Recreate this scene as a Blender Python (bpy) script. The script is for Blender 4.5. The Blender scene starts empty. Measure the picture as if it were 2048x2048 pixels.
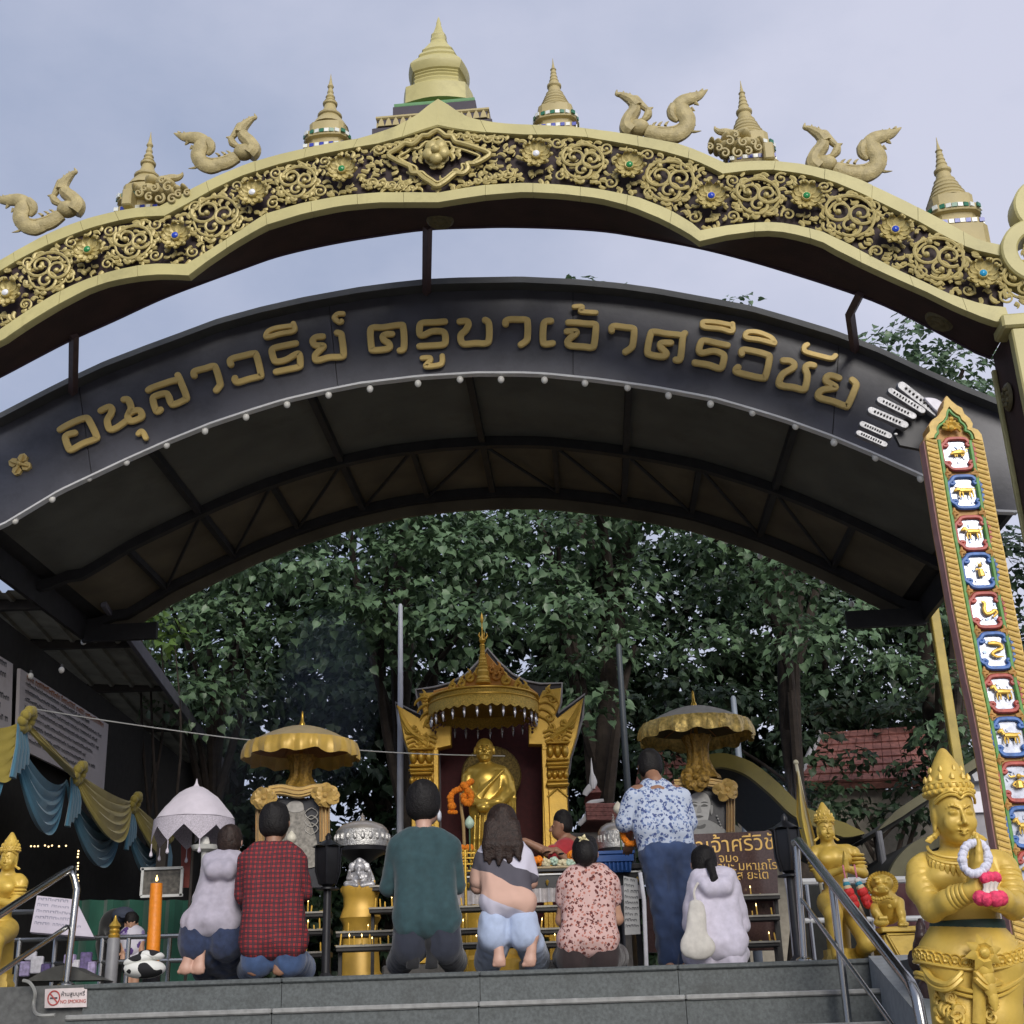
import bpy,math,random
import numpy as np
from mathutils import Vector,Matrix,noise
random.seed(7); np.random.seed(7)
SC = bpy.context.scene
COL = SC.collection
rad = math.radians
# ------------------------------------------------------------------ camera
FPX = 2600.0; PITCH = 21.7; ROLL = 1.9
EYE = Vector((0.0,0.0,-0.35))
CR = Matrix.Rotation(rad(90 + PITCH),3,'X') @ Matrix.Rotation(rad(-ROLL),3,'Z')
cam = bpy.data.objects.new('camera',bpy.data.cameras.new('camera'))
COL.objects.link(cam); SC.camera = cam
cam.data.sensor_width = 36.0; cam.data.lens = 36.0*FPX/2048.0
cam.data.clip_start = 0.05; cam.data.clip_end = 600.0
cam.matrix_world = Matrix.Translation(EYE) @ CR.to_4x4()
# ------------------------------------------------------------------ world: thin grey overcast over a pale sky
SUN_EL,SUN_AZ = 27.0,168.0          # behind the camera, to the right
W = bpy.data.worlds.new('World'); SC.world = W; W.use_nodes = True
nt = W.node_tree; nt.nodes.clear()
def wn(t,**k):
 n = nt.nodes.new(t)
 for a,b in k.items(): setattr(n,a,b)
 return n
out = wn('ShaderNodeOutputWorld'); bg = wn('ShaderNodeBackground'); bg.inputs[1].default_value = 0.074
sky = wn('ShaderNodeTexSky',sky_type='NISHITA',sun_disc=False)
sky.sun_elevation = rad(SUN_EL); sky.sun_rotation = rad(SUN_AZ); sky.air_density = 1.0; sky.dust_density = 2.0
tc = wn('ShaderNodeTexCoord')
n1 = wn('ShaderNodeTexNoise'); n1.inputs['Scale'].default_value = 1.15; n1.inputs['Detail'].default_value = 3; n1.inputs['Roughness'].default_value = 0.5
n2 = wn('ShaderNodeTexNoise'); n2.inputs['Scale'].default_value = 3.6; n2.inputs['Detail'].default_value = 8; n2.inputs['Roughness'].default_value = 0.55
mp = wn('ShaderNodeMapping'); mp.inputs['Location'].default_value = (3.35,0.2,1.1); mp.inputs['Scale'].default_value = (1.0,1.0,1.7)
cr = wn('ShaderNodeValToRGB')
cr.color_ramp.elements[0].position = 0.34; cr.color_ramp.elements[0].color = (2.75,3.25,4.55,1)
cr.color_ramp.elements[1].position = 0.60; cr.color_ramp.elements[1].color = (5.15,5.30,6.45,1)
ad = wn('ShaderNodeMath',operation='MULTIPLY_ADD'); ad.inputs[1].default_value = 0.38
m2 = wn('ShaderNodeMath',operation='MULTIPLY'); m2.inputs[1].default_value = 0.62
mx = wn('ShaderNodeMixRGB'); mx.inputs[0].default_value = 0.93
L = nt.links.new
L(tc.outputs['Generated'],mp.inputs[0]); L(mp.outputs[0],n1.inputs['Vector']); L(mp.outputs[0],n2.inputs['Vector'])
L(n1.outputs['Fac'],m2.inputs[0]); L(n2.outputs['Fac'],ad.inputs[0]); L(m2.outputs[0],ad.inputs[2])
sx_ = wn('ShaderNodeSeparateXYZ'); L(tc.outputs['Generated'],sx_.inputs[0]); gx = wn('ShaderNodeMath',operation='MULTIPLY_ADD'); gx.inputs[1].default_value = 0.30; L(sx_.outputs[0],gx.inputs[0]); L(ad.outputs[0],gx.inputs[2]); L(gx.outputs[0],cr.inputs[0]); L(sky.outputs[0],mx.inputs[1]); L(cr.outputs[0],mx.inputs[2])
L(mx.outputs[0],bg.inputs[0]); L(bg.outputs[0],out.inputs[0])
# ------------------------------------------------------------------ sun (veiled)
sl = bpy.data.lights.new('sun','SUN'); sl.energy = 1.5; sl.angle = rad(32); sl.color = (1.0,0.955,0.88)
so = bpy.data.objects.new('sun',sl); COL.objects.link(so)
az = rad(SUN_AZ)
sdir = Vector((math.sin(az)*math.cos(rad(SUN_EL)),math.cos(az)*math.cos(rad(SUN_EL)),math.sin(rad(SUN_EL))))
so.rotation_euler = sdir.to_track_quat('Z','Y').to_euler()
# ------------------------------------------------------------------ view
SC.view_settings.view_transform = 'Standard'; SC.view_settings.look = 'None'
SC.view_settings.exposure = 0.8; SC.view_settings.gamma = 1.0; SC.view_settings.use_curve_mapping = False
SC.cycles.max_bounces = 6; SC.cycles.diffuse_bounces = 3; SC.cycles.glossy_bounces = 3; SC.cycles.transparent_max_bounces = 8
SC.cycles.transmission_bounces = 3; SC.cycles.volume_bounces = 0; SC.cycles.use_denoising = True
SC.cycles.use_adaptive_sampling = True; SC.cycles.adaptive_threshold = 0.02
# ------------------------------------------------------------------ a pixel of the photograph at a known depth -> a point
def ray(px,py):
 return CR @ Vector(((px - 1024.0)/FPX,-(py - 1024.0)/FPX,-1.0))
def at(px,py,Y,k=0.0):
 d = ray(px,py); t = (Y + k*EYE.x - EYE.y)/(d.y - k*d.x)
 return EYE + d*t
def atz(px,py,z):
 d = ray(px,py); return EYE + d*((z - EYE.z)/d.z)
def mpp(Y):
 return Y/FPX*1.04
# ------------------------------------------------------------------ materials
MATS = {}
def lin(c):
 return tuple((v/12.92 if v <= 0.04045 else ((v + 0.055)/1.055) ** 2.4) for v in c)
def mat(name,col,rough=0.6,metal=0.0,var=0.12,scale=14.0,bump=0.0,bscale=60.0,spec=0.5,dirt=0.0,dirtcol=(0.02,0.018,0.015),dscale=5.0,sheen=0.0,alpha=None):
 if name in MATS: return MATS[name]
 m = bpy.data.materials.new(name); MATS[name] = m; m.use_nodes = True
 n = m.node_tree.nodes; l = m.node_tree.links
 b = n['Principled BSDF']
 b.inputs['Roughness'].default_value = rough; b.inputs['Metallic'].default_value = metal
 b.inputs['Specular IOR Level'].default_value = spec
 if sheen: b.inputs['Sheen Weight'].default_value = sheen
 t = n.new('ShaderNodeTexCoord')
 nz = n.new('ShaderNodeTexNoise'); nz.inputs['Scale'].default_value = scale; nz.inputs['Detail'].default_value = 4
 r = n.new('ShaderNodeValToRGB')
 lo = tuple(c*(1 - var) for c in col); hi = tuple(min(1,c*(1 + var)) for c in col)
 r.color_ramp.elements[0].position = 0.3; r.color_ramp.elements[0].color = lo + (1,)
 r.color_ramp.elements[1].position = 0.7; r.color_ramp.elements[1].color = hi + (1,)
 l.new(t.outputs['Object'],nz.inputs['Vector']); l.new(nz.outputs['Fac'],r.inputs[0])
 c = r.outputs[0]
 if dirt > 0:
  d = n.new('ShaderNodeTexNoise'); d.inputs['Scale'].default_value = dscale; d.inputs['Detail'].default_value = 7; d.inputs['Roughness'].default_value = 0.7
  dr = n.new('ShaderNodeValToRGB'); dr.color_ramp.elements[0].position = 0.52; dr.color_ramp.elements[1].position = 0.72
  dr.color_ramp.elements[0].color = (0,0,0,1); dr.color_ramp.elements[1].color = (dirt,dirt,dirt,1)
  mxn = n.new('ShaderNodeMixRGB'); mxn.inputs[2].default_value = tuple(dirtcol) + (1,)
  l.new(t.outputs['Object'],d.inputs['Vector']); l.new(d.outputs['Fac'],dr.inputs[0]); l.new(dr.outputs[0],mxn.inputs[0]); l.new(c,mxn.inputs[1])
  c = mxn.outputs[0]
 l.new(c,b.inputs['Base Color'])
 if bump > 0:
  bn = n.new('ShaderNodeTexNoise'); bn.inputs['Scale'].default_value = bscale; bn.inputs['Detail'].default_value = 5
  bp = n.new('ShaderNodeBump'); bp.inputs['Strength'].default_value = bump; bp.inputs['Distance'].default_value = 0.01
  l.new(t.outputs['Object'],bn.inputs['Vector']); l.new(bn.outputs['Fac'],bp.inputs['Height']); l.new(bp.outputs[0],b.inputs['Normal'])
 if alpha is not None: b.inputs['Alpha'].default_value = alpha
 return m
def emis(name,col,s):
 m = bpy.data.materials.new(name); m.use_nodes = True; b = m.node_tree.nodes['Principled BSDF']
 b.inputs['Base Color'].default_value = col + (1,); b.inputs['Emission Color'].default_value = col + (1,); b.inputs['Emission Strength'].default_value = s
 return m
# ------------------------------------------------------------------ mesh builder
class MB:
 def __init__(s): s.v = []; s.f = []; s.n = 0
 def add(s,vs,fs):
  o = s.n; s.v.extend([tuple(p) for p in vs]); s.n += len(vs)
  s.f.extend([tuple(i + o for i in f) for f in fs]); return s
 def box(s,c,size,rz=0.0,bev=0.0,M=None):
  hx,hy,hz = size[0]/2,size[1]/2,size[2]/2
  R = Matrix.Rotation(rz,3,'Z') if M is None else M
  c = Vector(c)
  if bev <= 0:
   P = [c + R @ Vector((x*hx,y*hy,z*hz)) for x,y,z in ((-1,-1,-1),(1,-1,-1),(1,1,-1),(-1,1,-1),(-1,-1,1),(1,-1,1),(1,1,1),(-1,1,1))]
   return s.add(P,[(3,2,1,0),(4,5,6,7),(0,1,5,4),(1,2,6,5),(2,3,7,6),(3,0,4,7)])
  b = min(bev,hx*.9,hy*.9,hz*.9)
  rings = [(-hz,b),(-hz + b,0),(hz - b,0),(hz,b)]
  P = []; F = []
  for z,i in rings:
   X,Y = hx - i,hy - i; k = b if i == 0 else b*.3
   for q in ((-X + k,-Y),(X - k,-Y),(X,-Y + k),(X,Y - k),(X - k,Y),(-X + k,Y),(-X,Y - k),(-X,-Y + k)):
    P.append(c + R @ Vector((q[0],q[1],z)))
  for r in range(3):
   for j in range(8):
    a = r*8 + j; d = r*8 + (j + 1) % 8; F.append((a,d,d + 8,a + 8))
  F.append(tuple(range(7,-1,-1))); F.append(tuple(range(24,32)))
  return s.add(P,F)
 def lathe(s,prof,c=(0,0,0),seg=20,M=None,sq=0.0,scale=(1,1)):
  """prof: (radius, height) list; sq > 0 squares the section"""
  c = Vector(c); P = []; F = []; n = len(prof)
  for r,h in prof:
   for j in range(seg):
    a = 2*math.pi*(j + 0.5)/seg; x,y = math.cos(a),math.sin(a)
    if sq > 0:
     k = 1/max(abs(x),abs(y)); k = 1 + (k - 1)*sq; x *= k; y *= k
    p = Vector((x*r*scale[0],y*r*scale[1],h)); P.append(c + (M @ p if M is not None else p))
  for i in range(n - 1):
   for j in range(seg):
    a = i*seg + j; b = i*seg + (j + 1) % seg; F.append((a,b,b + seg,a + seg))
  F.append(tuple(range(seg - 1,-1,-1))); F.append(tuple((n - 1)*seg + j for j in range(seg)))
  return s.add(P,F)
 def tube(s,path,rads,seg=8,flat=1.0,fdir=None,cap=True):
  """a round (or, with flat < 1, squashed along fdir) tube through path"""
  path = [Vector(p) for p in path]; n = len(path)
  if not hasattr(rads,'__len__'): rads = [rads]*n
  P = []; F = []; prev = None
  for i in range(n):
   t = (path[min(i + 1,n - 1)] - path[max(i - 1,0)])
   if t.length < 1e-9: t = Vector((0,0,1))
   t.normalize()
   ref = Vector(fdir) if fdir is not None else (prev if prev is not None else (Vector((0,0,1)) if abs(t.z) < 0.9 else Vector((1,0,0))))
   u = ref - t*ref.dot(t)
   if u.length < 1e-6: u = t.orthogonal()
   u.normalize(); w = t.cross(u); prev = u
   for j in range(seg):
    a = 2*math.pi*j/seg
    P.append(path[i] + u*(math.cos(a)*rads[i]*flat) + w*(math.sin(a)*rads[i]))
  for i in range(n - 1):
   for j in range(seg):
    a = i*seg + j; b = i*seg + (j + 1) % seg; F.append((a,b,b + seg,a + seg))
  if cap:
   F.append(tuple(range(seg - 1,-1,-1))); F.append(tuple((n - 1)*seg + j for j in range(seg)))
  return s.add(P,F)
 def ball(s,c,r,seg=12,rings=8,M=None):
  c = Vector(c); r = Vector(r) if hasattr(r,'__len__') else Vector((r,r,r)); P = []; F = []
  for i in range(1,rings):
   th = math.pi*i/rings
   for j in range(seg):
    a = 2*math.pi*j/seg
    p = Vector((math.sin(th)*math.cos(a)*r.x,math.sin(th)*math.sin(a)*r.y,-math.cos(th)*r.z))
    P.append(c + (M @ p if M is not None else p))
  b = Vector((0,0,-r.z)); t = Vector((0,0,r.z))
  P.append(c + (M @ b if M is not None else b)); P.append(c + (M @ t if M is not None else t))
  for i in range(rings - 2):
   for j in range(seg):
    a = i*seg + j; d = i*seg + (j + 1) % seg; F.append((a,d,d + seg,a + seg))
  nb = (rings - 1)*seg
  for j in range(seg):
   F.append((nb,(j + 1) % seg,j)); F.append((nb + 1,(rings - 2)*seg + j,(rings - 2)*seg + (j + 1) % seg))
  return s.add(P,F)
 def prism(s,pts,off,bev=0.0):
  """closed outline of 3-D points extruded by the vector off; a small bevel shrinks the front outline"""
  pts = [Vector(p) for p in pts]; off = Vector(off); n = len(pts)
  c = sum(pts,Vector())/n
  if bev > 0:
   fr = []
   nn = off.normalized()
   for i in range(n):
    a = (pts[i] - pts[i - 1]).normalized(); b = (pts[(i + 1) % n] - pts[i]).normalized()
    q = (a + b); q = q.normalized() if q.length > 1e-6 else a
    side = nn.cross(q)
    if s_area(pts,nn) > 0: side = -side
    fr.append(pts[i] - side*bev)
   P = fr + [p + nn*bev for p in pts] + [p + off for p in pts]; r = 3
  else:
   P = pts + [p + off for p in pts]; r = 2
  F = [tuple(range(n))]
  for k in range(r - 1):
   for i in range(n):
    a = k*n + i; b = k*n + (i + 1) % n; F.append((a,a + n,b + n,b))
  F.append(tuple(range(r*n - 1,(r - 1)*n - 1,-1)))
  return s.add(P,F)
 def strip(s,A,B,off=None):
  """quads between two polylines of equal length; with off the strip gets that thickness"""
  A = [Vector(p) for p in A]; B = [Vector(p) for p in B]; n = len(A)
  if off is None:
   return s.add(A + B,[(i,i + 1,n + i + 1,n + i) for i in range(n - 1)])
  off = Vector(off); P = A + B + [p + off for p in A] + [p + off for p in B]; F = []
  for i in range(n - 1):
   F += [(i,n + i,n + i + 1,i + 1),(2*n + i,2*n + i + 1,3*n + i + 1,3*n + i),(i,i + 1,2*n + i + 1,2*n + i),(n + i,3*n + i,3*n + i + 1,n + i + 1)]
  F += [(0,2*n,3*n,n),(n - 1,2*n - 1,4*n - 1,3*n - 1)]
  return s.add(P,F)
 def mesh(s,name,loc=None):
  me = bpy.data.meshes.new(name)
  v = s.v if loc is None else [(p[0] - loc[0],p[1] - loc[1],p[2] - loc[2]) for p in s.v]
  me.from_pydata(v,[],s.f); me.update()
  return me
def s_area(pts,nn):
 a = Vector()
 for i in range(len(pts)): a += (pts[i] - pts[0]).cross(pts[(i + 1) % len(pts)] - pts[0])
 return a.dot(nn)
ROOT = {}
def fixnormals(me):
 import bmesh
 bm = bmesh.new(); bm.from_mesh(me); bmesh.ops.recalc_face_normals(bm,faces=bm.faces); bm.to_mesh(me); bm.free()
def obj(name,mb,m,parent=None,smooth=True,world=True,fix=True,auto=None):
 """link ONE mesh object; with world=True the builder's coordinates are world ones"""
 loc = ROOT.get(parent.name) if (parent is not None and world) else None
 me = mb.mesh(name,loc) if isinstance(mb,MB) else mb
 if fix and isinstance(mb,MB): fixnormals(me)
 if isinstance(m,(list,tuple)):
  for q in m: me.materials.append(q)
 elif m is not None and len(me.materials) == 0: me.materials.append(m)
 if smooth:
  me.shade_smooth()
  ang = 38 if auto is None else auto
  try: me.set_sharp_from_angle(angle=rad(ang))
  except Exception: pass
 o = bpy.data.objects.new(name,me); COL.objects.link(o)
 if parent is not None:
  o.parent = parent; ROOT[o.name] = ROOT.get(parent.name)
 return o
def tag(o,label=None,cat=None,group=None,kind=None):
 if label: o['label'] = label
 if cat: o['category'] = cat
 if group: o['group'] = group
 if kind: o['kind'] = kind
 return o
def thing(name,label,cat,loc=(0,0,0),group=None):
 o = bpy.data.objects.new(name,None); COL.objects.link(o); o.location = loc; o.empty_display_size = 0.1
 ROOT[o.name] = Vector(loc); return tag(o,label,cat,group)
def single(name,mb,m,label,cat,group=None,loc=None,smooth=True,auto=None):
 """a thing that is one mesh; its origin is put at loc"""
 loc = Vector(loc) if loc is not None else Vector(mb.v[0])
 me = mb.mesh(name,loc); fixnormals(me)
 if isinstance(m,(list,tuple)):
  for q in m: me.materials.append(q)
 else: me.materials.append(m)
 if smooth:
  me.shade_smooth(); me.set_sharp_from_angle(angle=rad(38 if auto is None else auto))
 o = bpy.data.objects.new(name,me); COL.objects.link(o); o.location = loc; ROOT[o.name] = loc
 return tag(o,label,cat,group)
def dup(o,parent=None):
 c = o.copy(); COL.objects.link(c)
 if parent is not None: c.parent = parent
 ROOT[c.name] = ROOT.get(o.name)
 for ch in list(o.children): dup(ch,c)
 return c
def lerp(a,b,t): return a + (b - a)*t
def crv(pts,n=8,closed=False):
 """Catmull-Rom through pts"""
 P = [Vector(p) for p in pts]; N = len(P); o = []
 rng = range(N if closed else N - 1)
 for i in rng:
  if closed: p0,p1,p2,p3 = P[(i - 1) % N],P[i],P[(i + 1) % N],P[(i + 2) % N]
  else: p0,p1,p2,p3 = P[max(i - 1,0)],P[i],P[i + 1],P[min(i + 2,N - 1)]
  for k in range(n):
   t = k/n; t2 = t*t; t3 = t2*t
   o.append(0.5*((2*p1) + (p2 - p0)*t + (2*p0 - 5*p1 + 4*p2 - p3)*t2 + (3*p1 - p0 - 3*p2 + p3)*t3))
 if not closed: o.append(P[-1])
 return o
def resample(pts,n):
 P = [Vector(p) for p in pts]; d = [0.0]
 for i in range(1,len(P)): d.append(d[-1] + (P[i] - P[i - 1]).length)
 T = d[-1]; o = []; j = 0
 for k in range(n):
  t = T*k/(n - 1)
  while j < len(P) - 2 and d[j + 1] < t: j += 1
  q = (t - d[j])/max(d[j + 1] - d[j],1e-9); o.append(P[j].lerp(P[j + 1],min(max(q,0),1)))
 return o
def ribbon(mb,path,w,nrm,depth,cap=4,wf=None):
 """a stroke of width w with round ends, lying in a plane of normal nrm (towards the viewer), proud by depth; its shoulders are bevelled"""
 P = [Vector(p) for p in path]; nrm = Vector(nrm).normalized(); n = len(P); L_,R_ = [],[]
 hw = [w/2*(wf(i/(n - 1)) if wf else 1.0) for i in range(n)]
 T = []
 for i in range(n):
  a = (P[i] - P[i - 1]).normalized() if i > 0 else (P[1] - P[0]).normalized()
  b = (P[i + 1] - P[i]).normalized() if i < n - 1 else a
  t = (a + b); t = t.normalized() if t.length > 1e-6 else a
  T.append(t)
 def outline(k):
  left,right = [],[]
  for i in range(n):
   s_ = nrm.cross(T[i]); left.append(P[i] + s_*hw[i]*k); right.append(P[i] - s_*hw[i]*k)
  s0,s1 = nrm.cross(T[0]),nrm.cross(T[-1]); c0,c1 = [],[]
  for j in range(1,cap):
   a = math.pi*j/cap
   c1.append(P[-1] + (s1*math.cos(a) + T[-1]*math.sin(a))*hw[-1]*k)
   c0.append(P[0] + (-s0*math.cos(a) - T[0]*math.sin(a))*hw[0]*k)
  return left,c1,right,c0
 rows = []
 for k,h in ((1.0,0.0),(1.0,depth*.7),(0.78,depth)):
  l_,c1,r_,c0 = outline(k)
  rows.append([p + nrm*h for p in (l_ + c1 + r_[::-1] + c0)])
 m = len(rows[0]); V = rows[0] + rows[1] + rows[2]; F = []
 for k in range(2):
  for i in range(m):
   a = k*m + i; b = k*m + (i + 1) % m; F.append((a,b,b + m,a + m))
 o = 2*m
 for i in range(n - 1):
  F.append((o + i,o + i + 1,o + n + cap - 1 + (n - 2 - i),o + n + cap - 1 + (n - 1 - i)))
 F.append(tuple(o + q for q in ([n - 1] + list(range(n,n + cap - 1)) + [n + cap - 1])))
 st = n + cap - 1 + n - 1
 F.append(tuple(o + q for q in ([st] + list(range(st + 1,st + cap)) + [0])))
 return mb.add(V,F)
# ================================================================== ground, platform and steps
M_GRD = mat('ground_concrete',(0.13,0.125,0.115),0.85,var=0.2,scale=1.5,bump=0.2,dirt=0.5,dirtcol=(0.06,0.06,0.05),dscale=1.0)
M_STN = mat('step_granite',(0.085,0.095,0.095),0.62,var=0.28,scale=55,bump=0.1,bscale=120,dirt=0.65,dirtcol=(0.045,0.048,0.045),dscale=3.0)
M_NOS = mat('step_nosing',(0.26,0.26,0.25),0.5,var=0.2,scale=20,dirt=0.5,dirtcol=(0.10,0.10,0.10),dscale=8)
def setting(name,m,ma,smooth=False):
 o = obj(name,m,ma,smooth=smooth); o['kind'] = 'structure'; return o
m = MB(); m.add([(-150,-150,-1.9),(150,-150,-1.9),(150,250,-1.9),(-150,250,-1.9)],[(0,1,2,3)]); setting('ground',m,M_GRD)
PFY = 8.70; RISE = 0.185; TRD = 0.31; XL,XR = -2.78,2.35
m = MB(); m.box((0,26,-0.95),(40,34.0,1.9)); m.box((0,(PFY + .04 + 9.0)/2,-0.95),(40 ,9.0 - PFY - .04 - .004,1.9)); plat = setting('platform',m,mat('platform_paving',(0.115,0.118,0.115),0.65,var=0.25,scale=30,bump=0.1,dirt=0.5,dirtcol=(0.05,0.05,0.05),dscale=2))
st = MB(); st.box((0,7.2,-1.899),(5.2,2.8,.004)); stairs = setting('stairs',st,M_STN)
ROOT[stairs.name] = Vector((0,0,0))
SXs = [-2.8,-1.55,-0.3,0.95,2.30]
for k in range(9):
 y0 = PFY - TRD*k; z1 = -RISE*k
 for a,b in zip(SXs[:-1],SXs[1:]):
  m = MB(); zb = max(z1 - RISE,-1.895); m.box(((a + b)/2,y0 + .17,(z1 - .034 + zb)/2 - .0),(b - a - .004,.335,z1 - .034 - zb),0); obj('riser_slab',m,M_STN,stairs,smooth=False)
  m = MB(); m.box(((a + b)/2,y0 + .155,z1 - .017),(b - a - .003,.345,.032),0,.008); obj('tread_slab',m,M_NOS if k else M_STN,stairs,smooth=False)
# ================================================================== the golden gate arch
GY = 7.6; GK = -math.tan(rad(4.5))
gT = Vector((1,GK,0)).normalized(); gB = Vector((-GK,1,0)).normalized(); gZ = Vector((0,0,1))
gM = Matrix((gT,gB,gZ)).transposed()
gO = at(879,202,GY,GK); gO.z = 0
def G(px,py,b=0.0):
 """pixel -> (u, z) on the gate plane pushed back by b"""
 p = at(px,py,GY + b/gB.y,GK) - gO
 return Vector((p.dot(gT),p.z))
def gw(q,b=0.0): return gO + gT*q[0] + gB*b + gZ*q[1]
UO_L = [(0,527),(25,512),(65,490),(100,471),(137,455),(185,439),(225,429),(252,424),(275,420),(321,417)]
UO_ML = [(321,417),(350,402),(387,381),(425,362),(482,338),(515,326),(570,311),(615,301),(658,292),(720,282),(753,272),(795,257),(833,236),(863,210),(877,202)]
UO_MR = [(877,202),(890,208),(913,225),(935,238),(975,248),(1020,253),(1075,255),(1150,259),(1232,269),(1282,277),(1312,283),(1360,292),(1400,308),(1451,331)]
UO_R = [(1451,331),(1500,327),(1545,326),(1600,332),(1665,346),(1715,362),(1765,385),(1815,409),(1865,435),(1915,462),(1955,485),(1997,494)]
UI_L = [(0,550),(37,527),(100,495),(150,474),(200,457),(250,445),(287,439),(332,438)]
UI_ML = [(332,438),(375,415),(425,387),(483,359),(558,335),(633,317),(708,302),(758,294),(808,280),(845,267),(877,258)]
UI_MR = [(877,258),(908,264),(966,271),(1050,276),(1112,276),(1175,281),(1250,294),(1320,307),(1383,325),(1412,337),(1445,354)]
UI_R = [(1445,354),(1500,347),(1550,346),(1615,355),(1665,370),(1715,391),(1777,420),(1840,452),(1890,481),(1940,505),(1990,516),(2006,520)]
LI_L = [(0,665),(50,630),(112,592),(162,567),(212,550),(262,537),(312,531),(375,532)]
LI_ML = [(375,532),(412,510),(483,465),(533,432),(608,410),(683,396),(758,389),(820,389),(878,390)]
LI_MR = [(878,390),(920,382),(975,374),(1050,370),(1125,374),(1200,383),(1275,398),(1337,422),(1387,452),(1401,465)]
LI_R = [(1401,465),(1450,456),(1525,448),(1575,451),(1640,466),(1690,489),(1740,516),(1790,542),(1840,565),(1890,589),(1940,606),(1977,615),(2008,618)]
LO_L = [(0,692),(50,657),(112,619),(175,585),(225,567),(275,559),(325,554),(380,557)]
LO_ML = [(380,557),(412,532),(450,506),(483,485),(533,457),(608,434),(683,418),(758,411),(820,411),(878,411)]
LO_MR = [(878,411),(920,404),(975,396),(1050,390),(1125,394),(1200,403),(1262,419),(1325,445),(1375,472),(1399,489)]
LO_R = [(1399,489),(1450,477),(1525,467),(1575,471),(1640,488),(1665,503),(1727,534),(1790,563),(1852,590),(1902,615),(1952,637),(1990,650),(2019,652)]
RE = [(0,752),(57,722),(140,679),(225,641),(325,595),(425,557),(483,536),(558,510),(658,487),(758,470),(858,457),(966,453),(1000,452),(1100,454),(1200,460),(1275,471),(1397,494),(1500,520),(1600,550),(1683,577),(1765,607),(1852,650),(1975,716)]
def gcurve(pxs,n,b=0.0): return resample([G(x,y,b) for x,y in pxs],n)
def extend_left(cl,cr):
 """continue the left side beyond the frame with the mirror image of the right side"""
 ul = cl[0][0]; ext = [Vector((-q[0],q[1])) for q in cr if -q[0] < ul - 0.02][::-1]
 if ext:
  dz = cl[0][1] - (ext[-1][1] if abs(ext[-1][0] - ul) < 0.3 else cl[0][1])
  ext = [Vector((q[0],q[1] + dz)) for q in ext]
 return ext + cl
NS = (13,24,24,24)
def four(a,b,c,d):
 A,B,C_,D = gcurve(a,NS[0]),gcurve(b,NS[1]),gcurve(c,NS[2]),gcurve(d,NS[3])
 return [extend_left(A,D),B,C_,D]
UO,UI,LI,LO = four(UO_L,UO_ML,UO_MR,UO_R),four(UI_L,UI_ML,UI_MR,UI_R),four(LI_L,LI_ML,LI_MR,LI_R),four(LO_L,LO_ML,LO_MR,LO_R)
n0 = min(len(UO[0]),len(UI[0]),len(LI[0]),len(LO[0]),40)
n0 = 30
for c_ in (UO,UI,LI,LO): c_[0] = resample([Vector((q[0],q[1])) for q in c_[0]],n0)
NS = (n0,) + NS[1:]
M_GOLD = mat('gate_gold_paint',(0.50,0.445,0.190),rough=0.5,var=0.10,scale=3.0,bump=0.12,bscale=30,dirt=0.35,dirtcol=(0.16,0.14,0.05),dscale=4.0)
M_GORN = mat('gate_relief_gold',(0.47,0.385,0.150),rough=0.42,metal=0.15,var=0.16,scale=9.0,bump=0.25,bscale=70,dirt=0.4,dirtcol=(0.12,0.09,0.03),dscale=9.0)
M_MAR = mat('gate_maroon_ground',(0.030,0.016,0.017),rough=0.7,var=0.3,scale=6,bump=0.2)
M_SOF = mat('gate_soffit_maroon',(0.040,0.018,0.014),rough=0.75,var=0.3,scale=4,bump=0.2,dirt=0.5,dirtcol=(0.02,0.015,0.01))
gate = thing('gate_arch','golden scalloped gate arch with scrollwork band and jewelled flowers across the top','gate',gw((0,0)))
gate.location.z = -1.9; ROOT[gate.name] = gate.location.copy()
DEP = 0.46
# rim blocks: the moulded stones of the two borders, one object each
def rim(outer,inner,nm,per,low):
 for k in range(4):
  n = NS[k]; i = 0
  while i < n - 1:
   j = min(i + per,n - 1)
   if n - 1 - j < 2: j = n - 1
   a = outer[k][i:j + 1]; b = inner[k][i:j + 1]
   ta = (a[1] - a[0]).normalized()*0.0012; tb = (a[-1] - a[-2]).normalized()*0.0012
   a = [q.copy() for q in a]; b = [q.copy() for q in b]
   if i > 0: a[0] += ta; b[0] += ta
   if j < n - 1: a[-1] -= tb; b[-1] -= tb
   m = MB(); f0 = -0.034 + random.uniform(-0.002,0.002); be = 0.010
   mid = [(p + q)/2 for p,q in zip(a,b)]
   rows = [[gw(q,0.03) for q in a],[gw(q,f0 + be) for q in a],[gw(q + (c - q)*0.10,f0) for q,c in zip(a,mid)],
     [gw(q + (c - q)*0.10,f0) for q,c in zip(b,mid)],[gw(q,f0 + be) for q in b],[gw(q,0.03) for q in b]]
   w = len(a); P = [p for r in rows for p in r]; F = []
   for r in range(5):
    for c in range(w - 1): F.append((r*w + c,r*w + c + 1,(r + 1)*w + c + 1,(r + 1)*w + c))
   F.append(tuple(r*w for r in range(6))); F.append(tuple(r*w + w - 1 for r in range(5,-1,-1)))
   m.add(P,F); obj(nm,m,M_GOLD,gate,auto=30)
   i = j
rim(UO,UI,'rim_block',4,False); rim(LI,LO,'rim_block',4,True)
def cat4(c):
 o = []
 for k in range(4): o += c[k] if k == 0 else c[k][1:]
 return o
cUO,cUI,cLI,cLO = cat4(UO),cat4(UI),cat4(LI),cat4(LO)
m = MB(); m.strip([gw(q,0.012) for q in cUI],[gw(q,0.012) for q in cLI]); obj('ground_panel',m,M_MAR,gate)
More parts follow.
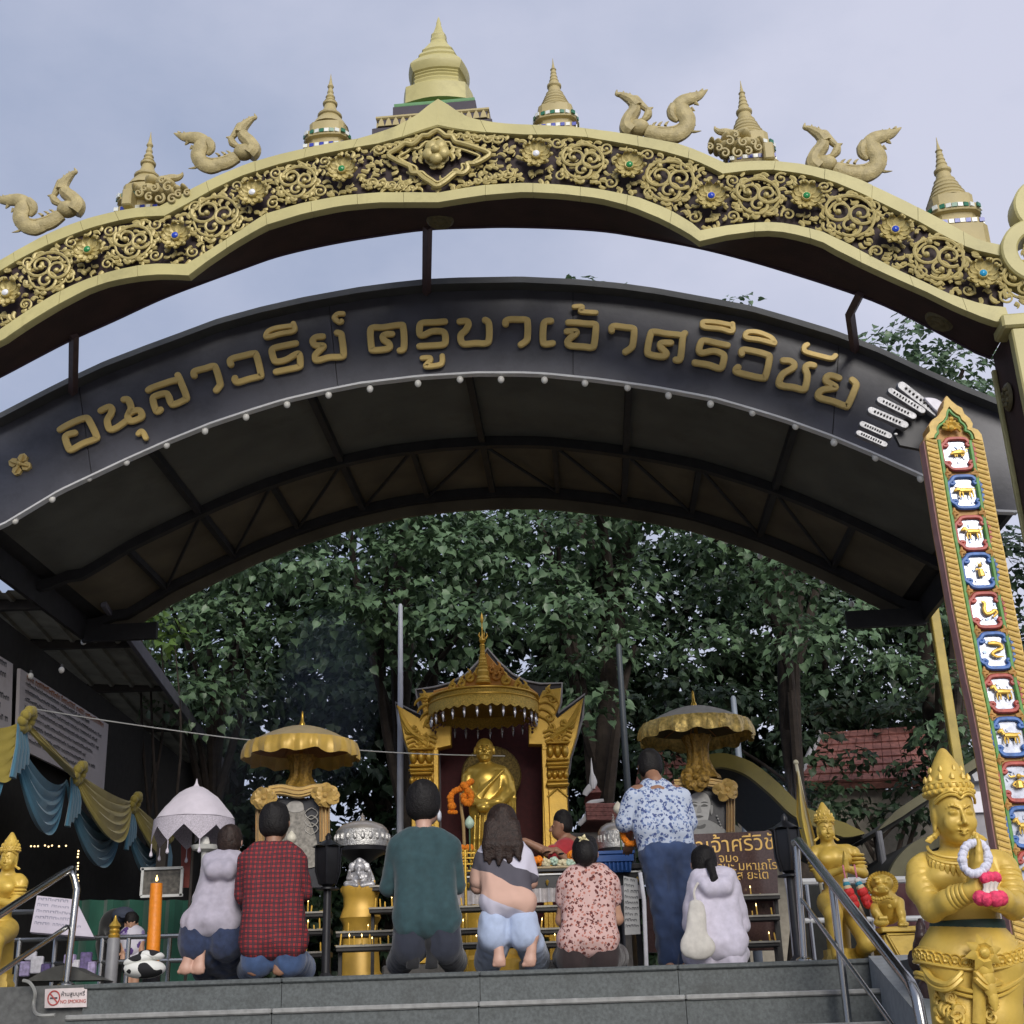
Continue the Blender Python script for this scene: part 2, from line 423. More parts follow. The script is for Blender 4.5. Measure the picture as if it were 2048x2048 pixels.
# soffit: from the scalloped front edge back to the plain rear edge; rear face and top cap
re_ = [G(x,y,DEP) for x,y in RE]; mirror = [Vector((-q[0],q[1])) for q in re_ if -q[0] < re_[0][0] - 0.05][::-1]
if mirror:
 dz = re_[0][1] - mirror[-1][1]; mirror = [Vector((q[0],q[1] + dz*0.6)) for q in mirror]
re_ = resample(crv(mirror + re_,4),len(cLO))
def uz(c,u):
 for i in range(len(c) - 1):
  if c[i][0] <= u <= c[i + 1][0]:
   t = (u - c[i][0])/max(c[i + 1][0] - c[i][0],1e-6); return lerp(c[i][1],c[i + 1][1],t)
 return c[0][1] if u < c[0][0] else c[-1][1]
reu = [Vector((q[0],min(uz(re_,q[0]),q[1] + 0.35))) for q in cLO]
m = MB(); m.strip([gw(q,0.025) for q in cLO],[gw(q,DEP) for q in reu]); obj('soffit',m,M_SOF,gate,auto=50)
m = MB(); m.strip([gw(q,DEP) for q in cUO],[gw(q,DEP) for q in reu]); m.strip([gw(q,0.025) for q in cUO],[gw(q,DEP) for q in cUO]); obj('rear_panel',m,M_SOF,gate)
m = MB(); m.tube([gw(q,DEP + 0.004) for q in reu],0.014,6); obj('rear_edge_trim',m,mat('gate_edge_trim',(0.05,0.025,0.04),0.6),gate)
# jewelled flowers
FLOW = [(15,590,'white'),(178,504,'green'),(353,476,'blue'),(507,390,'white'),(685,343,'green'),(1073,313,'white'),(1259,335,'green'),(1422,397,'blue'),(1612,397,'green'),(1789,464,'blue'),(1964,552,'cyan')]
GEM = {'white': (0.75,0.76,0.80),'green': (0.02,0.22,0.06),'blue': (0.02,0.06,0.45),'cyan': (0.02,0.28,0.50)}
def petal_mesh(L_,w,th):
 m = MB(); P = []; F = []; nu,nv = 7,6
 for i in range(nu):
  s = i/(nu - 1); ww = w*(math.sin(math.pi*min(1,s*0.86 + 0.12)) ** 0.7)
  for j in range(nv):
   t = j/(nv - 1)*2 - 1
   cup = (t*t)*0.30*w + 0.25*L_*s*s + (0.14*L_ if i == nu - 1 else 0)
   P.append((L_*(0.22 + 0.78*s)*(1 - 0.1*t*t*s),-0.012 - cup,t*ww))
 for i in range(nu):
  for j in range(nv): q = P[i*nv + j]; P.append((q[0]*0.97,q[1] + th,q[2]*0.95))
 N = nu*nv
 for i in range(nu - 1):
  for j in range(nv - 1):
   a = i*nv + j; F.append((a,a + 1,a + nv + 1,a + nv)); F.append((N + a,N + a + nv,N + a + nv + 1,N + a + 1))
 for i in range(nu - 1):
  for j in (0,nv - 1): a = i*nv + j; F.append((a,a + nv,N + a + nv,N + a))
 for j in range(nv - 1): a = (nu - 1)*nv + j; F.append((a,a + 1,N + a + 1,N + a))
 m.add(P,F); m.ball((L_*0.93,-0.012 - 0.34*L_,0),(w*0.36,w*0.32,w*0.36),7,5)
 return m
PM = petal_mesh(0.116,0.039,0.014).mesh('petal'); fixnormals(PM)
RY = lambda a: Matrix.Rotation(a,3,'Y')
mc = MB(); XM = Matrix.Rotation(rad(90),3,'X')
mc.lathe([(0.030,0),(0.034,0.035),(0.030,0.042),(0.022,0.040)],(0,0,0),16,XM)
CM = mc.mesh('rosette'); fixnormals(CM)
GMS = {}
fl0 = None
for (px,py,gc) in FLOW:
 q = G(px,py,-0.05); w_ = gw(q,-0.045)
 ro = obj('rosette',CM,M_GORN,gate); ro.location = w_ - ROOT[gate.name]
 ro.rotation_euler = (gM @ Matrix.Rotation(rad(random.uniform(-3,3)),3,'Y')).to_euler()
 n_p = 10
 for k in range(n_p):
  p = obj('petal',PM,M_GORN,ro); p.rotation_euler = (0,2*math.pi*k/n_p + 0.2,0)
 if gc not in GMS:
  g = MB(); g.lathe([(0.001,0.0),(0.0235,0.0),(0.0235,0.004),(0.016,0.010),(0.001,0.012)],(0,-0.042,0),14,XM)
  GMS[gc] = g.mesh('gem'); fixnormals(GMS[gc]); GMS[gc].materials.append(mat('gem_' + gc,GEM[gc],0.12,var=0.2,scale=60))
 obj('gem',GMS[gc],None,ro)
for mm in (PM,CM): mm.shade_smooth(); mm.set_sharp_from_angle(angle=rad(50))
# central medallion: bracketed frame with a four-lobed flower
MED = [(779,318),(800,305),(812,296),(826,298),(836,291),(846,281),(858,280),(866,275),(877,270),(886,275),(894,281),(906,282),(912,292),(925,296),(940,300),(955,305),(981,316),(968,328),(950,336),(936,336),(938,347),(928,356),(915,355),(905,362),(893,372),(876,381),(862,373),(848,364),(838,355),(826,354),(822,343),(810,337),(795,330)]
mp_ = [gw(G(x,y),0) for x,y in MED]
m = MB(); cp = crv(mp_,3,True); cp.append(cp[0].copy()); m.tube([p - gB*0.05 for p in cp],0.019,7);
m.tube([gw(G(879,326) + (Vector(((p - gO).dot(gT),p.z)) - G(879,326))*0.80,-0.03) for p in cp],0.011,6)
obj('medallion_frame',m,M_GORN,gate)
m = MB(); c0 = G(875,316);
for k in range(5):
 a = 2*math.pi*k/5 + 0.94; m.ball(gw(c0 + Vector((math.cos(a),math.sin(a)))*0.052,-0.075),(0.05,0.03,0.05),10,7,gM)
m.ball(gw(c0,-0.10),(0.034,0.034,0.034),10,7,gM); obj('medallion_flower',m,M_GORN,gate)
m = MB(); rnd = random.Random(3)
def leaf_comma(m,c,a,L_,w,b,hand):
 pts = []; rr = []
 for i in range(6):
  t = i/5; aa = a + hand*1.9*t*t
  c = c + Vector((math.cos(aa),math.sin(aa)))*(L_/5) if i else c
  pts.append(gw(c,b)); rr.append(w*(0.55 + 1.2*math.sin(math.pi*min(1,0.15 + t*0.8)) - 0.95*t))
 m.tube(pts,[max(0.0035,r) for r in rr],6,flat=0.75,fdir=gB)
def spiral(m,c,r,a0,turns,hand,w,b,inner=0.2):
 pts = []; rr = []; n = int(16*turns) + 4
 for i in range(n):
  t = i/(n - 1); R = r*(1 - t) ** 0.8*(1 - inner) + r*inner; a = a0 + hand*2*math.pi*turns*t
  pts.append(gw(c + Vector((math.cos(a),math.sin(a)))*R,b)); rr.append(w*(1.0 - 0.35*t))
 m.tube(pts,rr,6,flat=0.8,fdir=gB); m.ball(pts[-1],w*1.7,7,5)
for k,(dx,dz,a) in enumerate(((-0.15,0.0,math.pi),(0.15,0.0,0.0),(0.0,-0.09,-1.57),(0.0,0.1,1.57))):
 for h in (-1,1):
  for e in range(3): leaf_comma(m,c0 + Vector((dx,dz))*(0.35 + 0.28*e),a + h*(0.9 - 0.2*e),0.09 - .012*e,0.015,-0.035,h)
obj('medallion_foliage',m,M_GORN,gate)
# scrollwork between the flowers
m = MB(); fc = [G(x,y,-0.03) for x,y,_ in FLOW]; medc = G(879,326)
lead = fc[0] - Vector((0.62,0.36))
cells = []
seq = [lead] + fc[:5]
for a,b in zip(seq[:-1],seq[1:]): cells.append((a,b))
seq = fc[5:] + [fc[-1] + Vector((0.5,-0.25))]
for a,b in zip(seq[:-1],seq[1:]): cells.append((a,b))
occ = []
def inband(q,mg):
 return uz(cLI,q[0]) + mg < q[1] < uz(cUI,q[0]) - mg
def free(q,mg=0.0):
 if abs(q[0] - medc[0])/0.33 + abs(q[1] - medc[1])/0.19 < 1.0: return False
 return all((q - c).length > 0.112 + mg for c in fc)
for a,b in cells:
 d = (b - a); mid = a + d*0.5; zl,zh = uz(cLI,mid[0]),uz(cUI,mid[0]); mid[1] = lerp((zl + zh)/2,mid[1],0.2); R = (zh - zl)*0.36; ang = math.atan2(d[1],d[0]); hd = rnd.choice((-1,1))
 spiral(m,mid,R,ang + math.pi*0.8,1.0,-1,0.0135,-0.030,0.86)
 spiral(m,mid + Vector((-R*.38,R*.30)),R*.60,ang + 2.4,1.35,1,0.013,-0.038,.18)
 spiral(m,mid + Vector((R*.42,R*.05)),R*.52,ang - .4,1.3,-1,0.013,-0.044,.18)
 spiral(m,mid + Vector((-R*.05,-R*.45)),R*.50,ang - 1.9,1.3,1,0.013,-0.036,.18)
 for e in (-1,1):
  c = mid + d.normalized()*e*(d.length*0.27); zl,zh = uz(cLI,c[0]),uz(cUI,c[0])
  for top in (0,1):
   cc = Vector((c[0] + rnd.uniform(-.02,.02),(zh - 0.065) if top else (zl + 0.065)))
   if free(cc,0.02): spiral(m,cc,0.048,rnd.uniform(0,6.3),1.2,1 if (top == (e > 0)) else -1,0.009,-0.034,.2); occ.append((cc,.05))
 for k in range(16):
  aa = 2*math.pi*k/16 + rnd.uniform(-.1,.1); p = mid + Vector((math.cos(aa),math.sin(aa)))*R*1.0
  if inband(p,0.012) and free(p): leaf_comma(m,p,aa + (0.9 if k % 2 else -0.6),rnd.uniform(0.045,0.075),0.0115,-0.03,1 if k % 2 else -1)
 occ.append((mid,R*0.62))
for (mu) in (-1,1):      # the two sprays beside the medallion
 for top in (0,1):
  for k in range(5):
   u = medc[0] + mu*(0.13 + 0.075*k if top else 0.20 + 0.07*k); z = uz(cUI,u) - 0.055 + .003*k if top else uz(cLI,u) + 0.03 + 0.013*k
   spiral(m,Vector((u,z)),0.026 + 0.005*k,mu*1.2 + top,1.2,mu if top else -mu,0.0085,-0.03,.2)
   for h in (-1,1): leaf_comma(m,Vector((u,z)),(1.6 if top else -1.4) + h*0.9,0.06,0.010,-0.03,h)
ul,ur = cUI[0][0],cUI[-1][0]; pts_ = []
tries = 0
while tries < 9000:
 tries += 1
 u = rnd.uniform(max(ul,-3.6),ur + 0.02); z = rnd.uniform(uz(cLI,u),uz(cUI,u)); q = Vector((u,z))
 if not inband(q,0.022) or not free(q,0.012): continue
 if any((q - c).length < r for c,r in occ): continue
 if any((q - p).length < 0.037 for p in pts_): continue
 pts_.append(q); L_ = rnd.uniform(0.05,0.085)
 sl = (uz(cUI,u + .05) - uz(cUI,u - .05))/.1; ba = math.atan(sl) + rnd.choice((0,math.pi)) + rnd.uniform(-1.0,1.0)
 leaf_comma(m,q,ba,L_,rnd.uniform(0.009,0.0135),-0.012 - rnd.random()*.012,rnd.choice((-1,1)))
sc = obj('scrollwork',m,M_GORN,gate); sc['kind'] = 'stuff'
# ring scrolls at the springing on the right
def flatring(c,r,w,b0,b1,seg=36):
 m = MB(); P = []; F = []
 for i in range(seg):
  a = 2*math.pi*i/seg; d = Vector((math.cos(a),math.sin(a)))
  for rr,bb in ((r,b1),(r,b0 + .012),(r - .012,b0),(r - w + .012,b0),(r - w,b0 + .012),(r - w,b1)): P.append(gw(c + d*rr,bb))
 for i in range(seg):
  for k in range(5):
   a = i*6 + k; b = ((i + 1) % seg)*6 + k; F.append((a,b,b + 1,a + 1))
 return m.add(P,F)
cR = G(2074,512); obj('end_scroll',flatring(cR,0.245,0.105,-0.08,0.12),M_GOLD,gate)
obj('end_scroll',flatring(G(2094,418),0.225,0.095,-0.05,0.11),M_GOLD,gate)
m = MB(); spiral(m,cR,0.11,0.3,1.5,1,0.016,-0.03,.15)
for k in range(9): leaf_comma(m,cR + Vector((math.cos(k*.7),math.sin(k*.7)))*0.06,k*.7,0.07,0.013,-0.03,1)
obj('end_scroll_leaf',m,M_GORN,gate)
# pillars: the right one shows at the edge of the picture, the left one stands outside it
pz = G(2024,640)[1]; pu = G(2026,690)[0]
M_PIL = M_GOLD
for sgn in (1,-1):
 u0 = pu if sgn > 0 else -pu - 0.02; u1 = u0 + sgn*0.85; uc = (u0 + u1)/2
 m = MB(); m.box(gw((uc,(pz - 1.95)/2),0.225),(0.83,0.44,pz + 1.90),0,0,gM); obj('pillar',m,M_SOF,gate)
 for uu in (u0 + sgn*0.035,u0 + sgn*0.80):
  m = MB(); m.box(gw((uu,(pz - 1.95)/2 - .03),-0.012),(0.09,0.09,pz + 1.84),0,0.01,gM); obj('pillar_corner',m,M_PIL,gate)
 m = MB(); m.box(gw((uc,(pz - 1.95)/2 - .03),-0.012),(0.62,0.05,pz + 1.84),0,0.008,gM); obj('pillar_face',m,M_PIL,gate)
 m = MB(); m.box(gw((uc,pz - 0.04),0.03),(0.98,0.22,0.10),0,0.015,gM); obj('pillar_cap',m,M_PIL,gate)
 m = MB(); m.box(gw((u0 - sgn*0.006,(pz - 1.95)/2 - .06),0.435),(0.03,0.035,pz + 1.80),0,0.006,gM); obj('pillar_edge',m,M_PIL,gate)
 for zz in (pz - 0.42,pz - 1.55):
  mm = MB(); cx = gw((u0 - sgn*0.004,zz),0.26)
  RM = gM @ Matrix.Rotation(rad(-90*sgn),3,'Y')
  mm.lathe([(0.001,0.012),(0.03,0.018),(0.05,0.008),(0.07,0.018),(0.085,0.012),(0.095,0.0)],cx,20,RM)
  for k in range(8):
   a = math.pi*k/4; mm.ball(cx + RM @ Vector((math.cos(a)*.055,math.sin(a)*.055,.012)),0.019,6,5)
  obj('pillar_medallion',mm,mat('dull_bronze',(0.13,0.105,0.045),0.6,.2,.3,40),gate)
for (px,py) in ((879,440),(1875,612)):       # dim round bosses under the arch
 q = G(px,py,0.25); zz = lerp(uz(cLO,q[0]),uz(reu,q[0]),.5)
 mm = MB();
 sl = math.atan2(uz(cLO,q[0] + .1) - uz(cLO,q[0] - .1),.2)
 RM = gM @ Matrix.Rotation(-sl,3,'Y') @ Matrix.Rotation(rad(180),3,'X')
 mm.lathe([(0.001,0.016),(0.03,0.022),(0.05,0.010),(0.08,0.02),(0.10,0.0)],gw((q[0],zz),0.28),18,RM)
 obj('soffit_boss',mm,MATS['dull_bronze'],gate)
# ------------------------------------------------------------------ stupas standing on the arch
M_STU = mat('stupa_gold_paint',(0.44,0.36,0.165),0.55,var=0.12,scale=5,bump=0.12,dirt=0.3,dirtcol=(0.2,0.15,0.07))
M_TILE = mat('mirror_tile_white',(0.72,0.74,0.70),0.25,var=0.1,scale=40)
M_TG = mat('mirror_tile_green',(0.03,0.16,0.09),0.25,var=0.3,scale=50)
M_TB = mat('mirror_tile_blue',(0.03,0.05,0.35),0.25,var=0.3,scale=50)
SY = GY + 0.22
def stupa(tip,base,kind,label):
 """tip and base pixels of the spire; kind A has a bell, B has stepped rings"""
 k_ = 1.0; Yb = SY
 tp = at(tip[0],tip[1],Yb,GK); bp = at(base[0],base[1],Yb,GK)
 H = tp.z - bp.z; bx = bp.copy()
 t = thing('stupa',label,'stupa',bx,'small stupas standing along the arch')
 s = H/155.0
 if kind == 'A':
  pr = [(0.4,0),(1.2,8),(3,20),(5.5,27),(3.4,31),(5.6,39),(4.6,42),(8,49),(6.4,52),(9.6,57),(8,59.5),(12.5,62),(12,65),(9.5,67),(11,74),(14,82),(20.5,88),(20,91),(17.5,93),(24,102),(32,116)]
 else:
  pr = [(0.4,0),(1.2,10),(3,22),(5.4,25),(4,27),(5.5,34),(4.8,35.5),(6.8,42),(6,43.5),(8.4,50),(7.6,51.5),(9.6,57),(12.6,60),(12.4,63),(10,66),(12,76),(15.5,79),(15,82),(19,88),(18.3,90),(22,96),(21,98),(25.5,104),(24.5,106),(29,112),(28,114),(32,119)]
 m = MB(); m.lathe([(r*s,(155 - y)*s) for r,y in pr][::-1],bx,18,gM); obj('spire',m,M_STU,t,auto=30)
 dn = 24*s
 m = MB(); m.lathe([(30*s,14*s-dn),(30*s,22*s-dn),(31*s,26*s-dn),(37*s,28*s-dn),(38*s,31*s-dn),(38*s,38*s-dn),(35*s,40*s-dn),(31*s,44*s-dn),(31*s,36*s)],bx,24,gM,sq=0.55); obj('base_moulding',m,M_STU,t,auto=30)
 m = MB(); m.lathe([(40*s,-40*s-dn),(40*s,2*s-dn),(36*s,4*s-dn),(36*s,14*s-dn),(30*s,16*s-dn)],bx,24,gM,sq=0.8); obj('pedestal',m,M_STU,t,auto=30)
 for (zz,rr,m1,m2,sq_) in ((34.5,38.0,M_TILE,M_TG,.55),(9,36.0,M_TILE,M_TB,.8)):
  nt_ = 30
  for i in range(nt_):
   a_ = 2*math.pi*i/nt_; x_,y_ = math.cos(a_),math.sin(a_)
   if y_ > 0.35: continue
   k = 1 + (1/max(abs(x_),abs(y_)) - 1)*sq_; ra = rr*s*k
   tm = MB(); tm.box((0,0,0),(rr*1.5*s*2*math.pi/nt_*.62,0.010,6.4*s))
   o_ = obj('mosaic_tile',tm,m1 if i % 2 else m2,t,world=False,smooth=False)
   tx = Vector((-y_,x_,0)) if sq_ < .7 else (Vector((1,0,0)) if abs(y_) > abs(x_) else Vector((0,1,0)))
   o_.location = gM @ Vector((x_*ra*1.006,y_*ra*1.006,zz*s - dn)); o_.rotation_euler = (gM @ Matrix.Rotation(math.atan2(tx.y,tx.x),3,'Z')).to_euler()
 return t
stupa((304,264),(288,425),'A','small gold stupa behind the curling cloud ornament on the left shoulder of the arch')
stupa((665,148),(658,300),'A','small bell-shaped gold stupa with green and blue tile bands just left of the large stupa')
stupa((1105,117),(1113,262),'B','small stepped gold stupa just right of the large stupa')
stupa((1474,162),(1500,325),'B','small stepped gold stupa rising behind the cloud ornament right of centre')
stupa((1871,275),(1905,452),'B','rightmost small gold stupa with a blue and white tile band beside the ring scroll')
# the large stupa
ax = 880
BSY = GY + 0.62
def big_stupa():
 bp = at(ax,262,BSY,GK); t = thing('large_stupa','largest gold stupa with square tiered base above the peak of the arch','stupa',bp)
 def R_(hw): return hw*mpp(BSY)*1.12
 def Z_(py,hw=0): return at(ax,py,BSY,GK).z - bp.z - R_(hw)*0.70
 pr = [(0.5,34),(3,40),(5.5,48),(5,50),(9,62),(12,70),(17,76),(16,79),(16.5,82),(18.5,86),(17.5,89),(20,95),(23,98),(27,104),(34,113),(38,117),(36,120),(42,126),(46,131),(44,134),(52,142),(60,150),(65,157),(64,162),(59,170),(55,172),(57,175),(54,177),(57,181),(54,184),(57,188),(55,192),(58,197),(66,203),(75,208),(76,240)]
 m = MB(); m.lathe([(R_(r),Z_(y)) for r,y in pr][::-1],bp,28,gM,sq=0.42); obj('spire',m,M_STU if False else M_GOLD,t,auto=25)
 m = MB(); m.lathe([(R_(83),Z_(214,84)),(R_(84),Z_(212,84)),(R_(84),Z_(208,84)),(R_(78),Z_(206,84))],bp,4,gM,scale=(1.4,1.4)); obj('green_edging',m,mat('green_edge',(0.10,0.26,0.10),0.5),t)
 m = MB(); m.lathe([(R_(86),Z_(236,86)),(R_(86),Z_(214,86))],bp,4,gM,scale=(1.4,1.4)); obj('dark_tier',m,mat('stupa_dark_tier',(0.045,0.035,0.05),0.6),t)
 m = MB(); m.lathe([(R_(112),Z_(252,112)),(R_(112),Z_(236,112)),(R_(104),Z_(233,112))],bp,4,gM,scale=(1.4,1.4)); obj('leaf_tier',m,MATS['stupa_dark_tier'],t)
 m = MB(); m.lathe([(R_(122),Z_(275,122)),(R_(122),Z_(255,122)),(R_(118),Z_(252,122))],bp,4,gM,scale=(1.4,1.4)); obj('lower_tier',m,MATS['stupa_dark_tier'],t)
 m = MB(); m.lathe([(R_(113),Z_(237,116)),(R_(116),Z_(235,116)),(R_(116),Z_(232,116)),(R_(108),Z_(230,116))],bp,4,gM,scale=(1.4,1.4)); obj('tier_rim',m,M_STU,t)
 hw = R_(112)*0.99; n = 15; zt,zb = Z_(237,112),Z_(252,112)
 for side in (0,1,3):
  Rm = gM @ Matrix.Rotation(math.pi/2*side,3,'Z')
  for i in range(n):
   x = (i - (n - 1)/2)*2*hw/n; w = hw/n*.92
   tm = MB(); tm.prism([(x - w,-hw - 0.012,zb),(x + w,-hw - 0.012,zb),(x + w*.6,-hw - .012,lerp(zb,zt,.6)),(x,-hw - 0.012,zt),(x - w*.6,-hw - .012,lerp(zb,zt,.6))],(0,0.02,0))
   o_ = obj('lotus_leaf',tm,M_STU,t,world=False); o_.rotation_euler = Rm.to_euler()
 return t
big_stupa()
# ------------------------------------------------------------------ naga birds and cloud ornaments on the arch
M_BIRD = mat('bird_gold_paint',(0.42,0.345,0.165),0.55,var=0.2,scale=18,bump=0.5,bscale=80,dirt=0.35,dirtcol=(0.14,0.11,0.05),dscale=12)
def bird(P,flip,label):
 """P maps design pixels (the crop of the right-hand bird, 4x) to world points"""
 base = P(520,470); t = thing('bird_figure',label,'ornament',base,'mythical birds along the top of the arch')
 s = (P(900,400) - P(200,400)).length/700.0
 def tb(name,pts,rr,n=5,seg=9,flat=1.0):
  m = MB(); pc = crv([P(*q) for q in pts],n); k = len(pc)
  rv = [np.interp(i/(k - 1),np.linspace(0,1,len(rr)),rr)*s*1.28 for i in range(k)]
  m.tube(pc,rv,seg,flat=flat,fdir=gB); return obj(name,m,M_BIRD,t)
 tb('breast',[(300,400),(262,370),(250,330),(275,275),(318,215),(318,180)],[60,62,52,50,45,40])
 m = MB(); m.ball(P(345,360),(98*s,76*s,80*s),14,9,gM); obj('haunch',m,M_BIRD,t)
 tb('head',[(345,185),(305,130),(250,92),(205,70),(175,62),(180,25)],[45,40,30,20,14,3])
 tb('crest',[(300,120),(330,120),(380,165),(430,205),(480,190)],[22,34,26,20,3])
 tb('crest_curl',[(440,205),(430,255),(395,290),(355,290)],[22,30,22,6])
 for q in ((235,45),(290,62),(262,60)):
  tb('head_spike',[(q[0] + 12,q[1] + 40),(q[0],q[1] + 10),(q[0] - 2,q[1] - 8)],[12,8,2],2,6)
 tb('tail',[(560,440),(660,440),(745,390),(765,310),(720,235),(700,190),(745,150),(810,130),(870,110),(915,85),(952,60)],[40,58,52,58,62,52,50,45,34,18,2],5,10,0.7)
 tb('tail_curl',[(660,180),(640,230),(640,280),(680,320)],[30,40,30,12])
 for (x,y,dx,dy) in ((700,160,-18,-34),(750,128,-6,-36),(800,110,0,-34),(850,100,8,-36),(895,80,16,-30),(840,170,30,22),(800,215,34,24),(805,300,30,6),(805,350,30,10)):
  tb('tail_flame',[(x,y),(x + dx*.6,y + dy*.6),(x + dx,y + dy)],[16,9,2],2,6)
 tb('tail_spur',[(770,400),(820,415),(880,410)],[14,10,2],3,6)
 for k in range(5):
  yo = k*19; tb('wing_feather',[(430,350 + yo*.55),(500,362 + yo*.9),(580,372 + yo*1.1),(660,362 + yo*.9),(705,330 + yo*.8)],[11,13,12,10,5],4,7)
 m = MB(); m.tube(crv([P(420,390),P(520,430),P(640,430)],5),[55*s,50*s,40*s] if False else 66*s,10,0.75,gB); obj('body',m,M_BIRD,t)
 for x in (470,520,575):
  tb('back_spike',[(x,350),(x + 12,330),(x + 34,314)],[12,9,2],2,6)
 return t
SYB = GY + 0.10
def bird_map(o,sx,rot=0.0,flip=False):
 # o: pixel of design point (520, 470); sx: photo pixels per design pixel
 ca,sa = math.cos(rot),math.sin(rot)
 def P(x,y):
  dx,dy = (x - 520)*sx,(y - 470)*sx
  if flip: dx = -dx
  return at(o[0] + dx*ca - dy*sa,o[1] + dx*sa + dy*ca,SYB,GK)
 return P
bird(bird_map((1565 + 130,240 + 117),0.25),False,'gold bird figure with raised flame tail, between the two stepped stupas on the right')
bird(bird_map((1200 + 119,120 + 160),0.235,-0.05),False,'gold bird figure with raised flame tail, nearest the right of the large stupa')
bird(bird_map((455,335),0.215,-0.19,True),True,'gold bird figure facing right, between two small bell-shaped stupas left of the large stupa')
bird(bird_map((105,454),0.225,-0.30,True),True,'leftmost gold bird figure on the arch, left of the cloud ornament')
def cloud(o,flip,label,sx=0.25):
 def P(x,y,b=-0.02):
  dx,dy = (x - 1130)*sx,(y - 800)*sx
  if flip: dx = -dx
  return at(o[0] + dx,o[1] + dy,GY + 0.04 + b,GK)
 base = P(1130,810); t = thing('cloud_ornament',label,'ornament',base,'curling cloud ornaments on the arch')
 s = (P(1400,700) - P(900,700)).length/500.0
 m = MB()
 for (x,y,r) in ((1000,760,62),(1080,740,78),(1170,740,74),(1060,680,70),(940,740,42),(1240,740,50),(1010,690,50),(1150,660,60),(1270,720,40),(890,725,30)):
  m.ball(P(x,y,0.03),(r*s,0.10,r*s*.85),12,8,gM)
 obj('cloud_body',m,M_STU,t)
 for (x,y,r,h) in ((1000,785,38,1),(1105,780,44,-1),(1185,770,34,1),(1035,690,40,1),(1145,695,38,-1),(950,745,30,1),(1270,735,34,-1),(880,735,26,1),(1225,700,26,1),(1085,640,22,1)):
  m = MB(); pts = []; n = 18
  for i in range(n):
   q = i/(n - 1); R = r*(1 - .75*q); a = -2.2 + h*7.5*q
   pts.append(P(x + math.cos(a)*R,y + math.sin(a)*R,-0.085))
  m.tube(pts,[12*s*(1 - .4*i/n) for i in range(n)],6); obj('curl',m,M_STU,t)
 m = MB(); pc = crv([P(1050,640,0),P(1000,620,0),P(955,615,0),P(925,595,0),P(918,570,0)],4); m.tube(pc,[np.interp(i/(len(pc) - 1),(0,.3,.7,1),(46,32,20,3))*s for i in range(len(pc))],9); obj('head',m,M_BIRD,t)
 m = MB(); m.box(P(1345,800),(0.07,0.12,0.14),0,0.01,gM); obj('plinth',m,M_STU,t)
 return t
cloud((1200 + 1130/4,120 + 190),False,'curling gold cloud ornament in front of the stepped stupa right of centre')
cloud((312,402),True,'curling gold cloud ornament with a small animal head, in front of the leftmost stupa')
# ================================================================== the barrel canopy with the sign fascia
CY = 9.0; CK = -math.tan(rad(3.0))
cT = Vector((1,CK,0)).normalized(); cB = Vector((-CK,1,0)).normalized()
cM = Matrix((cT,cB,gZ)).transposed()
cO = at(930,750,CY,CK); cO.z = 0
def Cq(px,py,b=0.0):
 p = at(px,py,CY + b/cB.y,CK) - cO; return Vector((p.dot(cT),p.z))
def cw(q,b=0.0): return cO + cT*q[0] + cB*b + gZ*q[1]
F_TOP = [(0,843),(100,791),(142,770),(217,735),(300,703),(360,681),(443,650),(527,627),(610,608),(720,588),(787,579),(853,572),(920,569),(1042,567),(1150,572),(1240,580),(1312,590),(1367,600),(1433,612),(1500,625),(1580,648),(1663,673),(1752,707),(1833,745),(1917,782),(1995,813),(2035,832)]
F_BOT = [(0,1053),(118,982),(250,920),(333,883),(422,847),(500,821),(568,800),(650,781),(720,767),(837,753),(953,746),(1042,746),(1090,748),(1190,758),(1250,766),(1312,775),(1350,782),(1430,797),(1500,817),(1572,839),(1663,872),(1752,909),(1858,957),(1960,1006),(1990,1022),(2035,1024)]
M_FAS = mat('fascia_slate_sheet',(0.088,0.088,0.104),0.42,var=0.18,scale=3,bump=0.15,bscale=25,dirt=0.4,dirtcol=(0.022,0.022,0.022),dscale=2.5)
M_LIP = mat('roof_edge_grey',(0.075,0.075,0.070),0.55,var=0.2,scale=4,dirt=0.5,dirtcol=(0.03,0.035,0.03))
M_TRIM = mat('trim_aluminium',(0.72,0.72,0.71),0.45,0.0,var=0.08)
M_CEIL = mat('canopy_ceiling_sheet',(0.115,0.115,0.095),0.7,var=0.18,scale=2.5,bump=0.1,dirt=0.45,dirtcol=(0.05,0.045,0.03),dscale=1.8)
M_CPAN = mat('canopy_brown_sheet',(0.12,0.10,0.065),0.7,var=0.25,scale=2.5,dirt=0.4,dirtcol=(0.05,0.04,0.025),dscale=2.0)
M_STEEL = mat('dark_painted_steel',(0.020,0.019,0.020),0.6,var=0.3,scale=10)
def sym(c):
 ext = [Vector((-q[0],q[1])) for q in c if -q[0] < c[0][0] - 0.05][::-1]
 if ext:
  dz = c[0][1] - ext[-1][1]; ext = [Vector((q[0],q[1] + dz)) for q in ext]
 return resample(ext + c,121)
fT = sym([Cq(*q) for q in F_TOP]); fB = sym([Cq(*q) for q in F_BOT])
canopy = thing('entrance_canopy','dark arched canopy roof with gold lettering on its curved front','canopy',cw((0,3.5)))
CD = 2.85
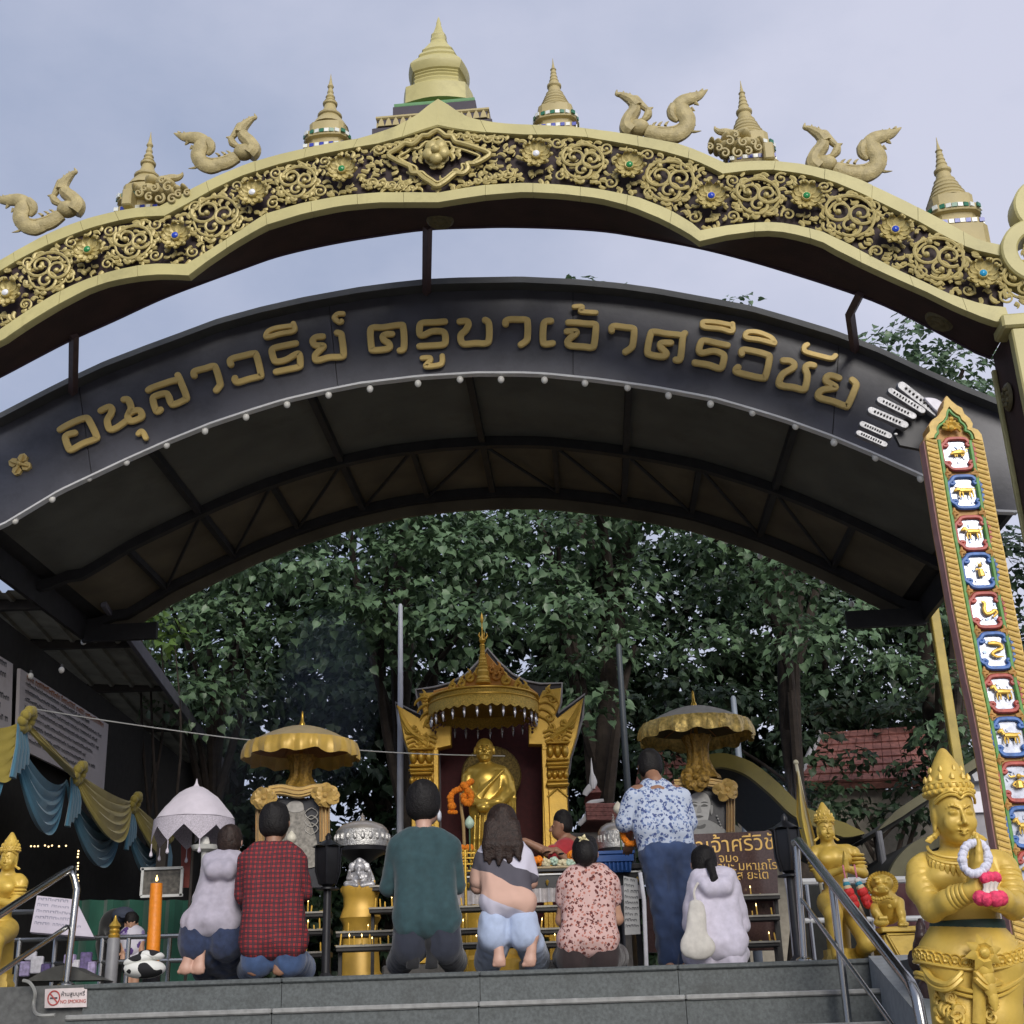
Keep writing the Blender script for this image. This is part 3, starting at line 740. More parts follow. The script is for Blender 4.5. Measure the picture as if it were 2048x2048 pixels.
# fascia: five sheets with open joints
def at_u(c,u):
 for i in range(len(c) - 1):
  if c[i][0] <= u <= c[i + 1][0]:
   t = (u - c[i][0])/max(c[i + 1][0] - c[i][0],1e-6); return c[i].lerp(c[i + 1],t)
 return c[0] if u < c[0][0] else c[-1]
LIPH = 0.062
joints = [(-4.2,-4.2),(Cq(160,880)[0] - .06,Cq(185,935)[0])]
for (a,b) in (((655,690),(676,775)),((1150,650),(1146,752)),((1690,760),(1665,875))): joints.append((Cq(*a)[0],Cq(*b)[0]))
joints.append((4.2,4.2))
for (ta,ba),(tb_,bb) in zip(joints[:-1],joints[1:]):
 n = 26; A = []; B = []
 for i in range(n):
  t = i/(n - 1); g = 0.003 if i == 0 else (-0.003 if i == n - 1 else 0)
  pu_,pb = at_u(fT,lerp(ta,tb_,t) + g),at_u(fB,lerp(ba,bb,t) + g)
  A.append(cw(pu_ - Vector((0,0.01)),0)); B.append(cw(pb,0))
 m = MB(); m.strip(A,B,cB*0.03); obj('fascia_panel',m,M_FAS,canopy)
m = MB(); m.strip([cw(q,0.012) for q in fT],[cw(q + Vector((0,.03)),0.012) for q in fB]); obj('fascia_backing',m,M_STEEL,canopy)
m = MB(); n = len(fT)
A = [cw(q + Vector((0,.004)),-0.10) for q in fT]; B = [cw(q - Vector((0,LIPH)),-0.12) for q in fT]; C_ = [cw(q - Vector((0,LIPH)),-0.004) for q in fT]
m.strip(A,B); m.strip(B,C_); m.strip([cw(q + Vector((0,.012)),CD + .1) for q in fT],A); obj('roof_sheet',m,M_LIP,canopy)
m = MB(); m.strip([cw(q + Vector((0,.009)),-0.012) for q in fB],[cw(q - Vector((0,.008)),-0.012) for q in fB],cB*0.06); obj('trim',m,M_TRIM,canopy)
# rear valance, ceiling, side walls
CH = 0.20
m = MB(); m.strip([cw(q + Vector((0,.30)),CD) for q in fB],[cw(q,CD) for q in fB],cB*0.03); obj('rear_valance',m,M_CPAN,canopy)
uE = fB[-1][0] - 0.03
cb = [q for q in fB if abs(q[0]) < uE]
PL = [-3.8,-2.55,-1.28,0.0,1.28,2.55,3.8]
for i in range(len(PL) - 1):
 for (b0,b1,mm_) in ((0.05,1.62,M_CEIL),(1.62,CD,M_CPAN)):
  us = np.linspace(PL[i] + .004,PL[i + 1] - .004,12)
  m = MB(); m.strip([cw(at_u(fB,u) + Vector((0,CH)),b0 + .004) for u in us],[cw(at_u(fB,u) + Vector((0,CH)),b1 - .004) for u in us],gZ*0.008); obj('ceiling_panel',m,mm_,canopy)
m = MB(); m.strip([cw(q + Vector((0,CH + .03)),0.03) for q in fB],[cw(q + Vector((0,CH + .03)),CD) for q in fB]); obj('ceiling_backing',m,M_STEEL,canopy)
zq = lambda u,d=0.0: at_u(fB,u) + Vector((0,CH - d))
for b in (1.62,CD - 0.05):
 m = MB(); us = np.linspace(-uE,uE,60);
 m.strip([cw(zq(u,.005),b - .035) for u in us],[cw(zq(u,.005),b + .035) for u in us],gZ*-0.09); obj('arched_chord',m,M_STEEL,canopy)
for u in (-2.55,-1.28,0.0,1.28,2.55):
 m = MB(); a,b = cw(zq(u,.035),0.04),cw(zq(u,.035),CD - .05); m.box((a + b)/2,(0.055,(b - a).length,0.07),0,0,cM); obj('purlin',m,M_STEEL,canopy)
for u in (-3.2,-1.92,-0.64,0.64,1.92,3.2):
 m = MB(); a,b = cw(zq(u,.035),1.65),cw(zq(u,.035),CD - .08); m.box((a + b)/2,(0.045,(b - a).length,0.06),0,0,cM); obj('strut',m,M_STEEL,canopy)
gl = [-3.2,-2.55,-1.92,-1.28,-0.64,0.0,0.64,1.28,1.92,2.55,3.2]
for a,b in zip(gl[:-1],gl[1:]):
 if b <= 0: p,q = cw(zq(b,.05),1.66),cw(zq(a,.05),CD - .08)
 else: p,q = cw(zq(a,.05),1.66),cw(zq(b,.05),CD - .08)
 m = MB(); m.tube([p,q],0.016,6); obj('brace',m,M_STEEL,canopy)
for sg in (-1,1):     # side boards, near-black to stand for the shade at the canopy ends
 q = at_u(fB,sg*uE)
 m = MB(); m.box(cw((sg*(uE - .0),q[1] + .22),CD/2 + .04),(0.04,CD - .06,0.44),0,0,cM); obj('side_board',m,M_STEEL,canopy)
 m = MB(); m.box(cw((sg*(uE - .36),q[1] + .05),CD - .09),(0.72,0.06,0.16),0,0,cM); obj('end_beam',m,M_STEEL,canopy)
M_YPO = mat('yellow_painted_post',(0.48,0.36,0.07),0.5,var=0.15,scale=6,dirt=0.4,dirtcol=(0.15,0.10,0.03))
# lettering
M_LET = mat('letter_gold',(0.76,0.55,0.19),0.42,0.15,var=0.10,scale=8,bump=0.1)
LET = [
 ((100,660),[[(115,1188),(190,1142),(320,1080),(425,1050),(466,1085),(550,1262),(532,1303),(390,1356),(250,1430),(213,1400),(178,1295),(203,1252),(290,1228)]]),
 ((100,660),[[(605,960),(700,917),(735,945),(724,1000),(684,1070),(690,1140),(720,1188),(800,1162),(900,1092),(945,1062)],[(880,828),(932,833),(968,925),(945,985),(928,1040),(965,1088),(1055,1062),(1098,1030),(1075,965),(1010,962),(955,990)]]),
 ((100,660),[[(1055,1240),(1085,1210),(1115,1228),(1145,1290)]]),
 ((100,660),[[(1320,950),(1272,966),(1230,830),(1262,785),(1378,755),(1418,792),(1447,868),(1485,885),(1608,832),(1630,790),(1562,610),(1528,535)],[(1175,715),(1215,690),(1330,648),(1450,608),(1535,592)]]),
 ((360,600),[[(165,900),(163,858),(200,838),(300,812),(385,787),(425,812),(477,990),(465,1030),(430,1075)]]),
 ((360,600),[[(607,768),(597,720),(640,690),(760,660),(875,635),(914,662),(966,880),(945,910),(820,942),(690,980),(655,955),(655,930)]]),
 ((360,600),[[(1385,512),(1250,540),(1140,565),(1098,602),(1122,700),(1155,733),(1265,712),(1395,642),(1430,655),(1440,765),(1415,798),(1280,828),(1150,855)]]),
 ((360,600),[[(1357,275),(1366,362),(1200,398),(1050,440),(1028,420),(1058,370),(1150,330),(1335,305)]]),
 ((500,580),[[(870,550),(790,560),(750,600),(778,655),(872,660),(862,690),(790,760),(778,800),(802,838),(950,800),(1080,795),(1120,760),(1100,570),(1088,520),(1042,505)]]),
 ((500,580),[[(1112,277),(1052,282),(1008,330),(1070,380),(1095,366)]]),
 ((500,580),[[(1797,718),(1845,680),(1838,450),(1800,412),(1600,440),(1478,444),(1442,490),(1455,680),(1482,715),(1640,700),(1674,668),(1658,630),(1602,590),(1595,545),(1640,525),(1700,520)]]),
 ((720,560),[[(1015,490),(900,500),(760,505),(716,540),(716,640),(762,653),(862,610),(980,610),(1020,650),(1020,740),(982,770),(850,780),(712,787)]]),
 ((720,560),[[(745,930),(830,925),(842,960),(795,1010),(802,1030),(955,1010),(985,970),(985,905)]]),
 ((720,560),[[(1195,490),(1278,487),(1298,530),(1268,592),(1210,650),(1210,720),(1252,760),(1380,750),(1500,752),(1545,710),(1545,520),(1500,472)]]),
 ((990,580),[[(125,400),(130,365),(180,345),(280,345),(368,350),(390,390),(388,560),(365,610),(310,648)]]),
 ((990,580),[[(670,363),(612,370),(580,420),(575,600),(600,640),(690,630)]]),
 ((990,580),[[(880,382),(980,385),(1120,398),(1188,402),(1210,440),(1190,640),(1160,680),(1060,672),(902,658),(870,620),(892,580),(962,522),(968,490),(862,490)]]),
 ((990,580),[[(950,195),(1038,192),(1042,225),(1032,252),(1210,265)]]),
 ((990,580),[[(1400,480),(1400,445),(1440,425),(1560,440),(1648,452),(1670,490),(1655,640),(1630,690),(1565,735)]]),
 ((1250,600),[[(612,710),(665,690),(695,440),(720,392)],[(690,425),(640,412),(500,398),(350,375),(306,410),(270,600),(302,648),(450,672),(494,648),(488,620),(430,562),(436,512),(550,508)]]),
 ((1250,600),[[(1230,537),(1100,510),(950,480),(906,520),(890,600),(932,628),(1060,605),(1150,630),(1190,670),(1170,780),(1130,812),(1000,770),(840,745)]]),
 ((1250,600),[[(1290,280),(1286,372),(1150,340),(960,320),(930,290),(952,255),(1100,262),(1275,295)]]),
 ((1250,600),[[(1402,640),(1402,610),(1440,590),(1600,620),(1700,650),(1735,690),(1690,900),(1650,928),(1500,900),(1352,858),(1332,830),(1358,800)]]),
 ((1250,600),[[(1795,518),(1620,472),(1472,450),(1442,420),(1480,378),(1600,382),(1745,440),(1798,505)]]),
 ((1430,620),[[(820,600),(900,605),(948,640),(938,690),(832,750),(790,800),(770,870),(802,900),(950,922),(1058,948),(1090,910),(1110,780),(1087,710),(1097,670),(1140,650),(1190,660)]]),
 ((1430,620),[[(1110,410),(1080,430),(1070,468),(1100,500),(1280,550),(1400,575),(1448,542)]]),
 ((1430,620),[[(1490,810),(1400,780),(1342,800),(1340,850),(1430,900),(1438,930),(1302,950),(1242,1000),(1262,1048),(1420,1090),(1560,1143),(1600,1130),(1690,920),(1688,870),(1650,832)]]),
]
small = {2,7,9,12,17,21,23,25}
for i,((ox,oy),strokes) in enumerate(LET):
 m = MB(); wid = 90 if i not in small else 74
 for k,st in enumerate(strokes):
  pts = [(ox + x/6.0,oy + y/6.0) for x,y in st]
  path = [cw(Cq(x,y,-0.05),-0.028) for x,y in pts]
  pp = crv(path,5);
  ribbon(m,pp,wid/6.0*mpp(CY),-cB,0.024 + 0.0015*k,5)
  for q in (pp[0],pp[-1]): m.lathe([(0.006,0.03),(0.006,-0.002)],q,6,cM @ Matrix.Rotation(rad(-90),3,'X'))
 obj('letter',m,M_LET,canopy,auto=30)
# four-petalled ornament at the left end of the lettering
m = MB(); oc = cw(Cq(40,929,-.02),-0.03)
for k in range(4):
 a = math.pi/2*k + 1.25
 d = cT*math.cos(a) + gZ*math.sin(a); s_ = cT*-math.sin(a) + gZ*math.cos(a); r_ = 0.095
 m.prism([oc + d*0.012,oc + d*r_*.45 + s_*r_*.40,oc + d*r_*.8 + s_*r_*.34,oc + d*r_,oc + d*r_*.8 - s_*r_*.34,oc + d*r_*.45 - s_*r_*.40],cB*0.028,0)
 m.tube([oc + d*.02 - cB*.01,oc + d*r_*.85 - cB*.012],[.014,.005],6)
m.ball(oc - cB*.01,.022,8,6); obj('flower_ornament',m,M_LET,canopy)
# festoon bulbs: globes hanging along the front and rear edges
M_BULB = mat('unlit_bulb',(0.85,0.83,0.76),0.25,var=0.05)
M_CAP = mat('bulb_cap',(0.12,0.12,0.12),0.5)
bm1 = MB(); bm1.ball((0,0,0),(0.027,0.027,0.031),12,9); BULBM = bm1.mesh('globe'); fixnormals(BULBM); BULBM.shade_smooth(); BULBM.materials.append(M_BULB)
bm2 = MB(); bm2.lathe([(0.012,0.020),(0.012,0.050),(0.004,0.056)],(0,0,0),8); BCAPM = bm2.mesh('cap'); fixnormals(BCAPM); BCAPM.materials.append(M_CAP)
def bulb(p,label,group):
 t = thing('light_bulb',label,'light bulb',p,group)
 obj('globe',BULBM,None,t); obj('cap',BCAPM,None,t)
 return t
FB = [(30,1041),(104,998),(178,956),(253,924),(333,890),(410,862),(492,834),(574,809),(657,790),(740,778),(836,767),(920,759),(1002,759),(1089,760),(1170,766),(1255,775),(1337,791),(1421,808),(1505,825),(1591,852),(1668,885),(1751,915),(1841,957)]
ORD = 'first second third fourth fifth sixth seventh eighth ninth tenth eleventh twelfth'.split()
def place(i,n): return (ORD[i] + ' from the left end') if i < n // 2 else ((ORD[n - 1 - i] + ' from the right end') if i > n // 2 else 'middle one')
for i,(x,y) in enumerate(FB): bulb(at(x,y,CY + .03,CK),'globe bulb under the lettered canopy front, ' + place(i,len(FB)),'bulbs along the canopy front edge')
RB = [(167,1284),(281,1208),(402,1152),(457,1119),(512,1099),(572,1075),(633,1058),(698,1038),(766,1029),(830,1012),(890,1010),(946,1003),(1013,1000),(1075,1005),(1143,1009),(1209,1023),(1272,1034),(1333,1048),(1453,1082),(1520,1112),(1645,1162),(1703,1208),(1774,1228)]
for i,(x,y) in enumerate(RB): bulb(at(x,y,CY + CD + .05,CK),'globe bulb along the canopy rear edge, ' + place(i,len(RB)),'bulbs along the canopy rear edge')
# struts that tie the canopy to the gate
M_STR = mat('brown_strut',(0.085,0.050,0.048),0.6,var=0.2)
def strut(pts,label):
 m = MB(); P = pts; m.tube(P,0.036,4); return single('tie_post',m,M_STR,label,'post','posts tying the canopy to the gate',P[-1])
gb = GY + DEP - 0.05
strut([at(855,452,gb,GK),at(853,585,CY - .05,CK)],'brown post under the middle of the gate arch, standing on the canopy top')
strut([at(148,670,gb,GK),at(146,785,CY - .05,CK)],'brown post at the left between gate arch and canopy')
strut([at(1722,585,gb,GK),at(1700,628,gb + .5,GK),at(1710,700,CY - .05,CK)],'bent brown post at the right between gate arch and canopy')
for (tx,ty) in ((1868,1228),(33,1306)):
 p = at(tx,ty,CY + CD - .06,CK); m = MB(); m.box((p.x,p.y,(p.z + .06)/2),(0.085,0.085,p.z + .05),math.atan(CK),.008); obj('post',m,M_YPO,canopy)
# ================================================================== trees behind the shrine
def leaf_mat(name,c1,c2,rough=0.42):
 m = bpy.data.materials.new(name); m.use_nodes = True; n = m.node_tree.nodes; l = m.node_tree.links; b = n['Principled BSDF']
 b.inputs['Roughness'].default_value = rough; b.inputs['Specular IOR Level'].default_value = 0.5
 g = n.new('ShaderNodeNewGeometry'); wn_ = n.new('ShaderNodeTexNoise'); wn_.inputs['Scale'].default_value = 3.3; wn_.inputs['Detail'].default_value = 2
 r = n.new('ShaderNodeValToRGB'); r.color_ramp.elements[0].position = .3; r.color_ramp.elements[1].position = .75
 r.color_ramp.elements[0].color = c1 + (1,); r.color_ramp.elements[1].color = c2 + (1,)
 rp = n.new('ShaderNodeMixRGB'); rp.blend_type = 'MULTIPLY'; rp.inputs[0].default_value = .6
 l.new(g.outputs['Position'],wn_.inputs['Vector']); l.new(wn_.outputs['Fac'],r.inputs[0])
 rv = n.new('ShaderNodeMapRange'); rv.inputs['To Min'].default_value = .55; rv.inputs['To Max'].default_value = 1.25
 l.new(g.outputs['Random Per Island'],rv.inputs['Value']); l.new(r.outputs[0],rp.inputs[1]); l.new(rv.outputs[0],rp.inputs[2])
 l.new(rp.outputs[0],b.inputs['Base Color'])
 tr = n.new('ShaderNodeBsdfTranslucent'); ms = n.new('ShaderNodeMixShader'); ms.inputs[0].default_value = .22
 l.new(rp.outputs[0],tr.inputs[0]); l.new(b.outputs[0],ms.inputs[1]); l.new(tr.outputs[0],ms.inputs[2]); l.new(ms.outputs[0],n['Material Output'].inputs[0])
 return m
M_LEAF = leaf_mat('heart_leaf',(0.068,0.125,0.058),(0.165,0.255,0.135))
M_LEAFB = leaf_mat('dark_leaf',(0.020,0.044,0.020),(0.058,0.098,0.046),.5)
M_LEAFY = leaf_mat('bright_leaf',(0.06,0.11,0.02),(0.12,0.20,0.04),.45)
M_BARK = mat('bark_brown',(0.032,0.023,0.017),0.9,var=0.35,scale=12,bump=0.8,bscale=25)
LT_V = np.array([(0,0,0),(0.10,0.24,.05),(0.02,0.36,.09),(-.02,0.0,0),(0.34,0.40,.10),(0.62,0.24,.05),(0.80,0.06,-.03),(1.08,0.0,-.12),(0.80,-0.06,-.03),(0.62,-0.24,.05),(0.34,-0.40,.10),(0.02,-0.36,.09),(0.10,-0.24,.05),(0.42,0,-.02)],float)
LT_F = [(0,1,13),(1,2,4),(1,4,13),(13,4,5),(13,5,6),(13,6,7),(13,7,8),(13,8,9),(13,9,10),(13,10,12),(10,11,12),(13,12,0)]
def leaves_mesh(name,P,N,D,S):
 """P base points, N blade normals, D tip directions, S lengths -> one mesh"""
 k = len(P); B = np.cross(N,D); nv = len(LT_V)
 V = P[:,None,:] + S[:,None,None]*(LT_V[None,:,0,None]*D[:,None,:] + LT_V[None,:,1,None]*B[:,None,:] + LT_V[None,:,2,None]*N[:,None,:])
 F = (np.array(LT_F)[None] + (np.arange(k)*nv)[:,None,None]).reshape(-1,3)
 me = bpy.data.meshes.new(name); me.vertices.add(k*nv); me.vertices.foreach_set('co',V.reshape(-1).astype(np.float32))
 nf = len(F); me.loops.add(nf*3); me.loops.foreach_set('vertex_index',F.reshape(-1).astype(np.int32)); me.polygons.add(nf)
 me.polygons.foreach_set('loop_start',np.arange(0,nf*3,3,dtype=np.int32)); me.update(calc_edges=True)
 return me
LEAF1 = leaves_mesh('leaf',np.zeros((1,3)),np.array([[0.,0,1]]),np.array([[1.,0,0]]),np.array([1.0]))
def unit(a): return a/np.maximum(np.linalg.norm(a,axis=1,keepdims=True),1e-9)
def proj(p):
 q = CR.transposed() @ (Vector(p) - EYE)
 return (1024 + FPX*q.x/-q.z,1024 - FPX*q.y/-q.z,-q.z)
def tree(name,label,base,height,clusters,lm,leaf,per,group,seed,trunk_r=0.22,indiv=0,limbs=7,hide=None):
 """clusters: (centre, radius) list of leaf sprays"""
 R = np.random.RandomState(seed); rr = random.Random(seed)
 t = thing(name,label,'tree',base,group)
 top = Vector((base[0] + rr.uniform(-.5,.5),base[1] + rr.uniform(-.4,.4),base[2] + height*.8))
 b = Vector(base); mids = [b.lerp(top,q) + Vector((rr.uniform(-.18,.18),rr.uniform(-.18,.18),0)) for q in (.25,.5,.75)]
 tp = crv([b - Vector((0,0,.3)),b + Vector((0,0,.2))] + mids + [top],5)
 m = MB(); m.tube(tp,[trunk_r*(1.5 - .5*min(1,i/4))*(1 - .75*i/len(tp)) for i in range(len(tp))],10); obj('trunk',m,M_BARK,t)
 near = sorted(clusters,key=lambda c: -c[1])
 for k in range(min(limbs,len(near))):
  c,r = near[(k*3) % len(near)]; c = Vector(c); s0 = tp[int(len(tp)*rr.uniform(.35,.85))]
  mid = s0.lerp(c,.5) + Vector((rr.uniform(-.3,.3),rr.uniform(-.3,.3),rr.uniform(.1,.6)))
  pp = crv([s0,mid,c],5); m = MB(); m.tube(pp,[trunk_r*.42*(1 - .8*i/len(pp)) for i in range(len(pp))],7); obj('limb',m,M_BARK,t)
 Ps,Ns,Ds,Ss = [],[],[],[]
 for (c,r) in clusters:
  n = int(per*(r/0.6) ** 2); c = np.array(c)
  d = unit(R.randn(n,3)); d[:,2] = np.where(R.rand(n) < .7,np.abs(d[:,2]),d[:,2])
  q = r*(0.45 + 0.55*R.rand(n,1) ** .5)*np.array([1.0,1.0,0.62])*(1 + .15*R.randn(n,1))
  P = c + d*q
  tocam = unit(np.array(EYE)[None] - P); tocam[:,2] = 0
  N = unit(d*.55 + np.array([0,0,.62]) + tocam*.25 + R.randn(n,3)*.34)
  D = unit(d*np.array([.7,.7,.2]) + np.array([0,0,-.75]) + R.randn(n,3)*.35); D = unit(D - N*(D*N).sum(1,keepdims=True))
  Ps.append(P); Ns.append(N); Ds.append(D); Ss.append(leaf*(.68 + .6*R.rand(n)))
 P,N,D,S = np.concatenate(Ps),np.concatenate(Ns),np.concatenate(Ds),np.concatenate(Ss)
 keep = np.ones(len(P),bool)
 if indiv:
  cand = []
  for i in range(len(P)):
   x,y,z = proj(P[i])
   if 0 < x < 2048 and 0 < y < 2048 and not (hide and hide(x,y)): cand.append((-S[i]/z,i))
  cand.sort(); B = np.cross(N,D)
  for _,i in cand[:indiv]:
   keep[i] = False
   o = bpy.data.objects.new('leaf',LEAF_ME[lm.name]); COL.objects.link(o); o.parent = t
   Mx = Matrix(((D[i][0]*S[i],B[i][0]*S[i],N[i][0]*S[i],P[i][0] - base[0]),(D[i][1]*S[i],B[i][1]*S[i],N[i][1]*S[i],P[i][1] - base[1]),(D[i][2]*S[i],B[i][2]*S[i],N[i][2]*S[i],P[i][2] - base[2]),(0,0,0,1)))
   o.matrix_local = Mx
 me = leaves_mesh('crown',P[keep] - np.array(base),N[keep],D[keep],S[keep]); me.materials.append(lm)
 o = bpy.data.objects.new('crown',me); COL.objects.link(o); o.parent = t; o['kind'] = 'stuff'
 return t
LEAF_ME = {}
for lm in (M_LEAF,M_LEAFB,M_LEAFY):
 q = LEAF1.copy(); q.materials.append(lm); LEAF_ME[lm.name] = q
def blob_clusters(cx,cy,cz,rx,ry,rz,n,seed,rmin=.55,rmax=.9):
 R = random.Random(seed); o = []; tries = 0
 while len(o) < n and tries < 4000:
  tries += 1
  d = Vector((R.gauss(0,1),R.gauss(0,1),R.gauss(0,1))).normalized()*(R.uniform(.35,1) ** .5)
  p = Vector((cx + d.x*rx,cy + d.y*ry,cz + d.z*rz)); r = R.uniform(rmin,rmax)
  if any((p - q[0]).length < (r + q[1])*.52 for q in o): continue
  o.append((p,r))
 return o
def behind_canopy(x,y): return y < 1000 + ((x - 1000)/900.0) ** 2*260
def px_clusters(lst,Y,jy,seed,r0=.6,r1=.85):
 R = random.Random(seed); return [(at(x,y,Y + R.uniform(-jy,jy)),R.uniform(r0,r1)) for x,y in lst]
# front bodhi trees
def grid(x0,x1,y0,y1,sx,sy,seed,drop=.12):
 R = random.Random(seed); o = []
 y = y0
 while y <= y1:
  x = x0 + R.uniform(0,sx)
  while x <= x1:
   if R.random() > drop: o.append((x + R.uniform(-.35,.35)*sx,y + R.uniform(-.3,.3)*sy))
   x += sx
  y += sy
 return o
T1 = px_clusters(grid(560,980,1000,1290,92,72,1,.06),16.2,.9,2,.5,.75) + px_clusters(grid(560,1000,700,980,150,110,11),17.2,.8,4,.7,.9)
tree('bodhi_tree','heart-leaved tree above and left of the golden shrine',(at(835,1600,18.2).x,18.2,0),8.2,T1,M_LEAF,.130,165,'trees behind the shrine',21,.20,200,8,behind_canopy)
T2 = px_clusters(grid(975,1340,1010,1250,95,74,3,.06),16.6,1.0,6,.5,.75) + px_clusters([(1130,1350),(1205,1330),(1270,1290),(1110,1270),(1190,1420)],16.8,.5,7,.42,.6) + px_clusters(grid(1000,1350,720,1000,150,110,13),17.6,.8,8,.7,.9) + px_clusters([(1120,600),(1175,590),(1220,608)],17.6,.3,9,.30,.40)
tree('bodhi_tree','heart-leaved tree with a forked dark trunk, right behind the golden shrine',(at(1200,1600,17.8).x,17.8,0),8.6,T2,M_LEAF,.130,165,'trees behind the shrine',22,.24,200,9,behind_canopy)
T3 = px_clusters(grid(1330,1650,1050,1330,100,78,5,.10),17.4,1.0,10,.5,.75) + px_clusters(grid(1380,1660,760,1030,150,110,15),18.2,.8,12,.7,.9) + px_clusters([(1470,618),(1740,690),(1760,710)],18.0,.2,13,.24,.36)
tree('bodhi_tree','heart-leaved tree right of centre, above the right golden parasol',(at(1560,1600,18.6).x,18.6,0),8.8,T3,M_LEAF,.130,155,'trees behind the shrine',23,.20,160,8,behind_canopy)
T4 = px_clusters(grid(270,540,1170,1420,100,82,7,.05),16.8,.9,14,.5,.72) + px_clusters(grid(350,560,1090,1170,100,80,8),17.0,.6,16,.5,.7)
tree('bodhi_tree','bright-edged leafy tree at the left, beside the shed roof',(at(420,1600,18.2).x,18.2,0),6.4,T4,M_LEAF,.125,160,'trees behind the shrine',24,.17,160,7,behind_canopy)
T4b = px_clusters([(285,1245),(320,1262),(300,1300),(350,1290)],15.6,.2,17,.28,.40)
tree('small_tree','small bright green tree just right of the shed roof edge',(at(310,1640,15.8).x,15.8,0),3.6,T4b,M_LEAFY,.12,110,None,25,.06,60,4)
T5 = px_clusters(grid(1820,2010,670,1000,90,75,9,.05),19.5,.9,18,.55,.8) + px_clusters(grid(1700,1900,1180,1560,105,90,10,.2),19.2,.8,19,.5,.8)
tree('tall_tree','tall tree at the right edge rising above the canopy end',(at(1900,1600,20).x,20,0),12.0,T5,M_LEAF,.14,150,'trees behind the shrine',26,.26,160,8)
T6 = px_clusters(grid(1560,1930,1430,1650,70,52,30,.10),20.3,.35,31,.32,.48) + px_clusters(grid(1250,1460,1400,1640,75,55,32,.12),20.3,.35,33,.32,.48)
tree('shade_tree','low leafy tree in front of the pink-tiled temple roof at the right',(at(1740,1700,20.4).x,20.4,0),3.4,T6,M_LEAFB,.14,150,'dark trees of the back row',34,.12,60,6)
# darker trees further back fill the lower background
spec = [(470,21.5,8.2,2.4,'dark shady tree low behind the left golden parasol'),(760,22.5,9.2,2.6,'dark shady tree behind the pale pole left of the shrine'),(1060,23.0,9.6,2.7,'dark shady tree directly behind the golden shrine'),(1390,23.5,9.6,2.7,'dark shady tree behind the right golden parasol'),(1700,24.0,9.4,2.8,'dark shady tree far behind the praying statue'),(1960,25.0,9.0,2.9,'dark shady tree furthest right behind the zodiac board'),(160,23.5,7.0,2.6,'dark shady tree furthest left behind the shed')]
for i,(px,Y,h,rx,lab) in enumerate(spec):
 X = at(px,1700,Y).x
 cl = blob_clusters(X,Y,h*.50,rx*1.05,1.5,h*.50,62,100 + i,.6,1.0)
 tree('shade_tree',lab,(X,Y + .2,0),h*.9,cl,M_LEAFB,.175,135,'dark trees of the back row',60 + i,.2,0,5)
m = MB(); m.box((0,27.2,1.0),(40,.3,2.4)); o = obj('added_dark_wall',m,mat('backdrop_dark',(.035,.038,.03),.9,var=.4,scale=2)); o['kind'] = 'structure'  # added wall, coloured dark to close bright sky gaps low behind the trees
# ================================================================== left side: shed, panel, drapes, parasol, railings
def atx(px,py,X):
 d = ray(px,py); return EYE + d*((X - EYE.x)/d.x)
M_SHB = mat('shed_edge_board',(0.155,0.150,0.175),0.6,var=0.12,scale=6,dirt=0.3)
M_SHR = mat('shed_roof_sheet',(0.26,0.245,0.20),0.6,0.0,var=0.3,scale=3,dirt=0.6,dirtcol=(0.035,0.03,0.022),dscale=2.2)
M_WOODD = mat('dark_timber',(0.028,0.022,0.018),0.8,var=0.4,scale=8)
M_PRINT = mat('printed_ink_grey',(0.055,0.055,0.065),0.7)
M_PANEL = mat('printed_panel_white',(0.50,0.46,0.46),0.6,var=0.06,scale=2,dirt=0.3,dirtcol=(0.25,0.2,0.15),dscale=3)
E0 = at(226,1230,12.2); ze = E0.z; E1 = atz(484,1585,ze)
ed = (E1 - E0); ex = Vector((-1,0,0.06)).normalized()
shed = thing('stall_shed','stall shed at the left with corrugated roof seen from below','shed',(E0.x - 1.5,E0.y + 4,0))
E0b = E0 - ed.normalized()*0.5
m = MB(); m.box((E0b + E1)/2 + Vector((.02,0,0)),(0.05,(E1 - E0b).length,0.15),math.atan2(-(ed.x),ed.y),0.006); obj('edge_board',m,M_SHB,shed)
nr = 7
for k in range(2):
 a = E0b + Vector((0,0,.06)); m = MB(); P = []; F = []
 prof = []
 for j in range(nr*(1 if k == 0 else 2)):
  x0 = (j + (0 if k == 0 else nr))*0.245
  prof += [(x0,0),(x0 + .17,0),(x0 + .19,-.028),(x0 + .225,-.028)]
 for x,z in prof:
  for q in (E0b,E1): P.append(q + ex*x + Vector((0,0,.07 + z)))
 for j in range(len(prof) - 1): F.append((2*j,2*j + 1,2*j + 3,2*j + 2))
 m.add(P,F); obj('roof_sheet',m,M_SHR,shed,smooth=False)
for q in (.03,.16,.34,.55,.8):
 p = E0b.lerp(E1,q); m = MB(); m.box(p + ex*1.75 + Vector((0,0,-.03)),(3.5,0.07,0.10),0,0); obj('purlin',m,M_WOODD,shed)
X0 = at(41,1337,11.3).x
wA,wB = atx(20,1300,X0 - .06),atx(300,1640,X0 - .06)
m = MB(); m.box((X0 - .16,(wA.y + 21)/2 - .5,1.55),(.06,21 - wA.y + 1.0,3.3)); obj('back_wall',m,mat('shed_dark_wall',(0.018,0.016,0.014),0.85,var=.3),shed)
for Y_ in (12.9,20.5):
 e_ = at(324,1720,Y_) if Y_ < 15 else E0b.lerp(E1,(Y_ - E0b.y)/(E1.y - E0b.y)); hz = ze if Y_ > 15 else at(324,1672,Y_).z; m = MB(); m.box((e_.x,Y_,hz/2),(.09,.09,hz),0,0); obj('post',m,M_WOODD,shed)
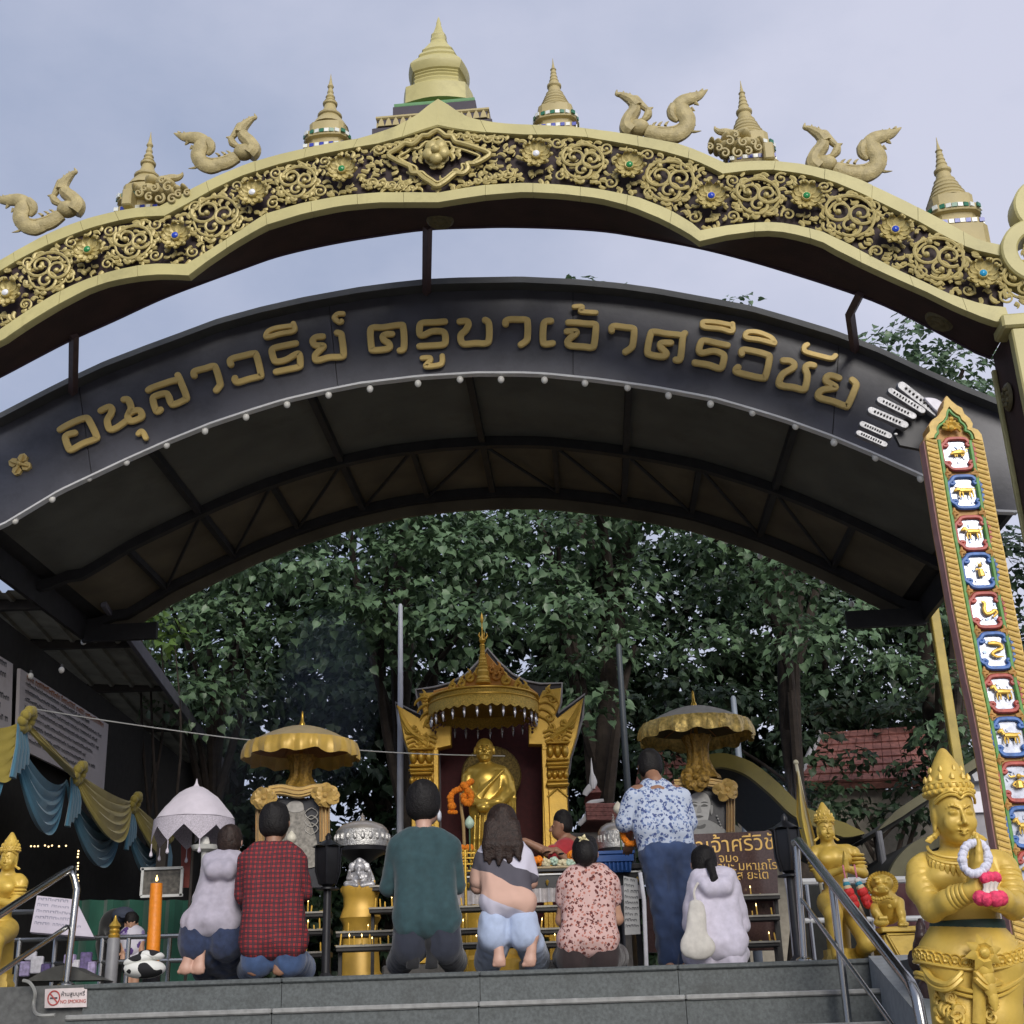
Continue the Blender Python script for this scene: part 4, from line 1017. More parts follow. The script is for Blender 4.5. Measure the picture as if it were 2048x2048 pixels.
def inkrow(mb,A,B,h,n,rnd_,up,nrm,fill=.86):
 """a row of small flat strokes (illegible print) from A to B"""
 d = (B - A); L_ = d.length; d = d.normalized(); x = 0.0
 while x < L_*fill:
  w = h*rnd_.uniform(.35,.9); g = h*rnd_.choice((.12,.15,.2,.7 if rnd_.random() < .3 else .2)); hh = h*rnd_.uniform(.6,1.0)
  p = A + d*x + nrm*.003
  for (a0,a1,b0,b1) in ((0,.22,0,hh),(.22,.8,hh*.72,hh),(.75,1,hh*.1,hh)):
   q = [p + d*(w*a0) + up*b0,p + d*(w*a1) + up*b0,p + d*(w*a1) + up*b1,p + d*(w*a0) + up*b1]
   mb.add(q,[(0,1,2,3)])
  x += w + g
def text_panel(name,corners,label,cat,rows,title=None,nrm=Vector((1,0,0)),th=0.03,ink=None,base=None,seed=1):
 TL,TR,BR,BL = corners; c = (TL + TR + BR + BL)/4
 t = thing(name,label,cat,c); m = MB(); m.prism([TL,TR,BR,BL],-nrm*th); obj('board',m,base or M_PANEL,t,smooth=False)
 R = random.Random(seed)
 for i in range(rows):
  v = (i + .75 + (1.0 if title else 0))/(rows + 1.0 + (1.0 if title else 0)); a = TL.lerp(BL,v); b = TR.lerp(BR,v); d = (b - a)
  mk = MB(); up = (TL - BL).normalized(); h = (TL - BL).length/(rows + 2)*.62
  inkrow(mk,a + d*.05,a + d*.95,h,0,R,up,nrm,R.uniform(.72,.98)); o_ = obj('text_line',mk,ink or M_PRINT,t,smooth=False,fix=False); o_['kind'] = 'stuff'
 if title:
  a = TL.lerp(BL,.10); b = TR.lerp(BR,.10); mk = MB(); inkrow(mk,a + (b - a)*.06,a + (b - a)*.94,(TL - BL).length*.09,0,R,(TL - BL).normalized(),nrm,.98); o_ = obj('title_line',mk,title,t,smooth=False,fix=False); o_['kind'] = 'stuff'
 return t
M_ORP = mat('orange_print',(0.30,0.10,0.03),.6)
text_panel('history_panel',[atx(41,1337,X0),atx(217,1449,X0),atx(208,1579,X0),atx(35,1494,X0)],'large white panel of printed lines with an orange title inside the left shed','panel',8,M_ORP,seed=4)
text_panel('history_panel',[atx(-60,1275,X0 + .02),atx(26,1328,X0 + .02),atx(22,1475,X0 + .02),atx(-66,1440,X0 + .02)],'pale printed panel cut off by the left edge of the view','panel',6,None,seed=9)
# drapes
def cloth(name,col): return mat(name,col,0.75,var=0.12,scale=7,sheen=0.3,bump=0.05)
M_YEL = cloth('drape_yellow',(0.30,0.235,0.035)); M_BLU = cloth('drape_blue',(0.045,0.155,0.230))
XD = X0 + 0.30
def swag(mb,A,B,s0,s1,folds,amp,nu=26,nv=22,out_=0.12):
 P = []; F = []
 for i in range(nu):
  u = i/(nu - 1); c = 4*u*(1 - u)
  for j in range(nv):
   v = j/(nv - 1)
   p = A.lerp(B,u) + Vector((0,0,-(s0 + (s1 - s0)*v)*c ** .85))
   ph = math.sin(v*math.pi*2*folds + 1.5*math.sin(u*3.1)); k = c ** .6
   p += Vector((out_*c*(0.3 + .7*v) + amp*ph*k,0,amp*.5*math.cos(v*math.pi*2*folds)*k)); p.z -= (v*.05*(1 - c))
   P.append(p)
 for i in range(nu - 1):
  for j in range(nv - 1): a = i*nv + j; F.append((a,a + 1,a + nv + 1,a + nv))
 mb.add(P,F)
KN = [atx(-75,1452,XD),atx(35,1440,XD),atx(141,1547,XD),atx(255,1606,XD),atx(328,1668,XD)]
KN[0] = at(-80,1452,KN[1].y - .1)
drape = thing('bunting_drape','yellow and blue cloth swags knotted along the front of the left shed','drape',KN[1])
for a,b,sy,sb in ((0,1,.18,.32),(1,2,.22,.80),(2,3,.62,.95),(3,4,.5,1.0)):
 A,B = KN[a],KN[b]; L_ = (B - A).length
 f = .17*L_ if a else .3
 m = MB(); swag(m,A + Vector((-.03,0,-.05)),B + Vector((-.03,0,-.05)),f*(.9 if a == 1 else 1.0),f*(2.9 if a == 1 else 2.3),5,.022,out_=.08); obj('blue_swag',m,M_BLU,drape)
 m = MB(); swag(m,A + Vector((.05,0,.02)),B + Vector((.05,0,.02)),f*.25,f*(.75 if a == 1 else 1.75),5,.020,out_=.12); obj('yellow_swag',m,M_YEL,drape)
for k in KN[1:]:
 m = MB(); R = random.Random(5)
 for i in range(9):
  a = i*.7; m.ball(k + Vector((.08 + .03*math.sin(a),.07*math.cos(a),.07*math.sin(a))),(.045,.055,.05),8,6)
 obj('knot',m,M_YEL,drape)
 m = MB()
 for j in range(4):
  q = k + Vector((.04,.05*(j - 1.5),-.04)); m.tube([q,q + Vector((.03,.02*(j - 1.5),-.2)),q + Vector((.02,.03*(j - 1.5),-.46 + .05*j))],[.02,.038,.05],7,.5)
 obj('tail',m,M_BLU,drape)
m = MB(); q = KN[-1]; m.tube([q,q + Vector((.02,0,-.3)),q + Vector((.05,0,-.5))],[.02,.09,.05],8,.4); obj('tail_end',m,M_YEL,drape)
# three spare bulbs on the shed
for (x,y,l_) in ((123,1340,'globe bulb hanging over the top of the left shed panel'),(61,1352,'globe bulb hanging before the orange title of the left shed panel')):
 bulb(at(x,y,11.5),l_,'bulbs at the left shed')
# overhead string
m = MB(); wp = [at(70,1418,11.5),at(217,1442,11.9),at(393,1467,12.4),at(500,1480,12.7),at(700,1499,13.2),at(850,1508,13.6),at(1010,1512,13.8)]
m.tube(crv(wp,6),.006,5); single('string_line',m,mat('white_string',(.55,.55,.52),.7),'thin white string strung from the left shed across to the shrine','string',loc=wp[0])
# poles
def pole(name,px,y0,y1,Y,r0,r1,col,label,top=None):
 a = at(px,y0,Y); b = Vector((a.x,Y,0.0)); m = MB(); t = thing(name,label,'pole',b)
 m.lathe([(r1,0),(r1,.6),(r0,a.z - .03),(r0*.6,a.z)],b,14); obj('shaft',m,mat(name + '_paint_' + str(px),col,.5,var=.12,scale=5),t)
 m = MB(); m.lathe([(r1*1.5,0),(r1*1.5,.05),(r1,.08)],b,14); obj('base_collar',m,M_STEEL,t)
 return t
pole('lamp_pole',801,1208,0,14.6,.026,.046,(.42,.43,.47),'tall pale grey pole just left of the golden shrine')
pole('lamp_pole',1237,1288,0,15.4,.035,.048,(.045,.055,.06),'dark pole right of the shrine, left of the man in blue floral shirt')
pole('lamp_pole',1466,1392,0,16.2,.035,.055,(.20,.23,.27),'blue-grey pole behind the right golden parasol')
# white lace parasol
def white_parasol():
 Y = 11.2; c = at(389,1640,Y); r = 76*mpp(Y); top = at(386,1572,Y).z - c.z
 t = thing('lace_parasol','white lace parasol with scalloped hem and hanging tassels','parasol',(c.x,c.y,0)); R = random.Random(2)
 m = MB(); P = []; F = []; nr_,ns = 9,48
 for i in range(nr_):
  q = i/(nr_ - 1)
  for j in range(ns):
   a = 2*math.pi*j/ns; bump_ = 1 - .05*abs(math.sin(a*4))*q
   rr = r*(q ** .86)*bump_; z = top*(1 - q ** 1.45) + .02*math.sin(5*q*3 + a*4)*q*(1 - q)
   P.append(c + Vector((math.cos(a)*rr,math.sin(a)*rr,z)))
 for i in range(nr_ - 1):
  for j in range(ns): a = i*ns + j; b = i*ns + (j + 1) % ns; F.append((a,b,b + ns,a + ns))
 m.add(P,F); WH = mat('parasol_white_cloth',(.62,.57,.64),.8,var=.06,sheen=.3); obj('cover',m,WH,t)
 LC = mat('parasol_lace',(.48,.44,.50),.85,var=.3,scale=120)
 m = MB(); P = []; F = []
 for j in range(ns*2 + 1):
  a = 2*math.pi*j/(ns*2); tri = abs(((a*8/(2*math.pi)) % 1) - .5)*2; dp = .075 + .125*(1 - tri)
  for v in range(5):
   q = v/4; P.append(c + Vector((math.cos(a)*r*(.985 + .03*q),math.sin(a)*r*(.985 + .03*q),-.005 - dp*q)))
 for j in range(ns*2):
  for v in range(4): a = j*5 + v; F.append((a,a + 1,a + 6,a + 5))
 m.add(P,F); obj('lace_hem',m,LC,t)
 for k in range(8):
  a = 2*math.pi*(k + .5)/8; q = c + Vector((math.cos(a)*r,math.sin(a)*r,-.205)); m = MB(); m.tube([q,q + Vector((0,0,-.06))],.004,5); m.lathe([(.004,0),(.012,-.02),(.014,-.04),(.004,-.05)],q + Vector((0,0,-.06)),8); obj('tassel',m,WH,t)
 m = MB(); m.lathe([(.012,-1.0*c.z),(.012,top)],c,8); obj('stick',m,M_WOODD,t)
 m = MB(); m.lathe([(.03,top - .01),(.012,top + .02),(.004,top + .06)],c,8); obj('finial',m,WH,t)
white_parasol()
m = MB(); q = at(410,1697,11.0); m.lathe([(.02,-.25),(.03,-.03),(.10,-.012),(.118,.022),(.112,.024),(.09,.0),(.01,-.005)],q,20); m.lathe([(.012,-q.z),(.012,-.2)],q,8)
single('offering_stand',m,mat('white_ceramic',(.66,.66,.62),.35),'small white dish on a stand under the lace parasol','stand',loc=(q.x,q.y,0))
q = at(410,1680,11.02); m = MB(); m.lathe([(.03,-.06),(.042,-.02),(.03,.02),(.012,.03)],q,12); single('offering_bowl',m,M_BULB,'small pale cup standing on the white dish','cup',loc=q)
# red board, framed notice, green cloth wall behind
def card(name,pts,Y,ma,label,cat,th=.03,group=None):
 P = [at(x,y,Y) for x,y in pts]; m = MB(); m.prism(P,(0,th,0)); return single(name,m,ma,label,cat,group,loc=P[0],smooth=False)
card('red_board',[(362,1680),(381,1680),(381,1775),(362,1775)],11.6,mat('red_lacquer',(.25,.045,.03),.5),'narrow red upright board left of the woman in grey','board')
fr = [(285,1737),(364,1737),(364,1792),(285,1792)]; P = [at(x,y,11.5) for x,y in fr]
t = thing('framed_notice','white framed notice hanging behind the orange candle','notice',P[3]); m = MB(); m.prism(P,(0,.02,0)); obj('picture',m,mat('dim_print',(.10,.09,.075),.5,var=.6,scale=25),t,smooth=False)
m = MB(); w = .022
for a,b in zip(P,P[1:] + P[:1]): m.box((a + b)/2 + Vector((0,-.012,0)),((b - a).length + w if abs(b.x - a.x) > .05 else w,.022,w if abs(b.x - a.x) > .05 else (b - a).length),0,0)
obj('frame',m,mat('white_frame',(.55,.55,.53),.5),t,smooth=False)
m = MB(); cl = []; n = 24
for i in range(n + 1):
 x = lerp(150,420,i/n); p = at(x,1800,12.6); cl.append((p.x,p.y + .05*math.sin(i*1.7),p.z))
m.strip(cl,[(x,y,0.02) for x,y,z in cl]); single('green_cloth',m,cloth('green_curtain',(.010,.085,.055)),'dark green cloth screen behind the child and candle','cloth',loc=cl[0])
# warm fairy-light strings
M_FAIRY = emis('fairy_light',(1.0,.72,.35),1.6)
def beads(pts,label):
 m = MB()
 for p in pts: m.ball(p,.008,6,4)
 return single('fairy_lights',m,M_FAIRY,label,'fairy lights','warm fairy lights in the left shed',loc=pts[0])
R = random.Random(8)
beads([at(156 + R.uniform(-1,1),y,11.7) for y in range(1702,1786,6) if R.random() < .8],'upright string of warm fairy lights beside the left handrail')
beads([at(x,1692 + R.uniform(-1.5,1.5),11.7) for x in range(62,146,7) if R.random() < .75],'level string of warm fairy lights under the blue drape')
# reading desk board
text_panel('reading_desk',[at(74,1791,10.2),at(151,1799,10.2),at(188,1874,9.9),at(60,1864,9.9)],'white sloping board of printed lines behind the left handrail','board',5,None,nrm=Vector((0,-.93,.36)),base=mat('desk_white',(.58,.53,.60),.5,var=.04),ink=mat('grey_print',(.30,.29,.36),.6),seed=12)
# stainless railings
M_SS = mat('stainless_steel',(.42,.42,.41),.22,1.0,var=.1,scale=3)
def rail(parts,label,group='stainless handrails'):
 t = thing('handrail',label,'handrail',(parts[0][0][0].x,parts[0][0][0].y,0),group)
 for pts,r in parts:
  m = MB(); m.tube(pts,r,10); obj('tube',m,M_SS,t)
 for pts,r in parts:
  e = pts[-1]
  if abs(e.z) < .05 or e.z < -1: m = MB(); m.lathe([(.055,0),(.055,.012),(.03,.03)],(e.x,e.y,max(e.z,-1.89)),12); obj('foot_flange',m,M_SS,t)
 return t
ya = 8.9
p0 = at(147,1748,ya); base = Vector((at(126,1966,ya).x + .02,ya,0.0)); p0.x = base.x + .015
top = at(136,1741,ya); far = at(-60,1868,7.5)
lo = at(134,1854,ya); lof = at(-60,1985,7.4)
rail([(crv([far,far.lerp(top,.97),top + Vector((.035,.0,-.03)),p0 + Vector((0,0,-.1))],5) + [base],.024),([lof,lo],.016)],'stainless handrail with bent top at the left end of the steps')
# railing behind, left
yb = 10.4
t = thing('rear_railing','low stainless railing behind the orange candle at the left','railing',(at(200,1900,yb).x,yb,0))
for y in (1874,1923): m = MB(); m.tube([at(30,y + 6,yb),at(420,y - 4,yb)],.018,8); obj('rail_tube',m,M_SS,t)
m = MB(); m.tube([at(20,1824,yb - .2),at(136,1822,yb - .2)],.022,8); obj('rail_tube',m,M_SS,t)
for x in (40,112,206,258,340): p = at(x,1876,yb); m = MB(); m.tube([p,Vector((p.x,yb,0))],.018,8); obj('upright',m,M_SS,t)
# gold finial bollard
p = at(228,1876,9.3); t = thing('finial_post','short grey post topped by a gold lotus-bud finial','post',(p.x,p.y,0))
m = MB(); m.lathe([(.042,0),(.042,p.z - .01),(.036,p.z)],(p.x,p.y,0),16); obj('shaft',m,mat('grey_post',(.20,.20,.21),.5),t)
M_GLD = mat('bright_gold',(.70,.44,.075),.28,.75,var=.12,scale=8)
m = MB(); h = at(228,1831,9.3).z - p.z; m.lathe([(.036,0),(.04,h*.12),(.03,h*.2),(.036,h*.32),(.03,h*.4),(.042,h*.52),(.034,h*.62),(.016,h*.75),(.004,h)],p,16); obj('finial',m,M_GLD,t)
# giant orange candle
t = thing('giant_candle','giant orange candle with a small flame standing at the left','candle',(at(306,1906,9.25).x,9.25,0))
b0,b1 = at(306,1908,9.25),at(313,1767,9.25); b0.z = max(b0.z,.1)
m = MB(); m.tube([Vector((b0.x,9.25,.10)),b0.lerp(b1,.3),b0.lerp(b1,.33),b0.lerp(b1,.7),b1],[.046,.046,.044,.044,.041],10); obj('body',m,mat('orange_wax',(.72,.22,.008),.45,var=.08,scale=30,bump=.3,bscale=40),t)
m = MB(); m.lathe([(.005,0),(.004,.02)],b1,6); obj('wick',m,M_STEEL,t)
m = MB(); m.lathe([(.002,0),(.010,.012),(.007,.026),(.001,.045)],b1 + Vector((0,0,.012)),8); obj('flame',m,emis('flame_yellow',(1.0,.62,.2),2.5),t)
m = MB(); m.lathe([(.06,0),(.06,.09),(.05,.11)],(b0.x,9.25,0),12); obj('holder',m,M_STEEL,t)
# cow-print plush bag
mc_ = bpy.data.materials.new('cow_print'); mc_.use_nodes = True; n = mc_.node_tree.nodes; l = mc_.node_tree.links
tcn = n.new('ShaderNodeTexCoord'); nz = n.new('ShaderNodeTexNoise'); nz.inputs['Scale'].default_value = 11; nz.inputs['Detail'].default_value = 0
rp = n.new('ShaderNodeValToRGB'); rp.color_ramp.interpolation = 'CONSTANT'; rp.color_ramp.elements[0].color = (.70,.70,.66,1); rp.color_ramp.elements[1].position = .49; rp.color_ramp.elements[1].color = (.012,.012,.014,1)
l.new(tcn.outputs['Object'],nz.inputs[0]); l.new(nz.outputs[0],rp.inputs[0]); l.new(rp.outputs[0],n['Principled BSDF'].inputs['Base Color']); n['Principled BSDF'].inputs['Roughness'].default_value = .9
t = thing('plush_bag','black and white cow-print plush bag lying beside the orange candle','bag',(at(288,1950,8.98).x,8.98,0)); s_ = mpp(8.98)
for nm,(x,y),r_,tilt in (('body',(288,1938),(40,30,17),0),('flap',(281,1920),(34,26,11),-14),('strap_roll',(303,1910),(24,22,9),8)):
 m = MB(); m.ball(at(x,y,8.98),[q*s_ for q in r_],18,12,Matrix.Rotation(rad(tilt),3,'Y')); obj(nm,m,mc_,t)
# low wavy kerb stones and packets at the left
m = MB(); m.prism([at(x,y,9.05) for x,y in ((50,1962),(80,1945),(105,1934),(124,1930),(146,1934),(170,1946),(207,1960))],(0,.25,0)); single('wave_kerb',m,mat('kerb_dark',(.06,.06,.055),.8,var=.2),'low wave-shaped dark kerb under the left handrail post','kerb',loc=at(124,1955,9.05))
PK = [mat('packet_lilac',(.36,.30,.48),.5,var=.4,scale=40),mat('packet_white',(.60,.58,.62),.5,var=.2,scale=40),mat('packet_purple',(.11,.08,.20),.5,var=.5,scale=40)]
R = random.Random(6)
for i,(x,y,w,h) in enumerate(((50,1938,18,26),(74,1930,22,30),(92,1938,16,18),(140,1918,20,16),(148,1934,24,24),(172,1924,20,34),(184,1936,14,22),(62,1912,20,16))):
 p = at(x,y,10.0); m = MB(); m.box(p,(w*mpp(10),.05,h*mpp(10)),R.uniform(-.3,.3),.006); single('offering_packet',m,PK[i % 3],['lilac','white','purple'][i % 3] + ' paper packet behind the left handrail, ' + ['at the far left of the pile','tall one in the left group','at the right of the left group','right of the handrail post at the top','broad one right of the handrail post','tallest one near the finial post','lowest one by the finial post','uppermost in the left group'][i],'packet','packets behind the left handrail',loc=p)
# no-smoking sign on the top riser
t = thing('no_smoking_sign','white no-smoking sign with a red ring on the top step','sign',at(131,1996,PFY - .01))
YS = PFY - .012; P = [at(90,1978,YS),at(174,1975,YS),at(173,2014,YS),at(89,2016,YS)]
m = MB(); m.prism(P,(0,.006,0)); obj('plate',m,mat('sign_white',(.62,.54,.53),.4),t,smooth=False)
RED = mat('sign_red',(.42,.06,.05),.5); c = at(107.5,1996,YS - .004); s_ = mpp(YS)
m = MB(); pc = [c + Vector((math.cos(a)*10.5*s_,0,math.sin(a)*12*s_)) for a in np.linspace(0,2*math.pi,25)]; ribbon(m,pc,2.2*s_,(0,-1,0),.002); ribbon(m,[c + Vector((-7.5*s_,0,8*s_)),c + Vector((7.5*s_,0,-8*s_))],2.2*s_,(0,-1,0),.003); obj('ring',m,RED,t,smooth=False)
m = MB(); m.box(c + Vector((0,-.001,0)),(13*s_,.002,2.6*s_)); obj('cigarette',m,M_PRINT,t,smooth=False)
def text(body,p,size,ma,name,parent,ext=.0015,rz=0.0,sx=1.0,align='CENTER',R=None):
 cu = bpy.data.curves.new(name,'FONT'); cu.body = body; cu.size = size; cu.extrude = ext; cu.align_x = align; cu.align_y = 'CENTER'; cu.resolution_u = 3
 to = bpy.data.objects.new('tmp',cu); COL.objects.link(to); bpy.context.view_layer.update()
 me = bpy.data.meshes.new_from_object(to.evaluated_get(bpy.context.evaluated_depsgraph_get())); bpy.data.objects.remove(to)
 me.name = name; me.materials.clear(); me.materials.append(ma)
 Mx = (R if R is not None else Matrix.Rotation(rz,3,'Z') @ Matrix.Rotation(rad(90),3,'X')).to_4x4() @ Matrix.Diagonal((sx,1,1,1))
 me.transform(Matrix.Translation(Vector(p) - ROOT[parent.name]) @ Mx)
 o = bpy.data.objects.new(name,me); COL.objects.link(o); o.parent = parent; o['kind'] = 'stuff'; return o
text('ห้ามสูบบุหรี่',at(146,1988,YS - .003),.034,M_PRINT,'thai_line',t); text('NO SMOKING',at(146,2003,YS - .003),.030,RED,'english_line',t,sx=.85)
# cable along the step corner
m = MB(); m.tube(crv([at(46,1961,8.68),at(60,1966,8.67),at(70,1985,8.67),at(67,2012,8.67),at(76,2030,8.40),at(110,2030,8.36)],5),.011,6); single('cable',m,mat('grey_cable',(.30,.30,.28),.6),'grey cable bent around the left corner of the top step','cable',loc=at(60,1966,8.67))
# ================================================================== the golden shrine and what stands about it
M_SHG = mat('shrine_gold',(0.66,0.40,0.055),0.36,0.35,var=0.12,scale=7,bump=0.15,bscale=50,dirt=.25,dirtcol=(.25,.13,.02))
M_SHO = mat('shrine_orange_gold',(0.55,0.25,0.04),0.4,0.25,var=0.15,scale=9,bump=.15)
M_FIL = mat('filigree_gold',(0.60,0.40,0.075),0.35,0.45,var=0.3,scale=70,bump=1.0,bscale=110)
M_SHB2 = mat('shrine_back_board',(0.035,0.030,0.032),.7,var=.2)
M_SHE = mat('shrine_grey_edge',(0.24,0.225,0.22),.6,var=.15)
M_VEL = mat('maroon_velvet',(0.075,0.010,0.012),.75,var=.2,scale=20,sheen=.2)
M_SIL = mat('chased_silver',(0.50,0.49,0.47),.38,.7,var=.3,scale=50,bump=.7,bscale=90)
M_BLK = mat('black_enamel',(0.010,0.010,0.012),.35,var=.2)
SHY = 14.0
def S(x,y,d=0.0): return at(750 + x/4.293,1200 + y/4.293,SHY + d)
sM = Matrix.Identity(3); BK = Vector((0,1,0))
sc0 = S(950,1900); shrine = thing('golden_shrine','golden shrine with winged pillars, maroon niche and tall tiered spire','shrine',(sc0.x,SHY,0))
FL = 3000   # lower continuation of the facade in crop pixels
def low(x): q = S(x,1932); return Vector((q.x,q.y,0.25))
def piece(name,pts,ma,d0,th,bev=.012,lowx=None):
 P = [S(x,y,d0) for x,y in pts]
 m = MB(); m.prism(P,BK*th,bev); return obj(name,m,ma,shrine)
bo = [(965,415),(1060,528),(1180,638),(1300,698),(1420,720),(1605,715),(1598,880),(1572,975),(1803,808),(1785,1000),(1725,1210),(1682,1350),(1662,1500),(1690,2900),(300,2900),(322,1600),(300,1350),(250,1225),(200,1060),(176,880),(392,985),(366,880),(350,770),(500,750),(640,715),(780,640),(880,535)]
piece('back_board',bo,M_SHB2,.64,.10,0)
m = MB(); pe = [S(x,y,.14) for x,y in bo if y < 1700]; k = [i for i,q in enumerate(bo) if q == (1662,1500)][0]
m.tube([S(x,y,.63) for x,y in bo[14:] if y < 1700][0:] + [S(x,y,.63) for x,y in bo[:13]],.014,6); obj('board_edging',m,M_SHE,shrine)
Lp = [(190,900),(392,1018),(418,990),(400,880),(380,800),(500,790),(530,900),(545,1075),(655,1080),(655,1250),(540,1275),(548,2900),(322,2900),(330,1600),(302,1350),(245,1190)]
Rp = [(1790,838),(1566,1010),(1545,985),(1590,880),(1598,752),(1440,775),(1390,880),(1345,1060),(1318,1075),(1318,1240),(1430,1242),(1452,2900),(1662,2900),(1652,1500),(1678,1340),(1735,1160)]
piece('pillar_wing',Lp,M_SHG,.0,.14); piece('pillar_wing',Rp,M_SHG,.0,.14)
piece('gable',[(958,450),(1050,562),(1180,675),(1345,760),(1400,800),(1400,840),(490,840),(500,775),(740,712),(862,600)],M_SHO,.02,.12)
piece('niche_back',[(500,900),(1480,900),(1480,2900),(500,2900)],M_VEL,.55,.05,0)
m = MB(); a_,b_ = S(520,1000,.1),S(1470,1000,.1)
for q in (a_,b_): m.box((q.x,SHY + .38,(q.z)/2 + .1),(.05,.5,q.z),0)
obj('niche_side',m,M_VEL,shrine)
def tubeS(name,pts,r,d=-.02,ma=None,seg=7,n=5,taper=None):
 m = MB(); pc = crv([S(x,y,d) for x,y in pts],n); k = len(pc)
 rr = [r*(np.interp(i/(k - 1),np.linspace(0,1,len(taper)),taper) if taper else 1) for i in range(k)]
 m.tube(pc,rr,seg); return obj(name,m,ma or M_SHG,shrine)
# pillar mouldings, lotus rows
for side,(x0,x1,yo) in enumerate(((296,500,52),(1472,1662,0))):
 def bar(y0,y1,ex_,d=.0):
  m = MB(); a = S(x0 - ex_,(y0 + y1)/2 + yo,-.03); b = S(x1 + ex_,(y0 + y1)/2 + yo,-.03); h = (y1 - y0)/4.293*mpp(SHY)
  m.box((a + b)/2,((b - a).length,.12,h),0,min(.02,h*.45)); obj('moulding',m,M_SHG,shrine)
 for y0,y1,ex_ in ((1362,1384,2),(1395,1425,8),(1432,1452,-6),(1545,1562,-4),(1568,1605,6),(1225,1240,4)): bar(y0,y1,ex_)
 for (yc,hh,nn,ry) in ((1295,56,3,.10),(1500,34,4,.07)):
  for i in range(nn):
   xx = lerp(x0,x1,(i + .5)/nn); w_ = (x1 - x0)/nn/2/4.293*mpp(SHY)
   m = MB(); m.ball(S(xx,yc + yo,-.015),(w_*1.02,.06,hh/4.293*mpp(SHY)),10,8); obj('lotus_petal',m,M_SHG,shrine)
 m = MB(); a = S(x0 + 14,1640 + yo,-.006); b = S(x1 - 10,1640 + yo,-.006); lowz = .3
 m.prism([a,b,Vector((b.x,b.y,lowz)),Vector((a.x,a.y,lowz))],BK*.05,.015); obj('shaft_panel',m,M_SHG,shrine)
 xm = (x0 + x1)/2
 tubeS('arch_trim',[(x0 + 10,1690 + yo),(xm - 45,1655 + yo),(xm - 12,1625 + yo),(xm,1610 + yo),(xm + 12,1625 + yo),(xm + 45,1655 + yo),(x1 - 6,1690 + yo)],.012)
 # wing feathers and curls
 sg = -1 if side == 0 else 1; xe = x0 if side == 0 else x1
 for k in range(5):
  xa = xm + sg*(-40 + 22*k); ya_ = 1190 - 40*k + yo
  tip = (188 + k*16,905 + k*55) if side == 0 else (1782 - k*16,850 + k*58)
  tubeS('wing_feather',[(xa,ya_),(lerp(xa,tip[0],.5) + sg*12,lerp(ya_,tip[1],.5) + 40),tip],.030 - .002*k,-.012 - .008*(k % 2),taper=(1,.9,.2))
 for (cx,cy,r,h) in ((xm - 55,1100 + yo,34,1),(xm + 50,1130 + yo,32,-1),(xm - sg*70,1010 + yo,38,sg),(xm,1190 + yo,30,1),(xm + sg*55,1060 + yo,26,-1),(xm - sg*40,1175 + yo,24,1)):
  pts = []
  for i in range(14):
   q = i/13; R_ = r*(1 - .75*q); an = -1.5 + h*7*q; pts.append((cx + math.cos(an)*R_,cy + math.sin(an)*R_))
  tubeS('curl',pts,.018,-.015,n=2,taper=(1,1,.8))
 for k in range(3):
  yy = 1218 + yo - 40*k; tubeS('scallop',[(x0 - 8 - 10*k,yy),(x0 + 40,yy - 24),(x0 + 70,yy),(xm,yy - 20),(x1 - 60,yy),(x1 - 30,yy - 24),(x1 + 12 + 10*k,yy)],.014,-.02)
 for k in range(4):
  yy = 1050 - 62*k + yo*.4; xi = 500 - 26*k if side == 0 else 1415 + 26*k
  tubeS('shoulder_leaf',[(xi + sg*-60,yy - 30),(xi,yy - 50),(xi + sg*60,yy - 20),(xi + sg*85,yy + 24)],.017,-.012,taper=(.3,1,1,.4))
 # inner gold strip of the niche
 xi = 522 if side == 0 else 1452
 a = S(xi - 24,1280,-.012); m = MB(); b = S(xi + 24,1280,-.012); m.prism([a,b,Vector((b.x,b.y,.28)),Vector((a.x,a.y,.28))],BK*.06,.012); obj('niche_frame',m,M_SHG,shrine)
# gable foliage
for (cx,cy,r,h,ma) in ((1035,650,46,1,M_SHO),(1130,690,40,-1,M_SHG),(1220,735,36,1,M_SHG),(820,665,38,-1,M_SHG),(740,715,34,1,M_SHG),(1000,600,30,1,M_SHO),(1075,600,34,-1,M_SHO),(880,620,28,1,M_SHG),(1300,760,30,-1,M_SHG),(660,740,28,1,M_SHG),(1480,800,36,1,M_SHG),(430,840,34,-1,M_SHG),(1530,850,30,-1,M_SHG)):
 pts = []
 for i in range(16):
  q = i/15; R_ = r*(1 - .75*q); an = -2 + h*7.5*q; pts.append((cx + math.cos(an)*R_,cy + math.sin(an)*R_))
 tubeS('gable_curl',pts,.020,-.0,ma,n=2)
 tubeS('gable_leaf',[(cx - 20,cy + 10),(cx + 4*h,cy - r - 8),(cx + 26*h,cy - r - 40)],.022,.0,ma,taper=(1,.8,.1))
